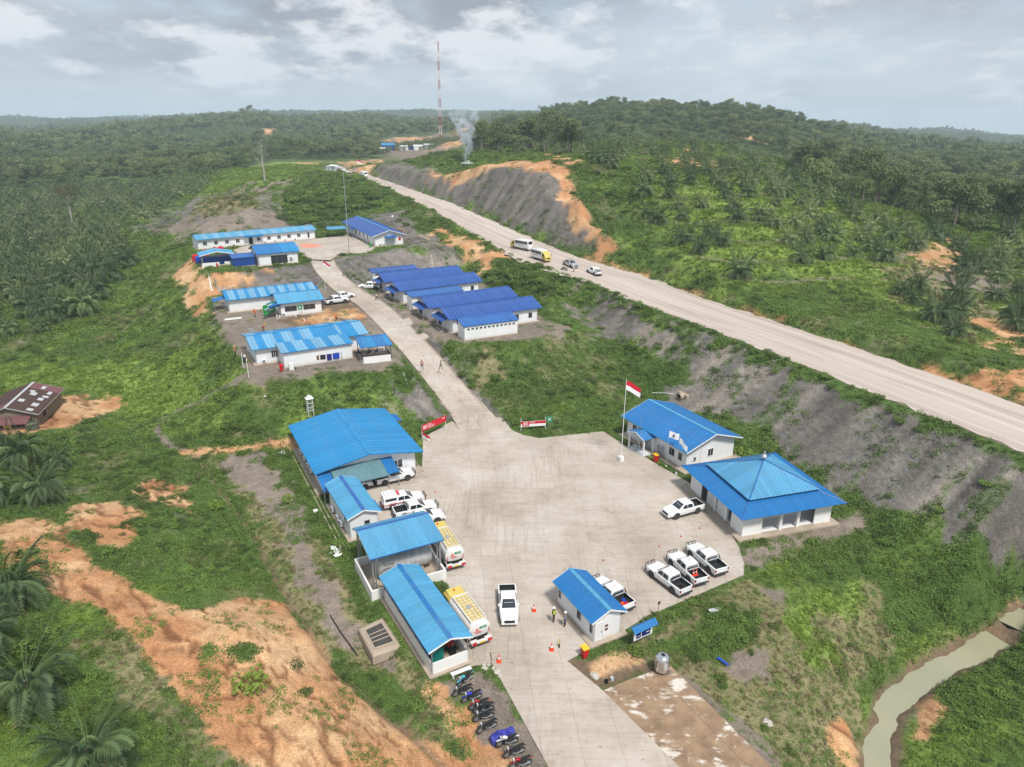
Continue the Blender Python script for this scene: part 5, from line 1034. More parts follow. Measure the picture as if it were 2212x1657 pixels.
protos = {'plain': make_pickup(dusty=True), 'work': make_pickup(bull=True, roll=True), 'cover': make_pickup(cover=True, bull=True, rails=True), 'amb': make_pickup(canopy=True, bull=True), 'silver': make_pickup('car_silver', roll=True, dusty=True), 'suv': make_pickup(suv=True, rails=True)}
protos['cover'].children[0]
used = set()
def put_car(kind, pose, label, cat='pickup', group=None, dz=0):
    (x, y, z), rz = pose
    if kind not in used: o = protos[kind]; used.add(kind); o.location = (x, y, z + dz); o.rotation_euler = (0, 0, rz)
    else: o = copy_tree(protos[kind], None, (x, y, z + dz), rz)
    tag(o, label, cat)
    if group: o['group'] = group
    elif 'group' in o: del o['group']
    return o
V1 = put_car('plain', by_ends((1274, 1568), (1267, 1484), YZ), 'white pickup driving on the yard straight towards the entrance'); put_car('plain', by_wheels((1691.8, 1298), (1741.6, 1284.6), 'L', YZ), 'white pickup with muddy wheels parked beside the prayer hall')
PKG = 'pickups parked along the yard edge'
c1 = put_car('work', by_wheels((1630.5, 1445.9), (1678.8, 1483.2), 'L', YZ), 'white work pickup with a spare tyre in its bed, first of three parked together', group=PKG); c2 = put_car('work', by_wheels((1678.8, 1416.1), (1720.6, 1456.3), 'L', YZ), 'white work pickup carrying traffic cones, middle of three parked together', group=PKG); c3 = put_car('work', by_wheels((1723.6, 1390.7), (1774.3, 1435.5), 'L', YZ), 'white work pickup with an empty bed, closest of three to the prayer hall', group=PKG)
(_p, _rz) = by_wheels((1630.5, 1445.9), (1678.8, 1483.2), 'L', YZ); w = P(*f(1572, 1534), YZ); dd = np.array([math.cos(_rz), math.sin(_rz)])
c4 = put_car('work', ((w[0] + dd[0] * 2.7 - .0, w[1] + dd[1] * 2.7, YZ), _rz), 'white work pickup with orange gear in its bed behind the gate house', group=PKG)
for c_, (it, col, shp) in ((c1, ('spare_tyre', 'rubber', 't')), (c2, ('traffic_cone', 'orange_plastic', 'c')), (c4, ('gear_bag', 'orange_plastic', 'b'))):
    M = c_.matrix_basis
    if shp == 't': o = inst('spare_tyre', WM_CAR[0], None, M @ Vector((-1.9, .1, .72)), (R(90), 0, c_.rotation_euler.z)); tag(o, 'spare tyre lying in the bed of a white work pickup', 'tyre')
    elif shp == 'b':
        for k, (dx_, m_) in enumerate(((-1.6, 'blue_plastic'), (-1.95, 'orange_plastic'), (-2.2, 'red'))): o = MB().loft([ring(-.18, .2, 0, .25, .06), ring(0, .26, 0, .32, .08), ring(.2, .2, 0, .22, .06)]).build('gear_bag', m_); o.location = M @ Vector((dx_, (-.2, .25, -.1)[k], .6)); tag(o, ('blue bag in the bed of the pickup behind the gate house', 'orange bag in the bed of the pickup behind the gate house', 'red bag in the bed of the pickup behind the gate house')[k], 'bag')
CONE_B = MB().box(-.19, .19, -.19, .19, 0, .035).lathe([(.14, .035), (.095, .28)], 14).mesh('cone_body', 'orange_plastic'); CONE_W = MB().lathe([(.096, .28), (.066, .46)], 14).mesh('cone_band', 'white_plastic'); CONE_T = MB().lathe([(.066, .46), (.03, .70), (.02, .71)], 14).mesh('cone_tip', 'orange_plastic')
def cone(loc, label, s=1.0): o = emptyobj('traffic_cone', loc); o.scale = (s,) * 3; tag(o, label, 'traffic cone', 'traffic cones'); inst('base', CONE_B, o); inst('reflective_band', CONE_W, o); inst('tip', CONE_T, o)
for k, y_ in enumerate((-.2, .15)): cone(c2.matrix_basis @ Vector((-1.35, y_, .6)), 'orange cone standing in the bed of the middle work pickup')
put_car('cover', by_wheels((1018.5, 1201.6), (963.6, 1214.6), 'R', YZ), 'white pickup with a black covered bed in front of the main hall')
pa = by_ends((1058, 1251), (957, 1272), YZ); put_car('amb', pa, 'white ambulance with red stripes and roof rack beside the narrow hut', 'ambulance')
dd = np.array([math.sin(pa[1]), -math.cos(pa[1])]); put_car('work', ((pa[0][0] + dd[0] * 2.6 + .7, pa[0][1] + dd[1] * 2.6 + .3, YZ), pa[1]), 'white work pickup parked beside the ambulance'); put_car('plain', ((pa[0][0] + dd[0] * 5.0 + .9, pa[0][1] + dd[1] * 5.0 + .4, YZ), pa[1]), 'white pickup half hidden behind the fuel canopy')
w = P(*f(903, 1224), YZ); put_car('plain', ((w[0] - 1.2, w[1], YZ), pa[1]), 'white pickup standing under the grey canopy of the main hall')
pb = by_wheels((862.8, 757.8), (828.3, 762.5), 'R', Z1 - .02); put_car('work', pb, 'white work pickup with red beacon by the clinic wing, nearer the ramp corner', group='pickups by the clinic'); put_car('plain', ((pb[0][0] + .6, pb[0][1] + 3.6, Z1 - .04), pb[1] + .1), 'white pickup parked behind another one beside the clinic flagpole', group='pickups by the clinic')
put_car('plain', by_wheels((907.9, 724.9), (936.8, 724.3), 'L', Z1 - .04), 'white pickup parked by the rearmost barrack')
w = P(*f(536, 617), Z2); put_car('suv', ((w[0], w[1], Z2 + .02), R(32)), 'white estate car with roof rails before the long dormitory', 'car'); w = P(*f(556, 613.5), Z2); put_car('plain', ((w[0] + .5, w[1] + 1.2, Z2 + .02), R(30)), 'white pickup beside the estate car before the dormitory')
def road_z(x, y): return float(seg_d(np.array([x]), np.array([y]), HAUL)[1][0]) + .09
def on_road(fr, rr):
    z = 10.0
    for _ in range(3): p_ = by_ends(fr, rr, z); z = road_z(*p_[0][:2])
    return (p_[0][0], p_[0][1], z), p_[1]
put_car('silver', on_road((1442, 673), (1411, 661)), 'silver pickup driving on the haul road behind the yellow bus'); put_car('plain', on_road((1468, 678), (1503, 693)), 'white pickup parked on the haul road shoulder by the footpath')
put_car('plain', on_road((898, 455), (910, 449)), 'white pickup far up the haul road near the crest')
w = G(1010, 357); put_car('plain', ((w[0], w[1], ground(w[0], w[1]) + .05), R(170)), 'white pickup on the grassy hilltop beside the smoke')
# buses with truck cabs
def make_bus():
    t = emptyobj('crew_bus'); MB().loft([ring(-3.3, 1.0, .75, 2.75, .10), ring(-3.2, 1.02, .7, 2.8, .12), ring(1.35, 1.02, .7, 2.8, .12), ring(1.45, 1.0, .75, 2.75, .1)]).build('body', 'car_white', t, True)
    MB().loft([ring(1.46, .96, .6, 2.6, .12), ring(2.3, .96, .55, 2.3, .16), ring(2.95, .93, .5, 1.55, .15), ring(3.08, .88, .52, 1.35, .12)]).build('cab', 'truck_yellow', t, True)
    MB().quad((2.96, -.74, 1.52), (2.96, .74, 1.52), (2.40, .70, 2.16), (2.40, -.70, 2.16)).build('windscreen', 'car_glass', t); MB().box(3.05, 3.14, -.9, .9, .45, .72).build('front_bumper', 'truck_yellow', t); MB().box(3.04, 3.11, -.55, .55, .85, 1.1).build('grille', 'dark_metal', t)
    for sg in (-1, 1):
        for i in range(6): MB().quad((-3.05 + i * .72, sg * 1.026, 1.75), (-2.42 + i * .72, sg * 1.026, 1.75), (-2.42 + i * .72, sg * 1.026, 2.5), (-3.05 + i * .72, sg * 1.026, 2.5)).build('window', 'car_glass', t)
        MB().quad((1.75, sg * .966, 1.45), (2.45, sg * .966, 1.45), (2.25, sg * .966, 2.05), (1.75, sg * .966, 2.1)).build('cab_window', 'car_glass', t); MB().tube([(2.6, sg * .95, 1.5), (2.8, sg * 1.25, 1.75)], .02).build('mirror_arm', 'black', t); MB().box(2.74, 2.84, sg * 1.25 - .07, sg * 1.25 + .07, 1.6, 1.95).build('mirror', 'black', t)
        MB().box(3.03, 3.10, sg * .72 - .12, sg * .72 + .12, .86, 1.04).build('headlight', 'lamp_clear', t); MB().box(-3.34, -3.28, sg * .85 - .08, sg * .85 + .08, .9, 1.2).build('tail_light', 'lamp_red', t); MB().box(-2.4, -.2, sg * 1.024 - .003, sg * 1.024 + .003, 1.32, 1.40).build('lettering_band', 'navy', t)
        for x in (-1.95, 2.1): add_wheel(t, WM_BIG, x, sg * .86, .45)
    MB().quad((-3.312, .75, 1.75), (-3.312, -.75, 1.75), (-3.312, -.75, 2.5), (-3.312, .75, 2.5)).build('rear_window', 'car_glass', t); MB().box(-3.4, -3.25, -.95, .95, .5, .68).build('rear_bumper', 'white_plastic', t); MB().box(-3.0, 2.6, -.4, .4, .5, .7).build('chassis', 'black', t); MB().box(-.6, .2, -.35, .35, 2.8, 2.87).build('roof_hatch', 'white_plastic', t); return t
bus = make_bus(); tag(bus, 'white crew bus with its yellow truck cab facing away, rear window showing', 'bus', 'crew buses on the haul road'); p_ = on_road((1285, 621), (1320, 627)); bus.location = p_[0]; bus.rotation_euler = (0, 0, p_[1])
p_ = on_road((1372, 657), (1334, 646)); o = copy_tree(bus, None, p_[0], p_[1]); tag(o, 'white crew bus with yellow truck cab driving towards the silver pickup', 'bus', 'crew buses on the haul road')
# fuel tank lorries
def ell(x, w, h, zc, n=20): return [(x, w * math.copysign(abs(math.cos(a)) ** .7, math.cos(a)), zc + h * math.copysign(abs(math.sin(a)) ** .7, math.sin(a))) for a in (2 * math.pi * k / n for k in range(n))]
def make_tanker():
    t = emptyobj('tanker_lorry'); MB().loft([ell(-3.0, .95, .62, 1.75), ell(-2.92, 1.08, .74, 1.75), ell(1.55, 1.08, .74, 1.75), ell(1.62, .95, .62, 1.75)]).build('tank', 'tank_white', t, True)
    tr = MB(); tr.box(-2.7, 1.4, -.80, -.74, 2.2, 2.66); tr.box(-2.7, 1.4, .74, .80, 2.2, 2.66); tr.box(-2.7, -2.64, -.74, .74, 2.2, 2.66); tr.box(1.34, 1.4, -.74, .74, 2.2, 2.66); tr.build('coaming', 'tank_white', t); MB().box(-2.64, 1.34, -.74, .74, 2.44, 2.50).build('deck', 'deck_cream', t)
    for i in range(9): MB().box(-2.5 + i * .45, -2.46 + i * .45, -.74, .74, 2.53, 2.57).build('deck_bar', 'truck_yellow', t)
    for y in (-.4, .0, .4): MB().box(-2.6, 1.3, y - .02, y + .02, 2.535, 2.575).build('deck_rail', 'truck_yellow', t)
    MB().lathe([(.24, 2.46), (.24, 2.62), (.1, 2.66)], 16, Matrix.Translation((-.6, 0, 0))).build('hatch', 'galv', t, True)
    MB().loft([ring(1.75, .98, .7, 2.15, .14), ring(2.5, 1.0, .62, 2.2, .16), ring(3.1, .98, .6, 2.12, .16), ring(3.38, .95, .6, 1.35, .12)]).build('cab', 'truck_yellow', t, True); MB().loft([ring(1.85, .8, 2.12, 2.3, .06), ring(2.9, .8, 2.12, 2.45, .08)]).build('cab_visor', 'truck_yellow', t, True); MB().lathe([(.09, 2.4), (.09, 2.55), (.04, 2.6)], 10, Matrix.Translation((2.5, .1, 0))).build('beacon', 'orange_plastic', t)
    MB().quad((3.36, -.8, 1.42), (3.36, .8, 1.42), (3.14, .78, 2.02), (3.14, -.78, 2.02)).build('windscreen', 'car_glass', t)
    for sg in (-1, 1):
        MB().quad((2.2, sg * 1.004, 1.4), (3.0, sg * 1.004, 1.4), (2.9, sg * 1.004, 1.95), (2.2, sg * 1.004, 1.98)).build('cab_window', 'car_glass', t)
        for x in (-2.0, 2.55): add_wheel(t, WM_BIG, x, sg * .88, .45)
        MB().box(-2.8, 1.4, sg * .95 - .05, sg * .95 + .05, .75, 1.1).build('side_guard', 'tank_white', t); MB().box(-3.5, -3.42, sg * .78 - .22, sg * .78 + .22, .62, .88).build('chevron_board', 'red', t); MB().box(-3.08, -3.03, sg * .88 - .03, sg * .88 + .03, 1.2, 1.75).build('marker_strip', 'red', t)
        MB().box(3.36, 3.42, sg * .7 - .12, sg * .7 + .12, .8, 1.0).build('headlight', 'lamp_clear', t)
    MB().box(-3.46, -3.0, -1.05, 1.05, .66, .84).build('rear_deck', 'tank_white', t); MB().box(-3.2, 2.9, -.4, .4, .5, .85).build('chassis', 'black', t); MB().box(-3.475, -3.46, -.28, .28, .64, .80).build('number_plate', 'yellow', t)
    MB().box(-3.06, -3.035, -.62, .08, 1.92, 2.12).build('green_panel', 'green_sign', t); text_on('B35', .16, 'white_plastic', t, (-3.064, -.27, 2.02), (R(90), 0, R(-90))); MB().lathe([(.12, 0), (.12, .02)], 12, Matrix.Translation((-3.05, .32, 1.9)) @ Matrix.Rotation(math.pi / 2, 4, 'Y')).build('badge', 'orange_plastic', t)
    for k in range(3): MB().box(-3.03, -3.015, .0 - .1 * k, .62 - .1 * k, 1.66 - k * .12, 1.70 - k * .12).build('lettering_line', 'red', t)
    return t
tk1 = make_tanker(); p_ = by_ends((1131, 1516), (1203, 1616), YZ); tk1.location = p_[0]; tk1.rotation_euler = (0, 0, p_[1]); tag(tk1, 'white fuel tanker with yellow cab and yellow deck frame beside the generator shed', 'tanker', 'fuel tank lorries')
p_ = by_ends((1088, 1340), (1146, 1434), YZ); o = copy_tree(tk1, None, p_[0], p_[1]); tag(o, 'fuel tanker with yellow cab drawn up beside the tall fuel canopy', 'tanker', 'fuel tank lorries')
# motorcycles
WM_MOTO = wheel_meshes(.30, .09)
def make_moto(col):
    t = emptyobj('motorcycle')
    for x in (-.62, .64): add_wheel(t, WM_MOTO, x, 0, .30)
    for sg in (-1, 1): MB().tube([(.64, sg * .07, .30), (.42, sg * .07, .92)], .022).build('fork', 'galv', t)
    MB().tube([(.40, -.36, 1.02), (.44, -.14, .98), (.44, .14, .98), (.40, .36, 1.02)], .016).build('handlebar', 'black', t)
    MB().loft([[(x, w * math.cos(a), zc + h * math.sin(a)) for a in (2 * math.pi * k / 10 for k in range(10))] for x, w, h, zc in ((-.02, .09, .08, .74), (.14, .15, .14, .78), (.34, .12, .12, .82), (.42, .05, .05, .82))]).build('fuel_tank', col, t, True)
    MB().loft([[(x, -w, z), (x, w, z), (x, w * .8, z + h), (x, -w * .8, z + h)] for x, w, z, h in ((-.82, .08, .84, .05), (-.5, .13, .77, .08), (-.1, .12, .72, .08), (.02, .08, .74, .05))]).build('seat', 'black', t, True)
    MB().box(-.18, .26, -.13, .13, .30, .62).build('engine', 'dark_metal', t); MB().tube([(.2, .12, .4), (-.1, .16, .3), (-.75, .18, .42)], [.03, .035, .05], 8).build('exhaust', 'galv', t); MB().tube([(.40, 0, .85), (.1, 0, .62), (-.3, 0, .66), (-.62, 0, .32)], .03).build('frame', 'black', t)
    MB().box(.42, .56, -.09, .09, .80, .96).build('headlamp', 'lamp_clear', t); MB().loft([[(x, -w, z), (x, w, z), (x, w, z + .03), (x, -w, z + .03)] for x, w, z in ((.30, .05, .62), (.6, .06, .66), (.86, .05, .58))]).build('front_mudguard', col, t); MB().loft([[(x, -w, z), (x, w, z), (x, w, z + .03), (x, -w, z + .03)] for x, w, z in ((-.4, .06, .7), (-.75, .06, .72), (-.98, .05, .62))]).build('rear_mudguard', col, t); MB().tube([(0, -.1, .35), (.05, -.32, .0)], .014).build('side_stand', 'black', t)
    return t
paint_mat('moto_cyan', srgb(60, 170, 190), .35, .05, 3); paint_mat('moto_blue', srgb(40, 50, 170), .35, .05, 3); paint_mat('moto_red', srgb(150, 20, 34), .35, .05, 3); paint_mat('moto_black', (.025, .025, .028), .35, .1, 3); paint_mat('moto_white', (.7, .7, .7), .35, .05, 3)
MOTO = {c: make_moto('moto_' + c) for c in ('cyan', 'blue', 'red', 'black', 'white')}; mused = set()
def put_moto(c, loc, rz, label, group='motorcycles parked on the dirt strip', lean=.10):
    if c in mused: o = copy_tree(MOTO[c], None, loc, rz)
    else: o = MOTO[c]; mused.add(c); o.location = loc
    o.rotation_euler = (lean, 0, rz); tag(o, label, 'motorcycle', group); return o
for c, a_, b_, lb in (('cyan', (590, 460), (700, 385), 'cyan and white motorcycle first in the row by the generator shed'), ('black', (545, 540), (695, 495), 'plain black motorcycle between the cyan and the blue ones'), ('blue', (630, 610), (790, 560), 'blue motorcycle in the row on the dirt strip'), ('red', (700, 680), (870, 640), 'dark red motorcycle next to the blue one'), ('black', (765, 705), (890, 680), 'black motorcycle leaning close against the dark red one'), ('black', (735, 785), (920, 735), 'black motorcycle beside a grey puddle in the row'), ('black', (790, 880), (935, 820), 'black motorcycle just before the tarpaulin covered one'), ('white', (970, 1030), (1150, 985), 'white trail motorcycle beside the blue tarpaulin'), ('black', (1040, 1150), (1220, 1090), 'black motorcycle between the white trail bike and the red scooter'), ('red', (1110, 1260), (1270, 1215), 'red motorcycle last in the row')):
    A_, B2 = P(*f(1000 + a_[0] / 3.95, 1600 + a_[1] / 3.95), 0), P(*f(1000 + b_[0] / 3.95, 1600 + b_[1] / 3.95), 0); m = (A_ + B2) / 2; put_moto(c, (m[0], m[1], ground(m[0], m[1]) + .01), math.atan2(A_[1] - B2[1], A_[0] - B2[0]), lb)
for k in range(4):
    w = P(*f(460 + (612 + k * 16) / 3.456, 520 + (1262 + k * 22) / 3.456), Z1); put_moto(('black', 'red', 'black', 'blue')[k], (w[0], w[1], Z1 - .04), R(200), ('black', 'dark red', 'plain black', 'blue')[k] + ' motorcycle under the eave of the mess block', 'motorcycles at the mess block')
w = P(*f(1410, 677), 9.9); put_moto('black', (w[0], w[1], road_z(w[0], w[1]) - .05), R(150), 'black trail motorcycle standing on the haul road shoulder', None)
w = P(*f(1000 + 1010 / 3.95, 1600 + 930 / 3.95), 0); tb = emptyobj('covered_motorcycle', (w[0], w[1], ground(w[0], w[1])), R(207)); tag(tb, 'motorcycle hidden under a blue tarpaulin', 'motorcycle'); paint_mat('tarp_blue', srgb(52, 56, 150), .6, .15, 4)
rg = np.random.default_rng(4); secs = []
for i in range(11):
    x = -1.0 + i * .2; h_ = .55 + .42 * math.exp(-((x - .3) / .3) ** 2) + .18 * math.exp(-((x + .4) / .35) ** 2); wd = .38 + .12 * math.sin(i * 1.7); secs.append([(x, wd * math.cos(a) * (1 + .12 * rg.normal()), max(0, h_ * math.sin(a) * (1 + .06 * rg.normal()))) for a in (math.pi * k / 11 for k in range(12))])
MB().loft(secs).build('tarpaulin', 'tarp_blue', tb, False)
for x in (-.62, .62): add_wheel(tb, WM_MOTO, x, 0, .30)
# ------------------------------------------------------------------ foliage materials
def leaf_mat(name, dark, light, trans=.28, patch=.02):
    b = NB(name); oi = b.node('ObjectInfo'); ge = b.node('NewGeometry'); n = b.noise(patch, 4, .6, ge.outputs['Position']); n2 = b.noise(1.7, 3, .6, ge.outputs['Position'])
    k = b.math('ADD', b.math('MULTIPLY', oi.outputs['Random'], .45), b.math('ADD', b.math('MULTIPLY', n, .7), b.math('MULTIPLY', n2, .35)))
    c = b.ramp(k, [(.35, dark), (.75, tuple((x + y) / 2 for x, y in zip(dark, light))), (1.05, light)]); b.set(c, .62, 0, .3)
    tr = b.node('BsdfTranslucent'); b.l.new(b.mix(.5, c, (.20, .26, .03)), tr.inputs['Color']); ms_ = b.node('MixShader'); ms_.inputs[0].default_value = trans
    out = b.n['Material Output']; b.l.new(b.b.outputs[0], ms_.inputs[1]); b.l.new(tr.outputs[0], ms_.inputs[2]); b.l.new(ms_.outputs[0], out.inputs['Surface']); return b.m
leaf_mat('leaf_cover', (.056, .108, .022), (.185, .285, .056)); leaf_mat('leaf_lime', (.095, .155, .020), (.230, .330, .055)); leaf_mat('leaf_bush', (.036, .070, .016), (.135, .195, .044))
leaf_mat('leaf_palm', (.028, .056, .028), (.140, .205, .078), .18, .03); leaf_mat('leaf_tree', (.050, .080, .028), (.190, .235, .085), .22, .006); leaf_mat('leaf_palm_pale', (.075, .110, .048), (.235, .280, .120), .2, .03); leaf_mat('leaf_olive', (.085, .085, .030), (.19, .18, .075), .2, .05); leaf_mat('leaf_dry', (.12, .105, .05), (.26, .23, .12), .15); leaf_mat('frond_dead', (.12, .085, .045), (.25, .19, .11), .1)  # leaf_palm_pale: partly a paler green of its own, partly sunlight painted into colour
b = NB('bark'); b.set(b.mix(b.noise(4, 4, .6, b.coord()), (.10, .08, .06), (.26, .23, .19)), .9); b = NB('dead_wood'); b.set(b.mix(b.noise(3, 4, .6, b.coord()), (.24, .21, .18), (.46, .43, .39)), .9)
def mesh_raw(name, V, F_, mat, smooth=False):
    me_ = bpy.data.meshes.new(name); V = np.asarray(V, np.float32); me_.vertices.add(len(V)); me_.vertices.foreach_set('co', V.ravel()); F_ = np.asarray(F_, np.int32); k = F_.shape[1]
    me_.loops.add(F_.size); me_.loops.foreach_set('vertex_index', F_.ravel()); me_.polygons.add(len(F_)); me_.polygons.foreach_set('loop_start', np.arange(0, F_.size, k, dtype=np.int32)); me_.polygons.foreach_set('loop_total', np.full(len(F_), k, np.int32))
    me_.update(calc_edges=True); me_.materials.append(MATS[mat]); return me_
def leaves(cen, nrm, size, rng, aspect=.55, up=.35):
    """a kite-shaped leaf at each centre, facing roughly along nrm"""
    n = len(cen); d = nrm + rng.normal(0, .55, (n, 3)); d[:, 2] += up; d /= np.linalg.norm(d, axis=1)[:, None]
    a = np.cross(d, rng.normal(0, 1, (n, 3))); a /= np.linalg.norm(a, axis=1)[:, None]; b_ = np.cross(d, a); s = (size * rng.uniform(.7, 1.3, n))[:, None]
    V = np.stack([cen - a * s, cen - b_ * s * aspect - d * s * .15, cen + a * s, cen + b_ * s * aspect - d * s * .15], 1).reshape(-1, 3)
    return V, np.arange(4 * n).reshape(-1, 4)
def lobe_cloud(rng, lobes, n):
    """points near the surfaces of several overlapping lobes; lobes = (cx,cy,cz,rx,ry,rz)"""
    L = np.array(lobes); w = (L[:, 3] * L[:, 4]); k = rng.choice(len(L), n, p=w / w.sum()); d = rng.normal(0, 1, (n, 3)); d /= np.linalg.norm(d, axis=1)[:, None]; d[:, 2] = np.where(rng.random(n) < .6, np.abs(d[:, 2]), d[:, 2])
    rad = rng.uniform(.55, 1.06, n) ** .6; return L[k, :3] + d * L[k, 3:] * rad[:, None], d
# ------------------------------------------------------------------ prototypes
def frond_mesh(name, L, lift, droop, mat, npair=22, seed=0, lw=1.0):
    rng = np.random.default_rng(seed); V, F_ = [], []; t = np.linspace(0, 1, 9); x = L * (t - .12 * t ** 3); z = L * (lift * t - droop * t ** 2.2)
    for i in range(9):
        w = .05 * (1 - .75 * t[i]); V += [(x[i], -w, z[i]), (x[i], w, z[i]), (x[i], 0, z[i] + w * 1.2)]
    for i in range(8):
        a = i * 3; F_ += [(a, a + 3, a + 5, a + 2), (a + 2, a + 5, a + 4, a + 1)]
    for i in range(npair):
        s = .17 + .81 * i / (npair - 1); px = np.interp(s, t, x); pz = np.interp(s, t, z); ll = L * .24 * math.sin(math.pi * min(1, .22 + .74 * s)) ** .8; w = .045 * L / 4.5 * lw
        for sg in (-1, 1):
            f_ = .45 + .4 * s + rng.normal(0, .08); dz = -.28 - .35 * rng.random() + (.25 if i % 2 else .0); o = len(V)
            tip = (px + ll * f_, sg * ll * .86, pz + ll * dz); V += [(px - w, sg * .02, pz), (px + ll * .45 * f_ , sg * ll * .5 , pz + ll * .10 + w), tip, (px + ll * .45 * f_ + 2 * w, sg * ll * .48, pz + ll * .06 - w)]; F_.append((o, o + 1, o + 2, o + 3))
    return mesh_raw(name, V, F_, mat)
_FS = ((4.3, 1.75, .62), (4.6, 1.15, .80), (4.6, .62, .88), (4.2, .18, .78))
FROND = [frond_mesh('frond', a_, b_, c_, 'leaf_palm', 22, k, 1.15) for k, (a_, b_, c_) in enumerate(_FS)]
FROND_LO = [frond_mesh('frond', a_, b_, c_, 'leaf_palm', 11, k, 2.6) for k, (a_, b_, c_) in enumerate(_FS)]
FROND_DEAD = frond_mesh('dead_frond', 3.6, -.35, .9, 'frond_dead', 12, 5)
def frond_layout(rng, n=34):
    out = []
    for i in range(n):
        u = i / n; tier = min(3, int(u * 4)); out.append((tier, i * 2.39996 + rng.normal(0, .12), rng.uniform(.85, 1.1), rng.normal(0, .06)))
    return out
def crown_mesh(rng, lo=True, n=30):
    V, F_, o = [], [], 0
    for tier, az, sc, tilt in frond_layout(rng, n):
        me_ = (FROND_LO if lo else FROND)[tier]; v = np.empty(len(me_.vertices) * 3, np.float32); me_.vertices.foreach_get('co', v); v = v.reshape(-1, 3) * sc; c_, s_ = math.cos(az), math.sin(az)
        v = np.stack([v[:, 0] * c_ - v[:, 1] * s_, v[:, 0] * s_ + v[:, 1] * c_, v[:, 2] + tilt * v[:, 0]], 1); fi = np.empty(len(me_.loops), np.int32); me_.loops.foreach_get('vertex_index', fi)
        V.append(v); F_.append(fi.reshape(-1, 4) + o); o += len(v)
    return mesh_raw('crown', np.concatenate(V), np.concatenate(F_), 'leaf_palm')
def recolour(me_, m_): c_ = me_.copy(); c_.materials.clear(); c_.materials.append(MATS[m_]); return c_
_rg = np.random.default_rng(5); CROWNS = [crown_mesh(_rg, True, n) for n in (28, 32, 26, 30)]
CROWN_FAR = [crown_mesh(_rg, True, 14)]; CROWNS_PALE = [recolour(m_, 'leaf_palm_pale') for m_ in CROWNS]
def trunk_mesh(h, r): 
    mb = MB(); mb.tube([(0, 0, -.6), (.02, 0, h * .5), (0, 0, h), (0, 0, h + .35)], [r * 1.25, r, r * 1.15, r * .5], 9); return mb.mesh('trunk', 'bark')
PTRUNK = [trunk_mesh(1.6, .32), trunk_mesh(2.6, .34)]
def tree_mesh(seed, H, Rc, nleaf, size, lobes=9, flat=.75, dense=1.0):
    rng = np.random.default_rng(seed); lb = [(0, 0, H * .72, Rc * .6, Rc * .6, Rc * .55)]
    for i in range(lobes):
        a = i * 2.4 + rng.normal(0, .3); r = Rc * rng.uniform(.35, .68); s = Rc * rng.uniform(.30, .5); lb.append((r * math.cos(a), r * math.sin(a), H * rng.uniform(.55, .92), s, s, s * flat))
    c_, d = lobe_cloud(rng, lb, nleaf); V, F_ = leaves(c_, d, size, rng); return mesh_raw('crown', V, F_, 'leaf_tree')
def ttrunk(seed, H, r):
    rng = np.random.default_rng(seed); mb = MB(); mb.tube([(0, 0, -.8), (.1, .05, H * .3), (-.1, .1, H * .6), (0, 0, H * .8)], [r * 1.3, r, r * .8, r * .35], 8)
    for i in range(5):
        a = i * 1.26 + rng.normal(0, .2); z = H * rng.uniform(.38, .6); q_ = H * .26; mb.tube([(0, 0, z), (q_ * .5 * math.cos(a), q_ * .5 * math.sin(a), z + q_ * .45), (q_ * math.cos(a), q_ * math.sin(a), z + q_ * .9)], [r * .5, r * .35, r * .15], 5)
    return mb.mesh('trunk', 'bark')
TREES = [(tree_mesh(11, 11, 4.6, 800, .40), ttrunk(1, 11, .22)), (tree_mesh(12, 14, 5.4, 1000, .44, 11), ttrunk(2, 14, .28)), (tree_mesh(13, 9, 4.2, 650, .38, 7), ttrunk(3, 9, .18)), (tree_mesh(14, 16, 5.0, 950, .44, 10, 1.0), ttrunk(4, 16, .3))]
TREES_FAR = [tree_mesh(21, 10, 4.8, 170, .95, 8), tree_mesh(22, 12, 5.4, 200, 1.0, 9), tree_mesh(23, 14, 4.6, 180, .95, 8, 1.0)]
def bush_mesh(seed, n, size, mat, flat=.8):
    rng = np.random.default_rng(seed); lb = [(0, 0, .35, .55, .55, .45)] + [(.5 * math.cos(a), .5 * math.sin(a), rng.uniform(.2, .55), .38, .38, .38 * flat) for a in rng.uniform(0, 6.28, 5)]
    c_, d = lobe_cloud(rng, lb, n); c_[:, 2] = np.maximum(c_[:, 2], .02); V, F_ = leaves(c_, d, size, rng); return mesh_raw('foliage', V, F_, mat)
BUSH = [bush_mesh(31, 260, .10, 'leaf_bush'), bush_mesh(32, 220, .12, 'leaf_cover'), bush_mesh(33, 240, .09, 'leaf_bush')]
BUSH_LIME = bush_mesh(34, 200, .11, 'leaf_lime')
def cover_mesh(seed, n, size, mat):
    rng = np.random.default_rng(seed); r = np.sqrt(rng.random(n)); a = rng.uniform(0, 6.28, n); c_ = np.stack([r * np.cos(a), r * np.sin(a), .10 + .30 * (1 - r ** 2) * rng.random(n)], 1); V, F_ = leaves(c_, np.tile([0, 0, 1.], (n, 1)) + c_ * .4, size, rng, .6, .7); return mesh_raw('cover', V, F_, mat)
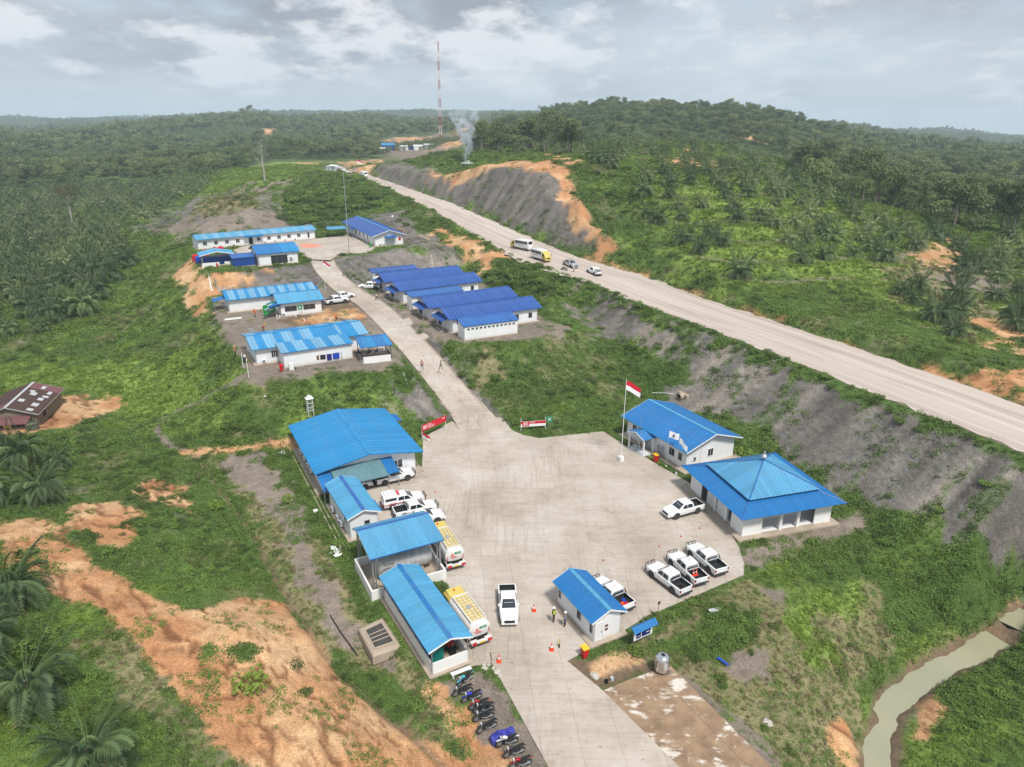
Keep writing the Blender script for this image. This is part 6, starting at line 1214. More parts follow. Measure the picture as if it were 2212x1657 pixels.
def tuft_mesh(seed, n, mat):
    rng = np.random.default_rng(seed); V, F_ = [], []
    for i in range(n):
        a, r = rng.uniform(0, 6.28), .5 * math.sqrt(rng.random()); x, y = r * math.cos(a), r * math.sin(a); h = rng.uniform(.35, .8); l = rng.normal(0, .25, 2); w = .035; o = len(V); q_ = rng.uniform(0, 3.14); cx, sy = w * math.cos(q_), w * math.sin(q_)
        V += [(x - cx, y - sy, 0), (x + cx, y + sy, 0), (x + l[0] * .5 + cx * .6, y + l[1] * .5 + sy * .6, h * .7), (x + l[0] * .5 - cx * .6 + l[0] * .5, y + l[1] - sy * .6, h)]; F_.append((o, o + 1, o + 2, o + 3))
    return mesh_raw('tuft', V, F_, mat)
COVER = [cover_mesh(41, 26, .19, 'leaf_cover'), cover_mesh(42, 22, .22, 'leaf_bush')]; COVER_L = cover_mesh(43, 26, .17, 'leaf_lime'); TUFT = tuft_mesh(44, 26, 'leaf_dry'); TUFT_G = tuft_mesh(45, 28, 'leaf_lime')

# ------------------------------------------------------------------ scattered masses (points carrying a prototype)
def scatter(name, label, cat, me_, pts, scl, rot):
    if not len(pts): return None
    pm = bpy.data.meshes.new(name); pm.vertices.add(len(pts)); pm.vertices.foreach_set('co', np.asarray(pts, np.float32).ravel())
    a = pm.attributes.new('scl', 'FLOAT_VECTOR', 'POINT'); a.data.foreach_set('vector', np.asarray(scl, np.float32).ravel()); a = pm.attributes.new('rot', 'FLOAT_VECTOR', 'POINT'); a.data.foreach_set('vector', np.asarray(rot, np.float32).ravel())
    pr = bpy.data.objects.new(name + '_piece', me_); ob = link(bpy.data.objects.new(name, pm)); ng = bpy.data.node_groups.new(name, 'GeometryNodeTree')
    ng.interface.new_socket('Geometry', in_out='INPUT', socket_type='NodeSocketGeometry'); ng.interface.new_socket('Geometry', in_out='OUTPUT', socket_type='NodeSocketGeometry')
    N = ng.nodes; gi, go = N.new('NodeGroupInput'), N.new('NodeGroupOutput'); ip = N.new('GeometryNodeInstanceOnPoints'); oi = N.new('GeometryNodeObjectInfo'); oi.inputs['Object'].default_value = pr; oi.inputs['As Instance'].default_value = True
    for nm, sk in (('scl', 'Scale'), ('rot', 'Rotation')):
        na = N.new('GeometryNodeInputNamedAttribute'); na.data_type = 'FLOAT_VECTOR'; na.inputs['Name'].default_value = nm; ng.links.new(na.outputs['Attribute'], ip.inputs[sk])
    ng.links.new(gi.outputs[0], ip.inputs['Points']); ng.links.new(oi.outputs['Geometry'], ip.inputs['Instance']); ng.links.new(ip.outputs[0], go.inputs[0])
    md = ob.modifiers.new('scatter', 'NODES'); md.node_group = ng; tag(ob, label, cat, kind='stuff'); return ob
def slope_rot(x, y, rng):
    e = .6; gx = (zt(x + e, y) - zt(x - e, y)) / (2 * e); gy = (zt(x, y + e) - zt(x, y - e)) / (2 * e)
    return np.stack([np.arctan(gy) * .8, -np.arctan(gx) * .8, np.zeros(len(x))], 1)
def logpolar(n, r0, r1, th=41, rng=RNG):
    t = np.radians(rng.uniform(-th, th, n)); r = np.exp(rng.uniform(math.log(r0), math.log(r1), n)); return r * np.sin(t), r * np.cos(t) + OY, r
def hits(s): return [tuple(w[:2]) for w in ground_hits([tuple(map(float, t.split())) for t in s.split(';')])]
# footprints where nothing grows
KEEP = [YARD, AP] + [pxpoly(s_, Z1) for s_ in ("842 693;885 685;893 697;858 700", "888 715;945 706;957 716;900 722")] + [pxpoly(WASH_PX, 0)]
for o in [o_ for o_ in COL.objects if o_.parent is None and o_.type == 'EMPTY' and o_.get('category') in ('building', 'mosque', 'wall')]:
    ps = [c.matrix_local @ Vector(q_) for c in o.children if c.type == 'MESH' for q_ in c.bound_box]
    if ps:
        x0, x1, y0, y1 = min(p_.x for p_ in ps), max(p_.x for p_ in ps), min(p_.y for p_ in ps), max(p_.y for p_ in ps); KEEP.append([tuple((o.matrix_basis @ Vector(c_))[:2]) for c_ in ((x0, y0, 0), (x1, y0, 0), (x1, y1, 0), (x0, y1, 0))])
def clear(x, y, m=.15):
    ok = np.ones(len(x), bool)
    for pl in KEEP:
        a = np.array(pl); c_ = (x > a[:, 0].min() - m) & (x < a[:, 0].max() + m) & (y > a[:, 1].min() - m) & (y < a[:, 1].max() + m); i = np.where(c_ & ok)[0]
        if len(i): ok[i] = sdist(x[i], y[i], pl) > m
    d, _ = seg_d(x, y, RAMP); ok &= d > RAMP_HW + .45; d, _ = seg_d(x, y, HAUL); ok &= d > HW + .5; d, _ = seg_d(x, y, [p_[:2] for p_ in STREAM]); ok &= d > 1.7; return ok
W_ = {k: wts[:, i] for k, i in CL.items()}
rng = np.random.default_rng(77)
x, y, r = logpolar(330000, 60, 560, 40, rng); ok = clear(x, y); x, y, r = x[ok], y[ok], r[ok]
wv, wl_, wd, wr, wf = (bilin(W_[k], x, y) for k in ('vine', 'lime', 'dry', 'rock', 'forest')); wso = bilin(W_['soil'], x, y) + bilin(W_['orange'], x, y)
u = rng.random(len(x)); ptch = fbm(x / 3.5, y / 3.5, 51, 3)
kind = np.full(len(x), -1); acc = 0
for k, w in enumerate((wv + wf, wl_, wd * .55, (wr * np.clip((ptch - .50) * 1.6, 0, .22) + wso * np.clip((ptch - .55) * 1.4, 0, .25)))):
    m = (u >= acc) & (u < acc + w); kind[m] = k; acc = acc + w
z = zt(x, y); rot = slope_rot(x, y, rng); rot[:, 2] = rng.uniform(0, 6.28, len(x)); s = np.clip(.26 + (r - 70) * .0028, .24, 1.5) * rng.uniform(.6, 1.45, len(x)) * (.45 + 1.2 * ptch)
def put(name, label, cat, me_, m, hs=1.0): scatter(name, label, cat, me_, np.stack([x[m], y[m], z[m] - .02], 1), np.stack([s[m], s[m], s[m] * hs * rng.uniform(.7, 1.5, m.sum())], 1), rot[m])
v_ = rng.random(len(x)); big = np.clip((fbm(x / 8, y / 8, 61, 3) - .38) * 4, 0, 1)
put('creeper_cover', 'mid green creeping plants carpeting the slopes', 'ground cover', COVER[0], (kind == 0) & (v_ > .35 * big), 1.25); put('dark_creeper_cover', 'dark green creeping plants in patches on the slopes', 'ground cover', COVER[1], (kind == 0) & (v_ <= .35 * big), 1.6)
put('lime_cover', 'bright lime green creepers and grass', 'ground cover', COVER_L, (kind == 1) & (v_ > .25), 1.1); put('lime_grass', 'tall yellowish grass tufts', 'grass', TUFT_G, (kind == 1) & (v_ <= .25), .9)
put('dry_grass', 'dry straw-coloured grass tufts on the bare slopes', 'grass', TUFT, (kind == 2) & (v_ > .5), .8); put('mixed_grass', 'short green growth among the dry grass', 'grass', COVER[0], (kind == 2) & (v_ <= .5), .9)
put('rock_weeds', 'scattered green weeds on bare rock and soil', 'weeds', COVER[0], kind == 3, .9)
# shrubs: a mass, and the largest as single plants
x, y, r = logpolar(17000, 62, 480, 40, rng); ok = clear(x, y, .6); x, y, r = x[ok], y[ok], r[ok]
w = bilin(W_['vine'], x, y) * .8 + bilin(W_['dry'], x, y) * .18 + bilin(W_['rock'], x, y) * .03; pt = fbm(x / 6, y / 6, 71, 3); ok = rng.random(len(x)) < w * np.clip((pt - .40) * 5, 0.03, 1); x, y, r = x[ok], y[ok], r[ok]
for s_, dn in (("1040 600;1060 575;1120 565;1200 585;1235 625;1200 640;1100 645", .30), ("600 470;620 420;660 385;720 380;790 400;835 440;790 455;690 480;640 490", .22), ("100 960;230 950;330 970;440 1000;440 1080;330 1090;200 1050;80 1010", .35), ("240 1110;330 1090;450 1120;560 1180;620 1290;560 1300;420 1250;260 1190", .4), ("0 1370;120 1370;180 1440;330 1560;500 1680;200 1680;0 1500", .3), ("920 352;930 325;1000 335;1010 350", .12), ("1590 870;1640 900;1700 970;1840 1050;1990 1140;2180 1250;2150 1290;1960 1190;1800 1090;1680 1010", .25), ("380 690;440 640;480 700;470 780;400 800", .25), ("1480 1410;1560 1310;1640 1330;1600 1420;1500 1460", .5), ("60 955;130 940;200 950;140 990", .3), ("700 1420;780 1430;890 1530;820 1540", .5)):
    pl = hits(s_); a = np.array(pl); ar = abs(np.sum(a[:, 0] * np.roll(a[:, 1], -1) - np.roll(a[:, 0], -1) * a[:, 1])) / 2; n_ = int(ar * dn * 2.2); xx, yy = rng.uniform(a[:, 0].min(), a[:, 0].max(), n_ * 2), rng.uniform(a[:, 1].min(), a[:, 1].max(), n_ * 2); m = inside(xx, yy, pl) & clear(xx, yy, .6) & (fbm(xx / 3, yy / 3, 88, 3) > .42); x = np.append(x, xx[m]); y = np.append(y, yy[m]); r = np.append(r, np.hypot(xx[m], yy[m]) * (1.7 if dn in (.30, .22) else .8))
z = zt(x, y); s = np.clip(.5 + (r - 60) * .004, .5, 2.0) * rng.uniform(.55, 1.6, len(x)); kb = rng.integers(0, 3, len(x))
for k, nm in enumerate(('dark_scrub', 'leafy_scrub', 'small_leaved_scrub')):
    m = kb == k; scatter(nm, ('dark green scrub bushes', 'mid green leafy scrub', 'fine-leaved dark scrub')[k] + ' scattered over the slopes', 'scrub', BUSH[k], np.stack([x[m], y[m], z[m] - .05], 1), np.stack([s[m], s[m], s[m] * .85], 1), np.stack([x[m] * 0, x[m] * 0, rng.uniform(0, 6.28, m.sum())], 1))
STEM = MB().tube([(0, 0, -.15), (.02, 0, .25), (.1, .05, .5)], [.035, .03, .015], 5).add(*(lambda m_: (m_.V, m_.F))(MB().tube([(0, 0, .1), (-.12, .08, .45)], [.025, .012], 5))).mesh('stem', 'bark')
def shrub(px, py, sc, kind, label, hs=.9):
    w = G(px, py); o = emptyobj('shrub', (w[0], w[1], w[2]), random.uniform(0, 6.28)); o.scale = (sc, sc, sc * hs); tag(o, label, 'shrub', 'shrubs standing singly'); inst('foliage', kind, o); inst('stem', STEM, o); return o
for i in range(46):   # along the near shoulder of the haul road
    t = i / 45; e_ = NEAR_EDGE; L_ = [1700 + (t * 560)]; 
    k = 1.3 + t * 3.0; j = int(k); p_ = e_[j] + (e_[j+1] - e_[j]) * (k - j); q_ = p_[:2] - np.array([.88, .46]) * random.uniform(1.2, 4.2)
    o = emptyobj('shrub', (q_[0], q_[1], ground(*q_)), random.uniform(0, 6.28)); sc = random.uniform(.5, 1.25); o.scale = (sc, sc, sc * .95); tag(o, ('dark dense', 'mid green leafy', 'dark fine-leaved')[i % 3] + (' large' if sc > .9 else ' small') + ' shrub on the near shoulder of the haul road', 'shrub', 'shrubs on the haul road shoulder'); inst('foliage', BUSH[i % 3], o); inst('stem', STEM, o)
for px, py, sc, kk, lb in ((545, 1490, 1.9, 1, 'large bright green bush in the middle of the orange slope'), (640, 1440, .9, 2, 'small bush on the orange slope above the ditch'), (660, 1500, .8, 0, 'little bush on the sandy slope near the lime bush'), (1375, 1415, 1.1, 1, 'round grassy bush in front of the blue signboard'), (1540, 920, 1.3, 1, 'yellow green bush behind the office by the rock slope'), (1600, 985, 1.5, 1, 'bushy plant between office and rock slope'),
                           (1060, 690, 1.4, 0, 'bush at the corner of the orange mound'), (1170, 660, 1.1, 1, 'young tree sapling beside the footpath'), (640, 1125, .5, 1, 'small bright plant on the pale sand'), (690, 1240, .5, 1, 'yellow sapling beside the drainage path'), (470, 1100, 1.4, 1, 'leafy bush above the ditch'), (620, 1085, 1.2, 1, 'bright bush among the scrub below the path')):
    shrub(px, py, sc, BUSH_LIME if kk == 1 else BUSH[kk], lb)
# ------------------------------------------------------------------ oil palms
PALM_G = ('oil palms of the plantation left of the compound', 'oil palms on the terraced hillside', 'oil palms on the far plantation slope', 'oil palms in the foreground')
def fill(poly, sp, jit, rng, ang=.3):
    a = np.array(poly); c_, s_ = math.cos(ang), math.sin(ang); ctr = a.mean(0); R_ = np.hypot(*(a - ctr).T).max() + sp; g = np.arange(-R_, R_, sp); gx, gy = np.meshgrid(g, g * .87); gx = gx + (np.arange(len(g))[:, None] % 2) * sp / 2
    x = ctr[0] + gx * c_ - gy * s_ + rng.normal(0, jit, gx.shape); y = ctr[1] + gx * s_ + gy * c_ + rng.normal(0, jit, gx.shape); x, y = x.ravel(), y.ravel(); m = inside(x, y, poly); return x[m], y[m]
pal = []
def addp(poly, sp, jit, s0, s1, g, excl=None, drop=0.0, ang=.3):
    x, y = fill(poly, sp, jit, rng, ang); ok = clear(x, y, 2.5) & (rng.random(len(x)) >= drop)
    for e_ in (excl or []): ok &= ~inside(x, y, e_)
    pal.extend((a, b_, rng.uniform(s0, s1), g) for a, b_ in zip(x[ok], y[ok]))
addp(hits("-60 505;-60 690;60 705;215 690;255 640;300 575;255 500"), 8.6, .9, .85, 1.15, 0)
addp(hits("-60 745;-60 700;100 710;90 745"), 8.5, .8, .5, .8, 0); addp(hits("-80 415;-80 500;250 492;335 470;430 420;470 392;400 388;170 398"), 9.2, 1.0, .7, 1.0, 0, ang=.7)
_open = hits("1610 580;1780 575;1900 600;1950 650;1880 745;1640 690;1580 640")
addp(hits("1370 450;1400 380;1440 372;1560 372;1740 405;1840 450;1990 490;2080 530;2260 505;2260 760;2080 745;1960 700;1900 640;1700 600;1600 650;1520 630;1480 570;1400 500"), 8.4, 1.0, .55, .9, 1, [_open], .30, .45)
addp(hits("1255 340;1340 335;1340 372;1290 385"), 7, .8, .7, .9, 1); addp(hits("1380 350;1560 352;1700 345;1730 395;1560 366;1430 366"), 8.5, 1, .45, .65, 1)
addp(hits("1120 330;1250 298;1400 285;1560 296;1700 335;1560 344;1380 340;1250 330"), 8.2, 1.0, .5, .72, 2, drop=.5); addp(hits("560 300;640 276;700 300;640 318"), 9, .8, .8, 1.0, 2); addp(hits("250 300;430 280;560 275;560 300;400 318"), 9, .6, .7, .9, 2); addp(hits("760 318;940 300;1000 300;940 325;820 335"), 9, .8, .7, .9, 2, drop=.25)
for px, py, s_ in ((32, 1310, .8), (62, 1530, .8), (205, 1668, .75), (95, 1085, .8), (45, 1010, .8), (-40, 1420, .7), (-30, 1090, .8), (130, 1010, .5)):
    w = G(px, py); pal.append((w[0], w[1], s_, 3))
pal = [p_ for p_ in pal if p_[1] > 5]; A = np.array(pal); A = A[np.argsort(np.hypot(A[:, 0], A[:, 1]))]; zz_ = zt(A[:, 0], A[:, 1]); q_, dep = PX(np.stack([A[:, 0], A[:, 1], zz_ + 3], 1)); vis = (q_[:, 0] > -70) & (q_[:, 0] < 2282) & (q_[:, 1] > 100) & (q_[:, 1] < 1760)
PALM_LB = (' green oil palm in the valley plantation left of the compound', ' green young oil palm on the terraced hillside beyond the haul road', ' green small oil palm on the far plantation slope', ' green big oil palm near the orange soil track')
nind = 0; rest = []
for i in range(len(A)):
    x, y, sc, g = A[i]; g = int(g)
    if not vis[i]: continue
    if nind < 300:
        o = emptyobj('oil_palm', (x, y, zz_[i]), rng.uniform(0, 6.28)); o.scale = (sc,) * 3; o.rotation_euler = (rng.normal(0, .05), rng.normal(0, .05), o.rotation_euler.z); pale = rng.random() < (.3 if (g == 1 and x < 60) else .65 if (g == 1 or y > 215) else .08) and nind >= 26; tag(o, ('pale' if pale else 'dark') + PALM_LB[g], 'palm tree', PALM_G[g]); th_ = 1.6 if g in (1, 2) else 2.6  # right terraces get more pale crowns, their sunshine put into the leaf colour
        inst('trunk', PTRUNK[0 if th_ < 2 else 1], o)
        if nind < 26:
            for tier, az, fs, tl in frond_layout(rng, 36): inst('frond', FROND[tier], o, (0, 0, th_), (0, -tl, az), fs)
            for k in range(5): inst('dead_frond', FROND_DEAD, o, (0, 0, th_ - .2), (0, 0, k * 1.3 + rng.normal(0, .3)))
        else: inst('crown', (CROWNS_PALE if pale else CROWNS)[i % 4], o, (0, 0, th_))
        nind += 1
    else: rest.append((x, y, zz_[i] + 1.5 * sc, sc))
if rest:
    B_ = np.array(rest)
    for k in range(2):
        m = np.arange(len(B_)) % 2 == k; scatter('far_oil_palms', 'far oil palms massed on the plantation slopes', 'palms', CROWNS_PALE[0] if k == 0 else CROWN_FAR[0], B_[m][:, :3], np.repeat(B_[m][:, 3:], 3, 1), np.stack([rng.normal(0, .06, m.sum()), rng.normal(0, .06, m.sum()), rng.uniform(0, 6.28, m.sum())], 1))
# ------------------------------------------------------------------ forest
nofor = [hits(s_) for s_ in ("380 430;470 385;560 352;700 345;800 345;900 335;1010 345;1010 400;700 420", "815 345;825 300;850 290;1000 284;1015 312;960 334;900 352")]
nofor += [hits(s_) for s_ in ("1000 290;1060 262;1075 285;1010 305",)]
fz = [hits(s_) for s_ in ("-200 398;170 397;400 387;470 375;560 352;680 346;760 330;820 325;820 290;-200 290", "1655 335;1725 425;1900 462;2090 545;2300 515;2500 500;2500 290;1655 290", "1020 345;1120 332;1260 335;1250 296;1100 290;1010 315")]
x, y, r = logpolar(520000, 250, 6500, 42, rng); keep = rng.random(len(x)) < np.clip((r / 2600) ** 2, 0, 1) * np.where(r > 2600, np.clip(2600 / r, .3, 1) ** 1.2, 1) * .9; x, y, r = x[keep], y[keep], r[keep]
zone = np.zeros(len(x), bool)
for f_ in fz: zone |= inside(x, y, f_)
zone |= (r > 560)
for f_ in nofor: zone &= ~inside(x, y, f_)
pl_mask = np.zeros(len(x), bool)
pt = A[:, :2]; gcell = {}
for a_, b_ in pt: gcell.setdefault((int(a_ // 10), int(b_ // 10)), 1)
zone &= ~np.array([(int(a_ // 10), int(b_ // 10)) in gcell for a_, b_ in zip(x, y)])
bare = bilin(W_['orange'], x, y) + bilin(W_['soil'], x, y); zone &= bare < .3
d, _ = seg_d(x, y, HAUL); zone &= d > HW + 22
x, y, r = x[zone], y[zone], r[zone]; z = zt(x, y); sc = rng.uniform(.6, 1.1, len(x)) * (.75 + .5 * fbm(x / 60, y / 60, 81, 3)); q_, dep = PX(np.stack([x, y, z + 6], 1)); vis = (q_[:, 0] > -40) & (q_[:, 0] < 2252) & (q_[:, 1] > 60); order = np.argsort(np.where(vis, r, 1e9)); solo = order[:300]
TL = ('broad-leaved forest tree in the woods left of the compound', 'broad-leaved forest tree in the woods beyond the terraces', 'broad-leaved tree in the woods behind the rock cutting')
for i in solo:
    k = int(rng.integers(0, 4)); o = emptyobj('forest_tree', (x[i], y[i], z[i]), rng.uniform(0, 6.28)); o.scale = (sc[i], sc[i], sc[i] * rng.uniform(.8, 1.15)); g = 0 if q_[i, 0] < 900 else (1 if q_[i, 0] > 1600 else 2); hh = (11, 14, 9, 16)[k] * o.scale[2]; tag(o, ('tall ' if hh > 12 else 'low ' if hh < 8 else 'middling ') + TL[g], 'tree', ('trees of the left wood', 'trees of the right wood', 'trees behind the cutting')[g]); inst('crown', TREES[k][0], o); inst('trunk', TREES[k][1], o)
m0 = np.ones(len(x), bool); m0[solo] = False; m0 &= (q_[:, 0] > -250) & (q_[:, 0] < 2460)
near = m0 & (r < 900); farm = m0 & (r >= 900)
for m, protos, nm in ((near, [t_[0] for t_ in TREES[:3]], 'mid_forest'), (farm, TREES_FAR, 'far_forest')):
    kk = rng.integers(0, 3, len(x))
    for k in range(3):
        i = np.where(m & (kk == k))[0]; scatter(nm, ('closed forest canopy in the middle distance', 'hazy far-off forest on the hills')[nm == 'far_forest'], 'forest', protos[k], np.stack([x[i], y[i], z[i] - 1.0], 1), np.stack([sc[i], sc[i], sc[i] * rng.uniform(.75, 1.15, len(i))], 1), np.stack([x[i] * 0, x[i] * 0, rng.uniform(0, 6.28, len(i))], 1))
# single trees one can pick out
w = G(158, 492); o = emptyobj('tall_tree', tuple(w)); tag(o, 'tall tree with a round brown-green crown on a bare pale trunk', 'tree'); Ht = 19.
mb = MB(); mb.tube([(0, 0, -1), (.2, 0, 6), (-.1, .1, 11), (.1, 0, 15)], [.45, .36, .3, .14], 8)
for i in range(9):
    a = i * .7; zb_ = 9.5 + (i % 4) * 1.1; mb.tube([(0, 0, zb_), (1.6 * math.cos(a), 1.6 * math.sin(a), zb_ + 1.8), (3.2 * math.cos(a), 3.2 * math.sin(a), zb_ + 3.2)], [.16, .1, .04], 5)
mb.build('trunk', 'dead_wood', o, True); rg = np.random.default_rng(9); c_, d = lobe_cloud(rg, [(0, 0, 14.5, 4.0, 4.0, 3.6)] + [(3.0 * math.cos(a), 3.0 * math.sin(a), 13.6 + (k % 3), 2.0, 2.0, 1.7) for k, a in enumerate(np.linspace(0, 5.6, 8))], 1900); V, F_ = leaves(c_, d, .26, rg); inst('crown', mesh_raw('crown', V, F_, 'leaf_olive'), o)
w = G(572, 392); o = emptyobj('dead_tree', tuple(w)); tag(o, 'tall leafless dead tree standing on the grassy knoll', 'tree'); mb = MB(); rg = np.random.default_rng(19); mb.tube([(0, 0, -1), (.1, 0, 5), (-.2, .1, 11), (.1, 0, 16), (.2, 0, 19.5)], [.5, .4, .3, .16, .05], 7); mb.build('trunk', 'dead_wood', o, True)
for i in range(26):
    a = rg.uniform(0, 6.28); zb_ = rg.uniform(6, 18); l_ = (20 - zb_) * .28 + rg.uniform(.4, 1.4); mb = MB(); p0 = Vector((0, 0, zb_)); p1 = p0 + Vector((math.cos(a) * l_ * .5, math.sin(a) * l_ * .5, l_ * .45)); p2 = p1 + Vector((math.cos(a + .3) * l_ * .5, math.sin(a + .3) * l_ * .5, l_ * .6)); mb.tube([p0, p1, p2], [.09, .05, .02], 5); mb.tube([p1, p1 + Vector((math.cos(a - .7) * l_ * .4, math.sin(a - .7) * l_ * .4, l_ * .35))], [.04, .015], 5); mb.build('branch', 'dead_wood', o)
for k, (px, py, D) in enumerate(((60, 262, 2650), (105, 262, 2750), (258, 256, 2900), (395, 250, 3100), (525, 251, 1480), (540, 250, 1500), (2190, 458, 300))):
    w = PD(px, py, D); zg = ground(w[0], w[1]); o = emptyobj('emergent_tree', (w[0], w[1], zg - 1)); s_ = (2.2 if D > 2000 else 1.5) if k < 6 else 1.25; o.scale = (s_,) * 3; tag(o, 'lone emergent tree standing above the far ridge line' if k < 6 else 'big dark tree at the edge of the wood beside the plantation', 'tree', 'emergent trees on the skyline' if k < 6 else None); inst('crown', TREES[k % 4][0], o, (0, 0, 3)); inst('trunk', TREES[k % 4][1], o, (0, 0, 1))
# ------------------------------------------------------------------ people
paint_mat('skin', srgb(150, 104, 76), .6, .05, 5); paint_mat('hair', (.012, .010, .009), .6); SH = {}
for k, c in {'white': (214, 214, 210), 'navy': (34, 42, 84), 'grey': (120, 122, 126), 'black': (28, 28, 30), 'hivis': (180, 214, 60), 'orange': (224, 96, 40), 'pinkish': (186, 132, 120), 'jeans': (62, 78, 112), 'dark': (38, 36, 40), 'khaki': (138, 122, 94), 'boot': (70, 44, 34), 'blue': (46, 84, 160)}.items(): paint_mat('cloth_' + k, srgb(*c), .85, .12, 6)
def body_mesh(name, J, E_):
    """grow one continuous body over a jointed skeleton; J = {joint: (pos, radius, region)}"""
    names = list(J); idx = {n: i for i, n in enumerate(names)}; me_ = bpy.data.meshes.new(name); me_.from_pydata([J[n][0] for n in names], [(idx[a], idx[b_]) for a, b_ in E_], []); ob = bpy.data.objects.new(name, me_); COL.objects.link(ob)
    sk = ob.modifiers.new('skin', 'SKIN'); sk.use_smooth_shade = True; su = ob.modifiers.new('sub', 'SUBSURF'); su.levels = su.render_levels = 1
    for n in names:
        v_ = me_.skin_vertices[0].data[idx[n]]; v_.radius = (J[n][1], J[n][1]); v_.use_root = (n == 'pelvis')
    bpy.context.view_layer.update(); dg = bpy.context.evaluated_depsgraph_get(); out = bpy.data.meshes.new_from_object(ob.evaluated_get(dg)); bpy.data.objects.remove(ob); out.name = name
    cen = np.array([p_.center[:] for p_ in out.polygons]); best = np.full(len(cen), 9e9); reg = np.zeros(len(cen), int)
    for a, b_ in E_:
        pa_, pb_ = np.array(J[a][0]), np.array(J[b_][0]); t = np.clip(((cen - pa_) @ (pb_ - pa_)) / ((pb_ - pa_) @ (pb_ - pa_) + 1e-9), 0, 1); d_ = np.linalg.norm(cen - pa_ - t[:, None] * (pb_ - pa_), axis=1) / max(J[b_][1], .02); m = d_ < best; best[m] = d_[m]; reg[m] = J[b_][2]
    for k in ('skin', 'cloth_white', 'cloth_dark', 'cloth_boot'): out.materials.append(MATS[k])
    out.polygons.foreach_set('material_index', reg); return out
def skeleton(pose):
    J = {'pelvis': ((0, 0, .95), .135, 2), 'waist': ((.0, 0, 1.08), .12, 1), 'chest': ((.01, 0, 1.28), .15, 1), 'neck': ((.01, 0, 1.46), .055, 0), 'jaw': ((.03, 0, 1.54), .075, 0), 'head': ((.02, 0, 1.63), .092, 0), 'crown': ((.01, 0, 1.70), .06, 0)}
    E_ = [('pelvis', 'waist'), ('waist', 'chest'), ('chest', 'neck'), ('neck', 'jaw'), ('jaw', 'head'), ('head', 'crown')]
    sw = {'stand': 0, 'walk': .22, 'work': .1, 'sit': 0}[pose]
    for sg, s in ((1, 'l'), (-1, 'r')):
        kx = sg * sw; J['sh' + s] = ((.0, sg * .19, 1.40), .07, 1); J['el' + s] = ((-.03 - kx * .5, sg * .26, 1.13), .05, 1); J['wr' + s] = ((.09 - kx, sg * .27, .90), .033, 0); J['hd' + s] = ((.11 - kx, sg * .27, .82), .036, 0)
        if pose in ('work', 'sit'): J['el' + s] = ((.12, sg * .27, 1.15), .05, 1); J['wr' + s] = ((.33, sg * .16, 1.06), .033, 0); J['hd' + s] = ((.41, sg * .13, 1.05), .036, 0)
        h_ = Vector(J['hd' + s][0]); dn = Vector((0, 0, -1)) if pose in ('stand', 'walk') else Vector((1, 0, -.2)); E_ += [('chest', 'sh' + s), ('sh' + s, 'el' + s), ('el' + s, 'wr' + s), ('wr' + s, 'hd' + s)]
        for k in range(4): J['f%d%s' % (k, s)] = (tuple(h_ + dn * (.085 + .012 * (k in (1, 2))) + Vector((.03 - .02 * k, -sg * .012, 0))), .009, 0); E_.append(('hd' + s, 'f%d%s' % (k, s)))
        J['th' + s] = (tuple(h_ + dn * .04 + Vector((.05, 0, .0))), .010, 0); E_.append(('hd' + s, 'th' + s))
        J['hp' + s] = ((0, sg * .10, .90), .095, 2); J['kn' + s] = ((.03 + kx * .8, sg * .11, .50), .065, 2); J['an' + s] = ((-.02 + kx * 1.3, sg * .11, .11), .045, 3); J['to' + s] = ((.14 + kx * 1.3, sg * .12, .045), .045, 3)
        if pose == 'sit': J['kn' + s] = ((.42, sg * .12, .90), .065, 2); J['an' + s] = ((.44, sg * .12, .48), .045, 3); J['to' + s] = ((.58, sg * .12, .43), .045, 3)
        E_ += [('pelvis', 'hp' + s), ('hp' + s, 'kn' + s), ('kn' + s, 'an' + s), ('an' + s, 'to' + s)]
    if pose == 'work':
        for n in list(J):
            p_, r_, g_ = J[n]
            if n[:2] in ('wa', 'ch', 'ne', 'ja', 'he', 'cr', 'sh', 'el', 'wr', 'hd', 'th') or n[0] == 'f':
                x, y, z = p_; a = .75; J[n] = ((x * math.cos(a) + (z - .95) * math.sin(a), y, .95 + (z - .95) * math.cos(a) - x * math.sin(a)), r_, g_)
    return J, E_
BODY = {p_: (body_mesh('body', *skeleton(p_)), Vector(skeleton(p_)[0]['head'][0])) for p_ in ('stand', 'walk', 'work', 'sit')}
HELM = MB().lathe([(.155, -.01), (.12, .0), (.118, .05), (.09, .10), (.03, .125), (.005, .127)], 14); VEST = MB().loft([[(.15 * c_ * 1.06 * k + .01, .19 * s_ * k, z) for c_, s_ in ((math.cos(a), math.sin(a)) for a in (2 * math.pi * j / 14 for j in range(14)))] for z, k in ((1.0, .86), (1.15, .90), (1.32, 1.02), (1.42, .85))], cap=False)
HELMS = {c: HELM.mesh('helmet', c, True) for c in ('white_plastic', 'yellow', 'orange_plastic')}; HAIR = MB().lathe([(.1, -.03), (.105, .03), (.08, .085), (.02, .105)], 12).mesh('hair', 'hair', True); VESTS = {c: VEST.mesh('vest', c, True) for c in ('cloth_hivis', 'cloth_orange', 'cloth_grey')}
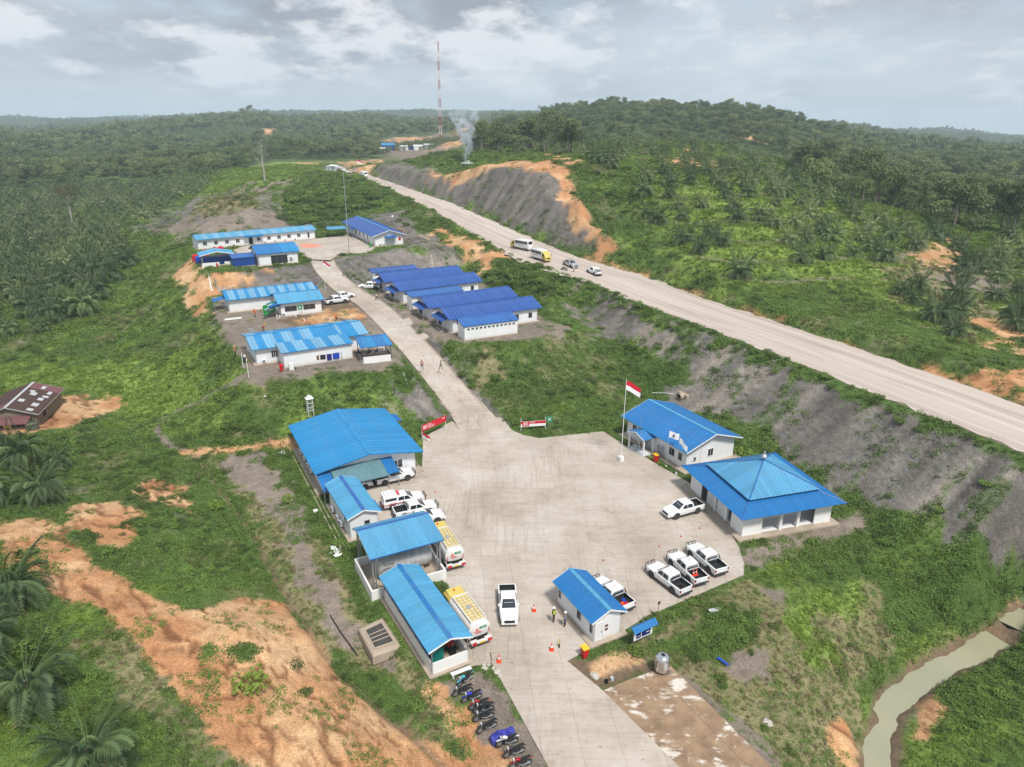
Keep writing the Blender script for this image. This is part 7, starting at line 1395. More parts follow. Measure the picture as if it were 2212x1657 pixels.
def person(px, z, rz, pose, shirt, trou, label, helmet=None, vest=None, dz=0, grp=None):
    w = P(*f(*px), z) if z is not None else G(px[0] * K, px[1] * K); o = emptyobj('person', (w[0], w[1], (z if z is not None else ground(w[0], w[1])) + dz), rz); tag(o, label, 'person', grp); me_, hd = BODY[pose]; bo = inst('body', me_, o)
    for i, m in ((1, 'cloth_' + shirt), (2, 'cloth_' + trou)): bo.material_slots[i].link = 'OBJECT'; bo.material_slots[i].material = MATS[m]
    inst('helmet' if helmet else 'hair', HELMS[helmet] if helmet else HAIR, o, hd + Vector((-.01, 0, .035)))
    if vest and pose != 'work': inst('vest', VESTS[vest], o)
    return o
person((1383.5, 1554.8), YZ, R(-30), 'stand', 'black', 'black', 'person in a lime safety vest and white helmet beside the gate house', 'white_plastic', 'cloth_hivis'); person((1412.4, 1566.7), YZ, R(150), 'stand', 'grey', 'jeans', 'person in grey vest, jeans and white helmet facing the vested one', 'white_plastic', 'cloth_grey')
person((1055.3, 923.6), 4.4, R(-70), 'walk', 'pinkish', 'jeans', 'person in a pinkish shirt walking down the ramp'); person((1102.5, 925.1), 4.0, R(160), 'walk', 'grey', 'khaki', 'person in grey carrying a load across the ramp'); person((941.6, 751.5), Z1, R(200), 'walk', 'white', 'dark', 'person in a white shirt walking beside the barracks')
person((588.8, 890.4), Z1, R(-20), 'stand', 'pinkish', 'black', 'person in a yellow helmet at the edge of the mess bench', 'yellow'); person((610.5, 906.3), Z1, R(30), 'work', 'white', 'navy', 'person bending over beside the white fence posts')
person((638, 793.4), Z1, R(-60), 'stand', 'orange', 'khaki', 'worker in an orange shirt beside the green board', 'orange_plastic'); person((658.2, 828.2), Z1, R(10), 'work', 'orange', 'dark', 'worker bending over planks with a yellow helmet', 'yellow'); person((841.9, 803.6), Z1, R(170), 'work', 'orange', 'dark', 'worker stooping on the dug ground behind the mess block', 'yellow'); person((807.2, 768.8), Z1, R(-90), 'stand', 'navy', 'navy', 'person in navy overalls standing by the clinic wing', 'white_plastic')
for k, px in enumerate(((897, 889), (924, 888), (944, 885))): person(px, Z1 + .06, R((20, 200, 180)[k]), 'sit', ('blue', 'black', 'grey')[k], 'dark', ('person in blue seated in the open shelter', 'person in black seated in the open shelter', 'person in grey seated in the open shelter')[k], dz=-.42)
person((1434.5, 681.5), None, R(-40), 'stand', 'white', 'khaki', 'person in a white shirt standing beside the silver pickup'); w = G(1093.9 * K, 417 * K); put_moto('black', (w[0], w[1], w[2]), R(80), 'motorcycle with a rider on the edge of the orange cutting', None); person((1093.9, 417), None, R(80), 'sit', 'white', 'dark', 'rider in white seated on the motorcycle above the cutting', dz=-.1)
# ------------------------------------------------------------------ flags and masts
def pole(name, px, z, h, r, label, cat, mat='white_plastic', block=None, z_is_ground=True):
    w = P(*f(*px), z) if z is not None else G(px[0] * K, px[1] * K); zz = z if z is not None else w[2]; o = emptyobj(name, (w[0], w[1], zz)); tag(o, label, cat)
    MB().tube([(0, 0, -.3), (0, 0, h * .5), (0, 0, h)], [r, r * .85, r * .55], 8).build('pole', mat, o, True); MB().lathe([(r * .9, h), (r * 1.3, h + .05), (r * .4, h + .12)], 8).build('finial', 'galv', o)
    if block: MB().lathe([(block, -.2), (block, block * 1.6), (block * .8, block * 1.75)], 4, Matrix.Rotation(math.pi / 4 + GA, 4, 'Z')).build('base_block', 'white_render', o)
    return o
def flag(name, loc, rz, w, h, droop, mats, label, cat='flag'):
    o = emptyobj(name, loc, rz); tag(o, label, cat); n = 12
    for k, m in enumerate(mats):
        z1, z0 = -h * k / len(mats), -h * (k + 1) / len(mats); V = []
        for i in range(n + 1):
            u = i / n; sag = droop * u ** 1.25 * h; V += [(u * w, .10 * w * math.sin(u * 7 + k * .15) * u, z1 - sag), (u * w * .98, .10 * w * math.sin(u * 7 + .4 + k * .15) * u, z0 - sag * (1.0))]
        mesh_np('stripe' if len(mats) > 1 else 'cloth', V, [(2*i, 2*i+1, 2*i+3, 2*i+2) for i in range(n)], m, True, o)
    return o
paint_mat('flag_red', srgb(200, 22, 42), .7, .06, 4); paint_mat('flag_white', (.80, .80, .82), .7, .04, 4)
o = pole('flagpole', (1552, 1152), YZ, 12.2, .055, 'tall white flagpole on a white block in the yard', 'flagpole', block=.42); L_ = o.location; flag('national_flag', (L_.x + .03, L_.y, 12.1), R(5), 2.1, 1.35, .95, ('flag_red', 'flag_white'), 'large red and white flag on the yard flagpole')
o = pole('small_flagpole', (1665, 1168), 0, 5.6, .035, 'slender steel flagpole before the office, next to the shoe rack', 'flagpole', 'galv', .14); L_ = o.location; fl_ = flag('company_flag', (L_.x + .02, L_.y, 5.5), R(-12), 1.35, .95, .35, ('flag_white',), 'white flag with a small blue emblem before the office'); MB().lathe([(.14, 0), (.14, .006)], 14, Matrix.Translation((.62, -.06, -.58)) @ Matrix.Rotation(math.pi / 2, 4, 'X')).build('emblem', 'navy', fl_); MB().box(.32, .98, -.075, -.068, -.86, -.80).build('lettering_band', 'black', fl_)
o = pole('small_flagpole', (1690, 1186), 0, 5.6, .035, 'slender steel flagpole before the office, nearer the prayer hall', 'flagpole', 'galv', .14); L_ = o.location; flag('company_flag', (L_.x + .02, L_.y, 5.5), R(-40), 1.2, .8, 1.3, ('flag_white',), 'plain white flag hanging slack before the office')
pole('bare_pole', (1596, 1145), 0, 6.0, .03, 'thin bare pole beside the office porch', 'pole', 'galv')
o = pole('flagpole', (813.6, 728), Z1, 7.2, .05, 'white flagpole beside the clinic on the middle bench', 'flagpole'); L_ = o.location; flag('national_flag', (L_.x + .03, L_.y, L_.z + 7.1), R(-8), 1.6, 1.0, 1.0, ('flag_red', 'flag_white'), 'red and white flag above the clinic pickups')
pole('lighting_mast', (873.2, 634), Z2, 21.0, .11, 'tall slim grey mast on the upper bench', 'mast', 'galv'); pole('bare_pole', (906.5, 709), Z1, 9.0, .035, 'thin bare pole beside the pickup at the rearmost barrack', 'pole', 'galv'); pole('bare_pole', (847, 722), 7.0, 4.5, .03, 'thin post beside the ramp at the clinic', 'pole', 'galv')
# ------------------------------------------------------------------ signs
def board(name, lp, rp, zl, zr, z0, z1, face, label, cat='sign', post='white_plastic', ext=0.0, thick=.05, top=0.0):
    a, b_ = P(*f(*lp), zl), P(*f(*rp), zr); d_ = (b_ - a)[:2]; L = float(np.hypot(*d_)); o = emptyobj(name, (a[0], a[1], min(a[2], b_[2])), math.atan2(d_[1], d_[0])); tag(o, label, cat)
    MB().box(-ext, L + ext, -thick / 2, thick / 2, z0, z1).build('panel', face, o)
    for x in (.04, L - .04): MB().tube([(x, thick / 2 + .045, -.3), (x, thick / 2 + .045, z1 + top)], .045, 8).build('post', post, o)
    return o, L
FR = (R(90), 0, 0)
paint_mat('banner_red', srgb(196, 26, 44), .55, .05, 2)
s_, L = board('red_banner', (1056, 1100), (1115.6, 1067), .0, .4, 1.35, 2.35, 'banner_red', 'red anniversary banner lettered 80 at the foot of the ramp behind the main hall'); text_on('80', .85, 'flag_white', s_, (.62, -.03, 1.84), FR, .006)
for k, t_ in enumerate(('Bersatu', 'Berdaulat', 'Rakyat Sejahtera', 'Indonesia Maju')): text_on(t_, .21, 'flag_white', s_, (1.2, -.03, 2.15 - k * .2), FR, .005, 'LEFT')
MB().box(L - .9, L - .3, -.033, -.026, 2.02, 2.12).build('small_logo', 'flag_white', s_)
w = s_.matrix_basis @ Vector((-.02, -.1, 1.3)); flag('hand_flag', w, R(-28), 1.25, .85, .5, ('flag_red', 'flag_white'), 'red and white flag hanging below the red banner')
s_, L = board('half_red_banner', (1302, 1076), (1364, 1072), .2, .2, .55, 1.42, 'flag_white', 'red and white anniversary banner lettered 80 on the grass verge of the yard', top=.5); MB().box(0, L, -.032, -.026, .98, 1.42).build('red_half', 'banner_red', s_); MB().box(.2, 1.3, -.036, -.0325, .62, 1.38).build('roundel', 'banner_red', s_); text_on('80', .78, 'flag_white', s_, (.75, -.042, 1.0), FR, .004)
for k, t_ in enumerate(('Bersatu Berdaulat', 'Rakyat Sejahtera', 'Indonesia Maju')): text_on(t_, .12, 'flag_white', s_, (1.4, -.036, 1.32 - k * .12), FR, .004, 'LEFT')
def assembly(lp, rp, z, z0, label):
    s_, L = board('assembly_sign', lp, rp, z, z, z0, z0 + .95, 'green_sign', label, ext=.22, post='galv')
    c_ = L / 2; MB().lathe([(.17, 0), (.17, .006)], 12, Matrix.Translation((c_, -.026, z0 + .48)) @ Matrix.Rotation(math.pi / 2, 4, 'X')).build('people_mark', 'flag_white', s_)
    for sx in (-1, 1):
        for sz in (-1, 1): MB().prism([(c_ + sx * .30, -.034, z0 + .48 + sz * .36), (c_ + sx * .16, -.034, z0 + .48 + sz * .33), (c_ + sx * .27, -.034, z0 + .48 + sz * .20)], (0, .006, 0)).build('arrow', 'flag_white', s_)
assembly((1370, 1070), (1376.5, 1070.5), .2, 1.0, 'green assembly point sign beside the red and white banner'); assembly((749, 793), (755.5, 793), Z1, 1.55, 'green assembly point sign in front of the clinic wing')
s_, L = board('green_board', (661, 800), (690, 789), Z1, Z1, .9, 2.9, 'green_paint', 'green and white lettered work board on the middle bench', post='galv')
for k, (a_, b_, z) in enumerate(((.35, .8, 2.62), (.4, .85, 2.3), (.1, 1.0, 2.02), (.3, .78, 1.75), (.42, .8, 1.5))): MB().box(a_ * L, b_ * L, -.034, -.026, z - .09, z + .09).build('lettering_band', 'flag_white', s_)
s_, L = board('notice_board', (1583.3, 1624), (1626.6, 1603.5), -.1, -.1, .95, 2.05, 'white_plastic', 'roofed signboard with dark blue panel near the gate house', post='galv', ext=.06); MB().box(.2, L - .2, -.034, -.026, 1.08, 1.95).build('blue_panel', 'navy', s_); MB().box(L * .36, L * .40, -.039, -.035, 1.08, 1.8).build('divider', 'white_plastic', s_); text_on('VALE', .13, 'flag_white', s_, (L * .78, -.04, 1.62), FR, .003) if False else MB().box(L * .66, L * .84, -.039, -.035, 1.38, 1.46).build('lettering_band', 'flag_white', s_); MB().box(.32, L * .3, -.039, -.035, 1.30, 1.34).build('lettering_band', 'flag_white', s_)
rr = emptyobj('sign_roof'); rr.parent = s_; sheets(rr, [(-.35, -.42, 2.12), (L + .35, -.42, 2.12), (L + .35, .05, 2.5), (-.35, .05, 2.5)], (1, 0, 0), 'roof_mid', .35, 1, .025); sheets(rr, [(L + .35, .5, 2.15), (-.35, .5, 2.15), (-.35, .05, 2.5), (L + .35, .05, 2.5)], (-1, 0, 0), 'roof_mid', .35, 1, .025)
w = P(*f(1643.6, 1543), 0); o = emptyobj('post_sign', (w[0], w[1], ground(w[0], w[1])), GA); tag(o, 'small brown board on a thin post at the yard edge', 'sign'); MB().tube([(0, 0, -.3), (0, 0, 1.9)], .03).build('post', 'brown', o); MB().box(-.17, .17, -.05, -.03, 1.6, 1.95).build('panel', 'brown', o)
# ------------------------------------------------------------------ yard furniture
for px, lb in (((1334.8, 1527), 'orange cone alone on the yard between pickup and gate house'), ((1379, 1625), 'dull orange cone at the entrance beside the striped bollard'), ((1247.1, 1654), 'orange cone at the road edge near the generator shed')): w = P(*f(*px), YZ); cone((w[0], w[1], YZ), lb, 1.15)
w = P(*f(1398.4, 1618), YZ); o = emptyobj('striped_bollard', (w[0], w[1], YZ)); tag(o, 'yellow and black striped bollard at the entrance', 'bollard'); MB().lathe([(.05, 0), (.05, .45)], 10).build('lower', 'black', o); MB().lathe([(.05, .45), (.05, .95), (.02, .98)], 10).build('upper', 'yellow', o)
def bin_(px, z, s, body, lid, label, rz=GA):
    w = P(*f(*px), z); zz = z if z > .5 else ground(w[0], w[1]); o = emptyobj('wheelie_bin', (w[0], w[1], max(zz, z) if z > .5 else zz), rz); o.scale = (s,) * 3; tag(o, label, 'bin'); MB().loft([[(-.22, -.2, .06), (.22, -.2, .06), (.22, .2, .06), (-.22, .2, .06)], [(-.28, -.3, 1.0), (.28, -.3, 1.0), (.28, .28, 1.0), (-.28, .28, 1.0)]]).build('body', body, o); MB().prism([(-.3, -.32, 1.0), (.3, -.32, 1.0), (.3, .34, 1.08), (-.3, .34, 1.08)], (0, 0, .05)).build('lid', lid, o)
    for x in (-.2, .2): MB().lathe([(.1, -.03), (.1, .03)], 12, Matrix.Translation((x, .24, .1)) @ Matrix.Rotation(math.pi / 2, 4, 'Y')).build('wheel', 'rubber', o)
bin_((1461, 1642), 0, 1.05, 'red', 'yellow', 'red bin with yellow lid on the dirt by the entrance'); bin_((1638.9, 1154), 0, 1.1, 'red', 'yellow', 'red bin with yellow lid beside the office porch'); bin_((1053, 781), Z1, 1.1, 'yellow', 'yellow', 'yellow bin between the link building and third barrack'); bin_((949.7, 713), Z1, 1, 'yellow', 'yellow', 'yellow bin by the rearmost barrack'); bin_((983, 738), Z1, 1.1, 'blue_plastic', 'blue_plastic', 'blue bin at the end of the second barrack'); bin_((1137, 831), Z1, 1, 'black', 'black', 'black bin beside the wash house'); bin_((704, 928), Z1, 1.0, 'red', 'red', 'red bin at the corner of the mess lean-to'); bin_((607, 777), Z1, 1.1, 'red', 'red', 'red bin against the clinic block wall'); bin_((608.5, 613.5), Z2, 1.0, 'yellow', 'black', 'yellow bin beside the dormitory door'); bin_((926, 619), Z2, 1.0, 'green_paint', 'green_paint', 'green bin at the corner of the upper hall'); bin_((543.5, 668), Z2, .8, 'red', 'red', 'small red bin at the kitchen shelter wall')
w = P(*f(1653.5, 1678), 0); o = emptyobj('water_tank', (w[0], w[1], .0)); tag(o, 'upright stainless steel water tank on the washing slab corner', 'water tank'); b = NB('stainless'); b.set((.62, .63, .64), .22, .9)
MB().lathe([(.60, .25), (.64, .3)] + [(.64 + .02 * (i % 2), .3 + i * .12) for i in range(10)] + [(.62, 1.55), (.45, 1.75), (.22, 1.82), (.2, 1.82)], 24, cap=False).build('shell', 'stainless', o, True); MB().lathe([(.2, 1.81), (.2, 1.80)], 16).build('manhole', 'black', o)
for a in (0, 2.1, 4.2): MB().box(.5 * math.cos(a) - .05, .5 * math.cos(a) + .05, .5 * math.sin(a) - .05, .5 * math.sin(a) + .05, -.05, .27).build('foot', 'steel_grey', o)
for px, lb, m_ in (((1672, 1686), 'small grey bucket beside the stainless tank', 'galv'), ((1530.2, 1700), 'empty grey bucket on the mud by the entrance', 'grey_panel'), ((1516, 1706), 'little black pot on the mud by the entrance', 'black')): w = P(*f(*px), 0); o = MB().lathe([(.13, 0), (.17, .34), (.16, .34), (.12, .02)], 14).build('bucket', m_, None, True); o.location = (w[0], w[1], ground(w[0], w[1])); tag(o, lb, 'bucket')
def boulder(px, s, label, m_='zinc'):
    rg = np.random.default_rng(int(px[0])); bm = bmesh.new(); bmesh.ops.create_icosphere(bm, subdivisions=2, radius=1)
    for v_ in bm.verts: v_.co *= 1 + .25 * rg.normal() * .6; v_.co.z *= .6
    me_ = bpy.data.meshes.new('boulder'); bm.to_mesh(me_); bm.free(); me_.materials.append(MATS[m_]); w = G(px[0] * K, px[1] * K); o = inst('boulder', me_, None, (w[0], w[1], w[2] + .1 * s), (0, 0, px[0]), s); tag(o, label, 'rock', 'rubble stones at the yard edge' if 'rubble' in label else None)
paint_mat('pale_rock', (.45, .42, .37), .9, .2, 3); boulder((1486, 1692), .42, 'pale lump of rock on the mud by the entrance', 'pale_rock'); boulder((1918, 1810), .45, 'pale boulder on the slope beyond the washing slab', 'pale_rock')
for k, px in enumerate(((1222, 1664), (1234, 1672), (1243, 1680), (1210, 1662), (1250, 1690), (1214, 1672))): boulder(px, .2 + .05 * (k % 3), 'grey rubble stone at the broken edge of the yard concrete', 'pale_rock')
# well box, bench, litter, drains
wc = [P(*f(x, y), -.3) for x, y in ((895, 1578), (957, 1549), (1006.6, 1623.5), (932, 1650))]; o = emptyobj('septic_box', tuple(np.mean(wc, 0)), 0); tag(o, 'square concrete pit box beside the generator shed', 'pit'); ctr = np.mean(wc, 0); q_ = [(p_ - ctr) for p_ in wc]
MB().loft([[tuple(v_ * 1.0 + np.array([0, 0, -.6])) for v_ in q_], [tuple(v_ * .98 + np.array([0, 0, .25])) for v_ in q_], [tuple(v_ * .86 + np.array([0, 0, .42])) for v_ in q_]]).build('apron', 'plinth', o)
for i in range(4): a_, b_ = q_[i] * .72, q_[(i + 1) % 4] * .72; c_, d_ = q_[(i + 1) % 4] * .62, q_[i] * .62; MB().prism([(*a_[:2], .40), (*b_[:2], .40), (*c_[:2], .40), (*d_[:2], .40)], (0, 0, .12)).build('rim_wall', 'plinth', o)
MB().prism([(*(v_ * .62)[:2], .425) for v_ in q_], (0, 0, .01)).build('pit_floor', 'skirt', o)
for t_ in (.3, .5, .7): a_ = (q_[0] * (1 - t_) + q_[3] * t_) * .6; b_ = (q_[1] * (1 - t_) + q_[2] * t_) * .6; MB().tube([(*a_[:2], .47), (*b_[:2], .47)], .05).build('pipe', 'plinth', o)
def slab_thing(name, px, z, size, mat, label, cat, rz=GA, lift=.03, tilt=0):
    w = P(*f(*px), z) if z is not None else G(px[0] * K, px[1] * K); zz = (z if (z is not None and z > 1) else ground(w[0], w[1])); o = MB().box(-size[0] / 2, size[0] / 2, -size[1] / 2, size[1] / 2, 0, size[2]).build(name, mat); o.location = (w[0], w[1], zz + lift); o.rotation_euler = (tilt, 0, rz); tag(o, label, cat); return o
o = emptyobj('bench', tuple(P(*f(1153, 1686), 0)), GA); o.location.z = ground(o.location.x, o.location.y); tag(o, 'white bench at the end of the generator shed', 'bench'); MB().box(-.95, .95, -.2, .2, .42, .48).build('seat', 'white_plastic', o)
for x in (-.8, .8): MB().box(x - .05, x + .05, -.17, .17, 0, .42).build('leg', 'white_plastic', o)
slab_thing('roof_offcut', (698.8, 1133), None, (1.5, 1.15, .03), 'white_plastic', 'white offcut of wall panel lying on the grass by the main hall', 'panel', lift=.12); slab_thing('white_box', (789, 1281), None, (.5, .4, .3), 'white_plastic', 'small white box on the grass beside the hut drain', 'box'); slab_thing('cream_box', (729, 925), Z1, (.7, .5, 1.2), 'white_plastic', 'cream cabinet beside the mess lean-to', 'cabinet', lift=-.05)
for k, (px, sz) in enumerate((((840, 1379), (1.4, .8, .03)), ((846, 1388), (1.0, .6, .03)), ((834, 1372), (.8, .6, .03)))): slab_thing('plaster_board', px, None, sz, 'white_plastic', ('big broken white board in the rubble by the fuel store', 'smaller broken white board in the rubble by the fuel store', 'chipped white board at the top of the rubble by the fuel store')[k], 'board', rz=k, lift=.05 + .04 * k, tilt=.1)
slab_thing('scrap_sheet', (1787, 1532), None, (1.3, .5, .02), 'zinc', 'bent grey scrap sheet lying on the green slope', 'sheet', rz=.3, lift=.35); slab_thing('blue_scrap', (1806, 1660), None, (1.2, .25, .05), 'blue_plastic', 'blue plastic scrap on the slope beyond the washing slab', 'scrap', rz=-.9, lift=.3); slab_thing('white_tile', (663, 1003 * 1.157 * .858), None, (.3, .3, .05), 'white_plastic', 'small white scrap on the green slope', 'scrap', lift=.3)
def pipe(px, r, mat, label, cat='pipe', name='pipe', lift=.1, zs=None):
    pts = ground_hits([(x * K, y * K) for x, y in px]); pts[:, 2] += lift; c_ = pts[0].copy(); o = MB().tube([tuple(p_ - c_) for p_ in pts], r, 8).build(name, mat); o.location = tuple(c_); tag(o, label, cat); return o
pipe([(825.6, 1540), (850, 1580), (893.9, 1641)], .06, 'black', 'black and yellow barrier pole lying beside the ditch'); pipe([(1008, 933), (1020, 965)], .06, 'white_plastic', 'short white pipe lying on the slope left of the ramp'); pipe([(1100, 680), (1110, 700), (1097, 720)], .08, 'white_plastic', 'bent white pipe running down the dark bank behind the barracks', lift=.25); pipe([(1078, 640), (1082, 665), (1090, 690)], .04, 'white_plastic', 'thin white hose down the dark bank', lift=.2)
pipe([(521, 688), (526, 712), (530, 732)], .12, 'white_plastic', 'pair of white pipes down the orange bank by the clinic', lift=.3); pipe([(1630, 985), (1665, 987), (1683, 990)], .06, 'white_plastic', 'white pipe leading to the culvert behind the office', lift=.3)
w = G(1470, 862); o = emptyobj('culvert', (w[0], w[1], w[2] - .1), R(-150)); tag(o, 'round concrete culvert mouth in the rock slope behind the office', 'culvert'); MB().lathe([(.46, -.3), (.56, -.3), (.56, .45), (.46, .45)], 22, Matrix.Translation((0, 0, .6)) @ Matrix.Rotation(math.pi / 2, 4, 'Y'), False).build('pipe_ring', 'plinth', o, True); MB().lathe([(.47, .1), (.47, .12)], 22, Matrix.Translation((0, 0, .6)) @ Matrix.Rotation(math.pi / 2, 4, 'Y')).build('mouth', 'dark_interior', o); MB().box(-.9, -.28, -1.1, 1.1, -.5, 1.0).build('headwall', 'plinth', o)
w = G(671, 895); o = emptyobj('tank_stand', (w[0], w[1], w[2]), GA); tag(o, 'white metal stand with a small tank behind the main hall', 'stand')
for sx in (-.4, .4):
    for sy in (-.4, .4): MB().tube([(sx, sy, -.3), (sx, sy, 2.6)], .045).build('leg', 'white_plastic', o)
for z in (.7, 1.3, 1.9): MB().box(-.42, .42, -.44, -.38, z, z + .06).build('rung', 'white_plastic', o); MB().box(-.42, .42, .38, .44, z, z + .06).build('rung', 'white_plastic', o)
MB().box(-.55, .55, -.55, .55, 2.6, 2.68).build('platform', 'white_plastic', o); MB().lathe([(.3, 2.68), (.32, 3.0), (.2, 3.1)], 14).build('small_tank', 'white_plastic', o)
for k, (px, c_) in enumerate((((489, 650), 'red'), ((497, 655), 'blue_plastic'), ((521, 654), 'red'), ((516, 640), 'red'), ((538, 633), 'red'), ((553, 631), 'red'))):
    w = P(*f(*px), Z2); o = emptyobj('storage_tank', (w[0], w[1], ground(w[0], w[1]) - .05)); tag(o, ('red plastic water tank behind the blue one', 'blue plastic water tank beside the kitchen shelter', 'red plastic water tank against the kitchen wall', 'red plastic water tank left of the kitchen roof', 'red plastic water tank partly under the kitchen roof', 'red plastic water tank inside the kitchen shelter')[k], 'water tank'); MB().lathe([(.78, 0), (.8, .2), (.77, .3), (.8, .6), (.77, .9), (.8, 1.2), (.76, 1.45), (.45, 1.65), (.25, 1.7)], 18).build('tank', c_, o, True); MB().lathe([(.24, 1.7), (.24, 1.78), (.1, 1.8)], 12).build('lid', 'black', o)
for k, (px, h_) in enumerate((((607.5, 915), 2.0), ((621.5, 940), 2.6))): pole('fence_post', px, Z1, h_, .06, ('short white post at the edge of the mess bench', 'taller white post at the edge of the mess bench')[k], 'post')
ln = emptyobj('clothes_line', tuple(P(*f(765, 912), Z1)), math.atan2(*(P(*f(850, 900), Z1) - P(*f(765, 912), Z1))[[1, 0]])); tag(ln, 'washing line hung with dark and blue cloths behind the mess lean-to', 'clothes line'); MB().tube([(-.2, 0, 1.35), (3, 0, 1.25), (6, 0, 1.35)], .012).build('line', 'black', ln)
for x in (-.2, 6.0): MB().tube([(x, 0, -.4), (x, 0, 1.4)], .03).build('post', 'galv', ln)
for x0_, x1_, m_, h_ in ((.2, 2.2, 'brown', .8), (2.4, 3.3, 'cloth_dark', .8), (3.5, 4.3, 'navy', 1.1), (4.5, 5.6, 'blue_plastic', 1.0)): MB().box(x0_, x1_, -.012, .012, 1.3 - h_, 1.3).build('cloth', m_, ln)
w = P(*f(1005, 594), Z2); o = emptyobj('trailer_box', (w[0], w[1], ground(w[0], w[1])), R(-30)); tag(o, 'brown tool trailer behind the upper hall', 'trailer'); MB().box(-1, 1, -.6, .6, .35, 1.4).build('box', 'wood_plank', o); [add_wheel(o, WM_MOTO, 0, s, .3) for s in (-.65, .65)]
o = MB().lathe([(.05, 0), (.05, 1.6), (.3, 1.7), (.35, 1.9), (.2, 2.1), (.03, 2.2)], 12).build('vent_cowl', 'galv'); w = P(*f(982, 568), Z2 + .5); o.location = (w[0], w[1], Z2 + 2.0); tag(o, 'silver ventilator standing behind the upper hall roof', 'ventilator')
def plank_stack(px, z, label, rz, m_='wood_plank'):
    w = P(*f(*px), z); o = emptyobj('plank_stack', (w[0], w[1], z - .05), rz); tag(o, label, 'planks')
    for k in range(4): MB().box(-1.6, 1.6, -.4 + k * .22, -.22 + k * .22, 0, .08 + .03 * (k % 2)).build('plank', m_, o)
plank_stack((628, 826), Z1, 'grey planks laid on the ground before the mess block', R(115), 'steel_grey'); plank_stack((858, 797), Z1, 'timber planks on the dug ground near the ramp', R(-30)); plank_stack((583, 797), Z1, 'white sheets stacked on the bench corner by the clinic', GA, 'white_plastic')
for k, (px, hh) in enumerate((((693, 797), .9), ((699, 796), .7), ((740, 793), .7), ((761, 803), .5), ((826, 800), .5))): w = P(*f(*px), Z1); o = MB().lathe([(.1, -.2), (.1, hh), (.08, hh + .02)], 8).build('pile_stub', 'white_plastic'); o.location = (w[0], w[1], Z1 - .05); tag(o, ('leaning white stub pipe near the green board', 'second white stub pipe near the green board', 'white stub pipe left of the assembly sign', 'low white stub pipe on the dug ground', 'low white stub pipe near the timber planks')[k], 'pipe')
# drains along the main hall and hut
dr = emptyobj('hall_drain', tuple(P(*f(722, 1112), 0))); tag(dr, 'narrow concrete drain along the left side of the halls', 'drain'); a_, b_ = P(*f(722, 1112), 0), P(*f(868, 1390), 0); dd = (b_ - a_); Ld_ = float(np.hypot(*dd[:2])); dr.rotation_euler = (0, 0, math.atan2(dd[1], dd[0]))
for i in range(int(Ld_ // 1.5)):
    for y in (-.28, .18): MB().box(i * 1.5 + .01, i * 1.5 + 1.49, y, y + .1, -.25, .06).build('drain_side', 'plinth', dr)
MB().box(0, Ld_ - 1, -.18, .18, -.25, -.12).build('drain_bed', 'brown', dr)
# ------------------------------------------------------------------ timber house in the valley
gz = ground(*P(*f(60, 1050), -2.5)[:2]); h = House('timber_house', 'old timber house with rusty maroon roof patched in zinc, alone in the valley', f(96, 1036), f(160.8, 971), gz, 2.5, 9.0, 1.5, .5, .6)
h.roof(('rust_roof', 'maroon_roof'), .8, 2, pattern=lambda i, n: 'maroon_roof' if i > n * .72 else 'rust_roof', trim='zinc', cap='zinc'); h.walls('grey_wood', .32, plinth=0)
rg = random.Random(5)
for k in range(9):
    u = rg.uniform(.4, h.L - 1.6); t_ = rg.uniform(.1, .8); w_ = rg.uniform(.7, 1.3); d_ = rg.uniform(.5, .9); y0_ = t_ * h.W / 2 * .9; n_ = Vector((0, -h.rise, h.W / 2)).normalized()
    q4 = [Vector((u, y0_, h.zr(y0_))), Vector((u + w_, y0_, h.zr(y0_))), Vector((u + w_, y0_ + d_, h.zr(y0_ + d_))), Vector((u, y0_ + d_, h.zr(y0_ + d_)))]; MB().prism([p_ + n_ * .06 for p_ in q4], n_ * .012).build('zinc_patch', 'zinc', h.rp)
h.leanto('left', .8, 7.2, 2.25, 2.2, .5, 'maroon_roof', .8, 2, 3, zb=-.6, name='porch'); h.box('left', 1.0, 7.0, -.6, 1.0, 1.5, 1.58, 'porch_wall', 'grey_wood'); h.box('left', 3.5, 4.6, 1.0, 1.7, 1.5, 1.56, 'curtain', 'yellow'); h.window('front', 3, .9, .9, .9, 2, 'brown', 'dark_interior')
h.leanto('back', 1.0, 8.5, 2.3, 3.0, .5, 'maroon_roof', .8, 2, 3, zb=-.6, name='rear_shelter')
o = emptyobj('timber_tank', h.root.matrix_basis @ Vector((-1.6, .6, -.4))); tag(o, 'round open green water vat at the corner of the timber house', 'vat'); paint_mat('moss', (.10, .11, .08), .9, .2, 3); MB().lathe([(.9, 0), (.9, 2.2), (.82, 2.2), (.82, 2.0)], 20, cap=False).build('shell', 'moss', o, True); MB().lathe([(.82, 1.9), (.82, 1.91)], 20).build('water', 'water', o)
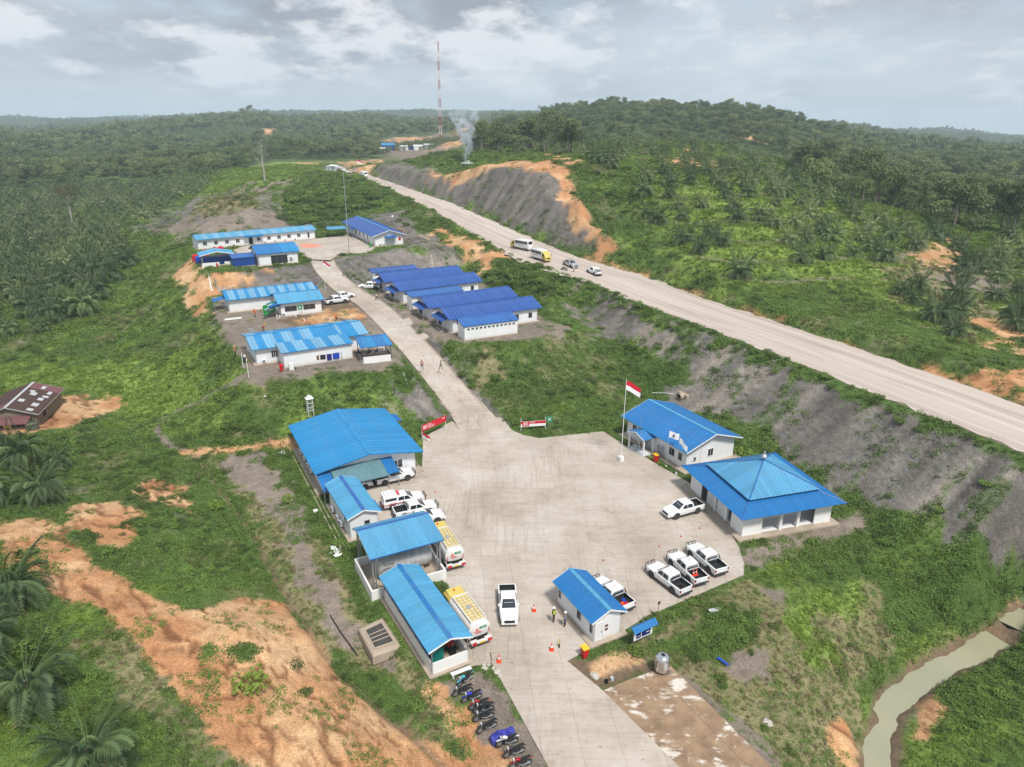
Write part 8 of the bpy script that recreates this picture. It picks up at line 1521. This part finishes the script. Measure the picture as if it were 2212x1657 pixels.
# ------------------------------------------------------------------ radio mast, far camp, smoke
paint_mat('mast_red', srgb(150, 62, 52), .6, .1, .5); paint_mat('mast_white', (.62, .60, .58), .6, .08, .5)
w = PD(952, 308, 700); tz = ground(w[0], w[1]); o = emptyobj('radio_mast', (w[0], w[1], tz)); tag(o, 'tall red and white lattice radio mast on the far hill', 'mast'); NS = 11; HT = 86.
for i in range(NS):
    z0, z1 = HT * i / NS, HT * (i + 1) / NS; w0, w1 = 1.35 - 1.0 * i / NS, 1.35 - 1.0 * (i + 1) / NS; mb = MB(); c0 = [Vector((sx * w0, sy * w0, z0)) for sx, sy in ((-1, -1), (1, -1), (1, 1), (-1, 1))]; c1 = [Vector((sx * w1, sy * w1, z1)) for sx, sy in ((-1, -1), (1, -1), (1, 1), (-1, 1))]
    for k in range(4):
        mb.tube([c0[k], c1[k]], .11, 5)
        for s_ in range(3): ta, tb_ = s_ / 3, (s_ + 1) / 3; a_ = c0[k].lerp(c1[k], ta); b_ = c0[(k + 1) % 4].lerp(c1[(k + 1) % 4], tb_); mb.tube([a_, b_], .07, 4); mb.tube([c0[(k + 1) % 4].lerp(c1[(k + 1) % 4], ta), c0[k].lerp(c1[k], tb_)], .07, 4)
    mb.build('mast_section', 'mast_red' if i % 2 == 0 else 'mast_white', o)
MB().tube([(0, 0, HT), (0, 0, HT + 4)], .08).build('lightning_rod', 'galv', o); MB().lathe([(.1, 0), (.9, .3), (.95, .45)], 14, Matrix.Translation((.6, -.8, HT * .87)) @ Matrix.Rotation(math.pi / 2, 4, 'X')).build('dish', 'white_plastic', o)
w = PD(838, 319, 640); o = emptyobj('far_shed', (w[0], w[1], ground(w[0], w[1])), R(15)); tag(o, 'bright blue shed at the far dirt site', 'shed'); MB().box(-5, 5, -4, 4, -.5, 4.2).build('wall', 'blue_cladding', o); MB().prism([(-5.6, -4.6, 4.2), (-5.6, 4.6, 4.2), (-5.6, 0, 5.8)], (11.2, 0, 0)).build('roof', 'roof_sky', o); MB().box(-1.5, 1.5, -4.05, -4.0, -.4, 3.2).build('door', 'roof_mid', o)
w = PD(888, 316, 640); o = emptyobj('far_container', (w[0], w[1], ground(w[0], w[1])), .3); tag(o, 'small navy container at the far dirt site', 'container'); MB().box(-1.6, 1.6, -1.3, 1.3, 0, 2.8).build('body', 'navy', o); MB().box(-1.62, -1.6, -1.1, 1.1, .1, 2.6).build('door', 'blue_plastic', o)
for k, (px_, py_, ln_, m_) in enumerate(((905, 318, 9, 'white_wall'), (925, 314, 7, 'zinc'), (818, 326, 10, 'zinc'), (872, 326, 6, 'white_wall'))):
    w = PD(px_, py_, 630); o = emptyobj('far_building', (w[0], w[1], ground(w[0], w[1])), R(20)); tag(o, ('low white building on the far dirt site', 'small zinc shed below the radio mast', 'low zinc building beside the far blue shed', 'little white building in front of the far red rack')[k], 'building'); MB().box(-ln_ / 2, ln_ / 2, -2.5, 2.5, -.5, 3).build('wall', m_, o); MB().prism([(-ln_ / 2 - .4, -3, 3), (-ln_ / 2 - .4, 3, 3), (-ln_ / 2 - .4, 0, 4.1)], (ln_ + .8, 0, 0)).build('roof', 'zinc' if k % 2 else 'white_trim', o); MB().box(-.6, .6, -2.54, -2.5, 0, 2.1).build('door', 'frame_grey', o)
for k in range(3):
    w = PD(855 + k * 7, 319, 640); o = emptyobj('far_drum_rack', (w[0], w[1], ground(w[0], w[1])), .2); tag(o, ('red rack beside the far blue shed', 'white rack beside the far blue shed', 'low white store near the far container')[k], 'rack'); MB().box(-1.8, 1.8, -1, 1, 0, 2.0).build('body', ('red', 'white_plastic', 'white_plastic')[k], o); MB().box(-1.9, 1.9, -1.1, 1.1, 2.0, 2.15).build('top', 'galv', o)
RUB = [(715, 362), (727, 364), (738, 366), (748, 368), (758, 370), (722, 360), (735, 361)]
for k, (px, py) in enumerate(RUB):
    w = PD(px, py, 395 - k * 3); o = emptyobj('site_cabin', (w[0], w[1], ground(w[0], w[1])), R(-40)); tag(o, 'white site cabin in the roadside camp at the crest', 'cabin', 'cabins of the roadside camp'); MB().box(-2.6, 2.6, -1.3, 1.3, 0, 2.5).build('body', 'white_wall', o); MB().prism([(-2.8, -1.5, 2.5), (-2.8, 1.5, 2.5), (-2.8, 0, 2.95)], (5.6, 0, 0)).build('roof', 'white_trim' if k % 3 else 'zinc', o); MB().box(-.4, .4, -1.33, -1.3, .1, 2.0).build('door', 'frame_grey', o); MB().box(1.0, 1.8, -1.33, -1.3, 1.1, 1.9).build('window', 'window_glass', o)
w = PD(786, 366, 385); o = emptyobj('tipper_lorry', (w[0], w[1], ground(w[0], w[1])), R(-60)); tag(o, 'white lorry parked by the roadside camp', 'lorry'); MB().box(-3.2, 1.0, -1.2, 1.2, 1.0, 2.9).build('load_body', 'white_wall', o); MB().loft([ring(1.1, 1.15, .7, 2.9, .15), ring(2.6, 1.15, .7, 2.8, .2), ring(2.9, 1.1, .7, 1.7, .15)]).build('cab', 'car_white', o, True); MB().quad((2.9, -.9, 1.75), (2.9, .9, 1.75), (2.66, .9, 2.6), (2.66, -.9, 2.6)).build('windscreen', 'car_glass', o); [add_wheel(o, WM_BIG, x, s * 1.0, .45) for x in (-2.3, -1.3, 2.0) for s in (-1, 1)]
w = PD(772, 366, 400); gz = ground(w[0], w[1]); o = emptyobj('camp_flagpole', (w[0], w[1], gz)); tag(o, 'flagpole of the roadside camp at the crest', 'flagpole'); MB().tube([(0, 0, 0), (0, 0, 8)], .08).build('pole', 'galv', o); flag('camp_flag', (w[0], w[1], gz + 8), 0, 2.6, 1.6, .6, ('flag_red', 'flag_white'), 'red and white flag over the roadside camp')
b = bpy.data.materials.new('smoke_air'); b.use_nodes = True; n_ = b.node_tree.nodes; l_ = b.node_tree.links; n_.clear(); o_ = n_.new('ShaderNodeOutputMaterial'); v_ = n_.new('ShaderNodeVolumePrincipled'); v_.inputs['Color'].default_value = (.82, .90, 1, 1); t_ = n_.new('ShaderNodeTexCoord'); no = n_.new('ShaderNodeTexNoise'); no.inputs['Scale'].default_value = .32; no.inputs['Detail'].default_value = 5; no.inputs['Distortion'].default_value = .8; l_.new(t_.outputs['Object'], no.inputs['Vector']); sx_ = n_.new('ShaderNodeSeparateXYZ'); l_.new(t_.outputs['Object'], sx_.inputs[0])
rp = n_.new('ShaderNodeValToRGB'); rp.color_ramp.elements[0].position = .47; rp.color_ramp.elements[1].position = .72; l_.new(no.outputs['Fac'], rp.inputs[0]); fa_ = n_.new('ShaderNodeMapRange'); fa_.inputs['From Min'].default_value = 0; fa_.inputs['From Max'].default_value = 24; fa_.inputs['To Min'].default_value = 1.3; fa_.inputs['To Max'].default_value = .06; l_.new(sx_.outputs['Z'], fa_.inputs['Value']); mu = n_.new('ShaderNodeMath'); mu.operation = 'MULTIPLY'; l_.new(rp.outputs[0], mu.inputs[0]); l_.new(fa_.outputs[0], mu.inputs[1]); l_.new(mu.outputs[0], v_.inputs['Density']); l_.new(v_.outputs[0], o_.inputs['Volume']); MATS['smoke_air'] = b
w = G(1003, 354); rg = np.random.default_rng(3); secs = []
for i in range(12):
    z = i * 2.1; r_ = .9 + i * .55; cx_, cy_ = 1.2 * math.sin(i * .5) + i * .12, .5 * i; secs.append([(cx_ + r_ * math.cos(a) * (1 + .15 * rg.normal()), cy_ + r_ * math.sin(a) * (1 + .15 * rg.normal()), z) for a in (2 * math.pi * k / 14 for k in range(14))])
o = MB().loft(secs).build('smoke', 'smoke_air', None, True); o.location = (w[0], w[1], ground(w[0], w[1]) + .2); tag(o, 'pale smoke plume rising from the hilltop above the cutting', 'smoke', kind='stuff')
# ------------------------------------------------------------------ haze
b = bpy.data.materials.new('haze_air'); b.use_nodes = True; n_ = b.node_tree.nodes; n_.clear(); o_ = n_.new('ShaderNodeOutputMaterial'); v_ = n_.new('ShaderNodeVolumePrincipled'); v_.inputs['Color'].default_value = (.74, .88, 1.0, 1); v_.inputs['Density'].default_value = .00018; v_.inputs['Anisotropy'].default_value = 0.0
b.node_tree.links.new(v_.outputs[0], o_.inputs['Volume']); MATS['haze_air'] = b
o = MB().box(-9600, 9600, -60, 9600, -330, 118).build('haze', 'haze_air'); tag(o, 'pale bluish haze over the whole valley', 'haze', kind='stuff')
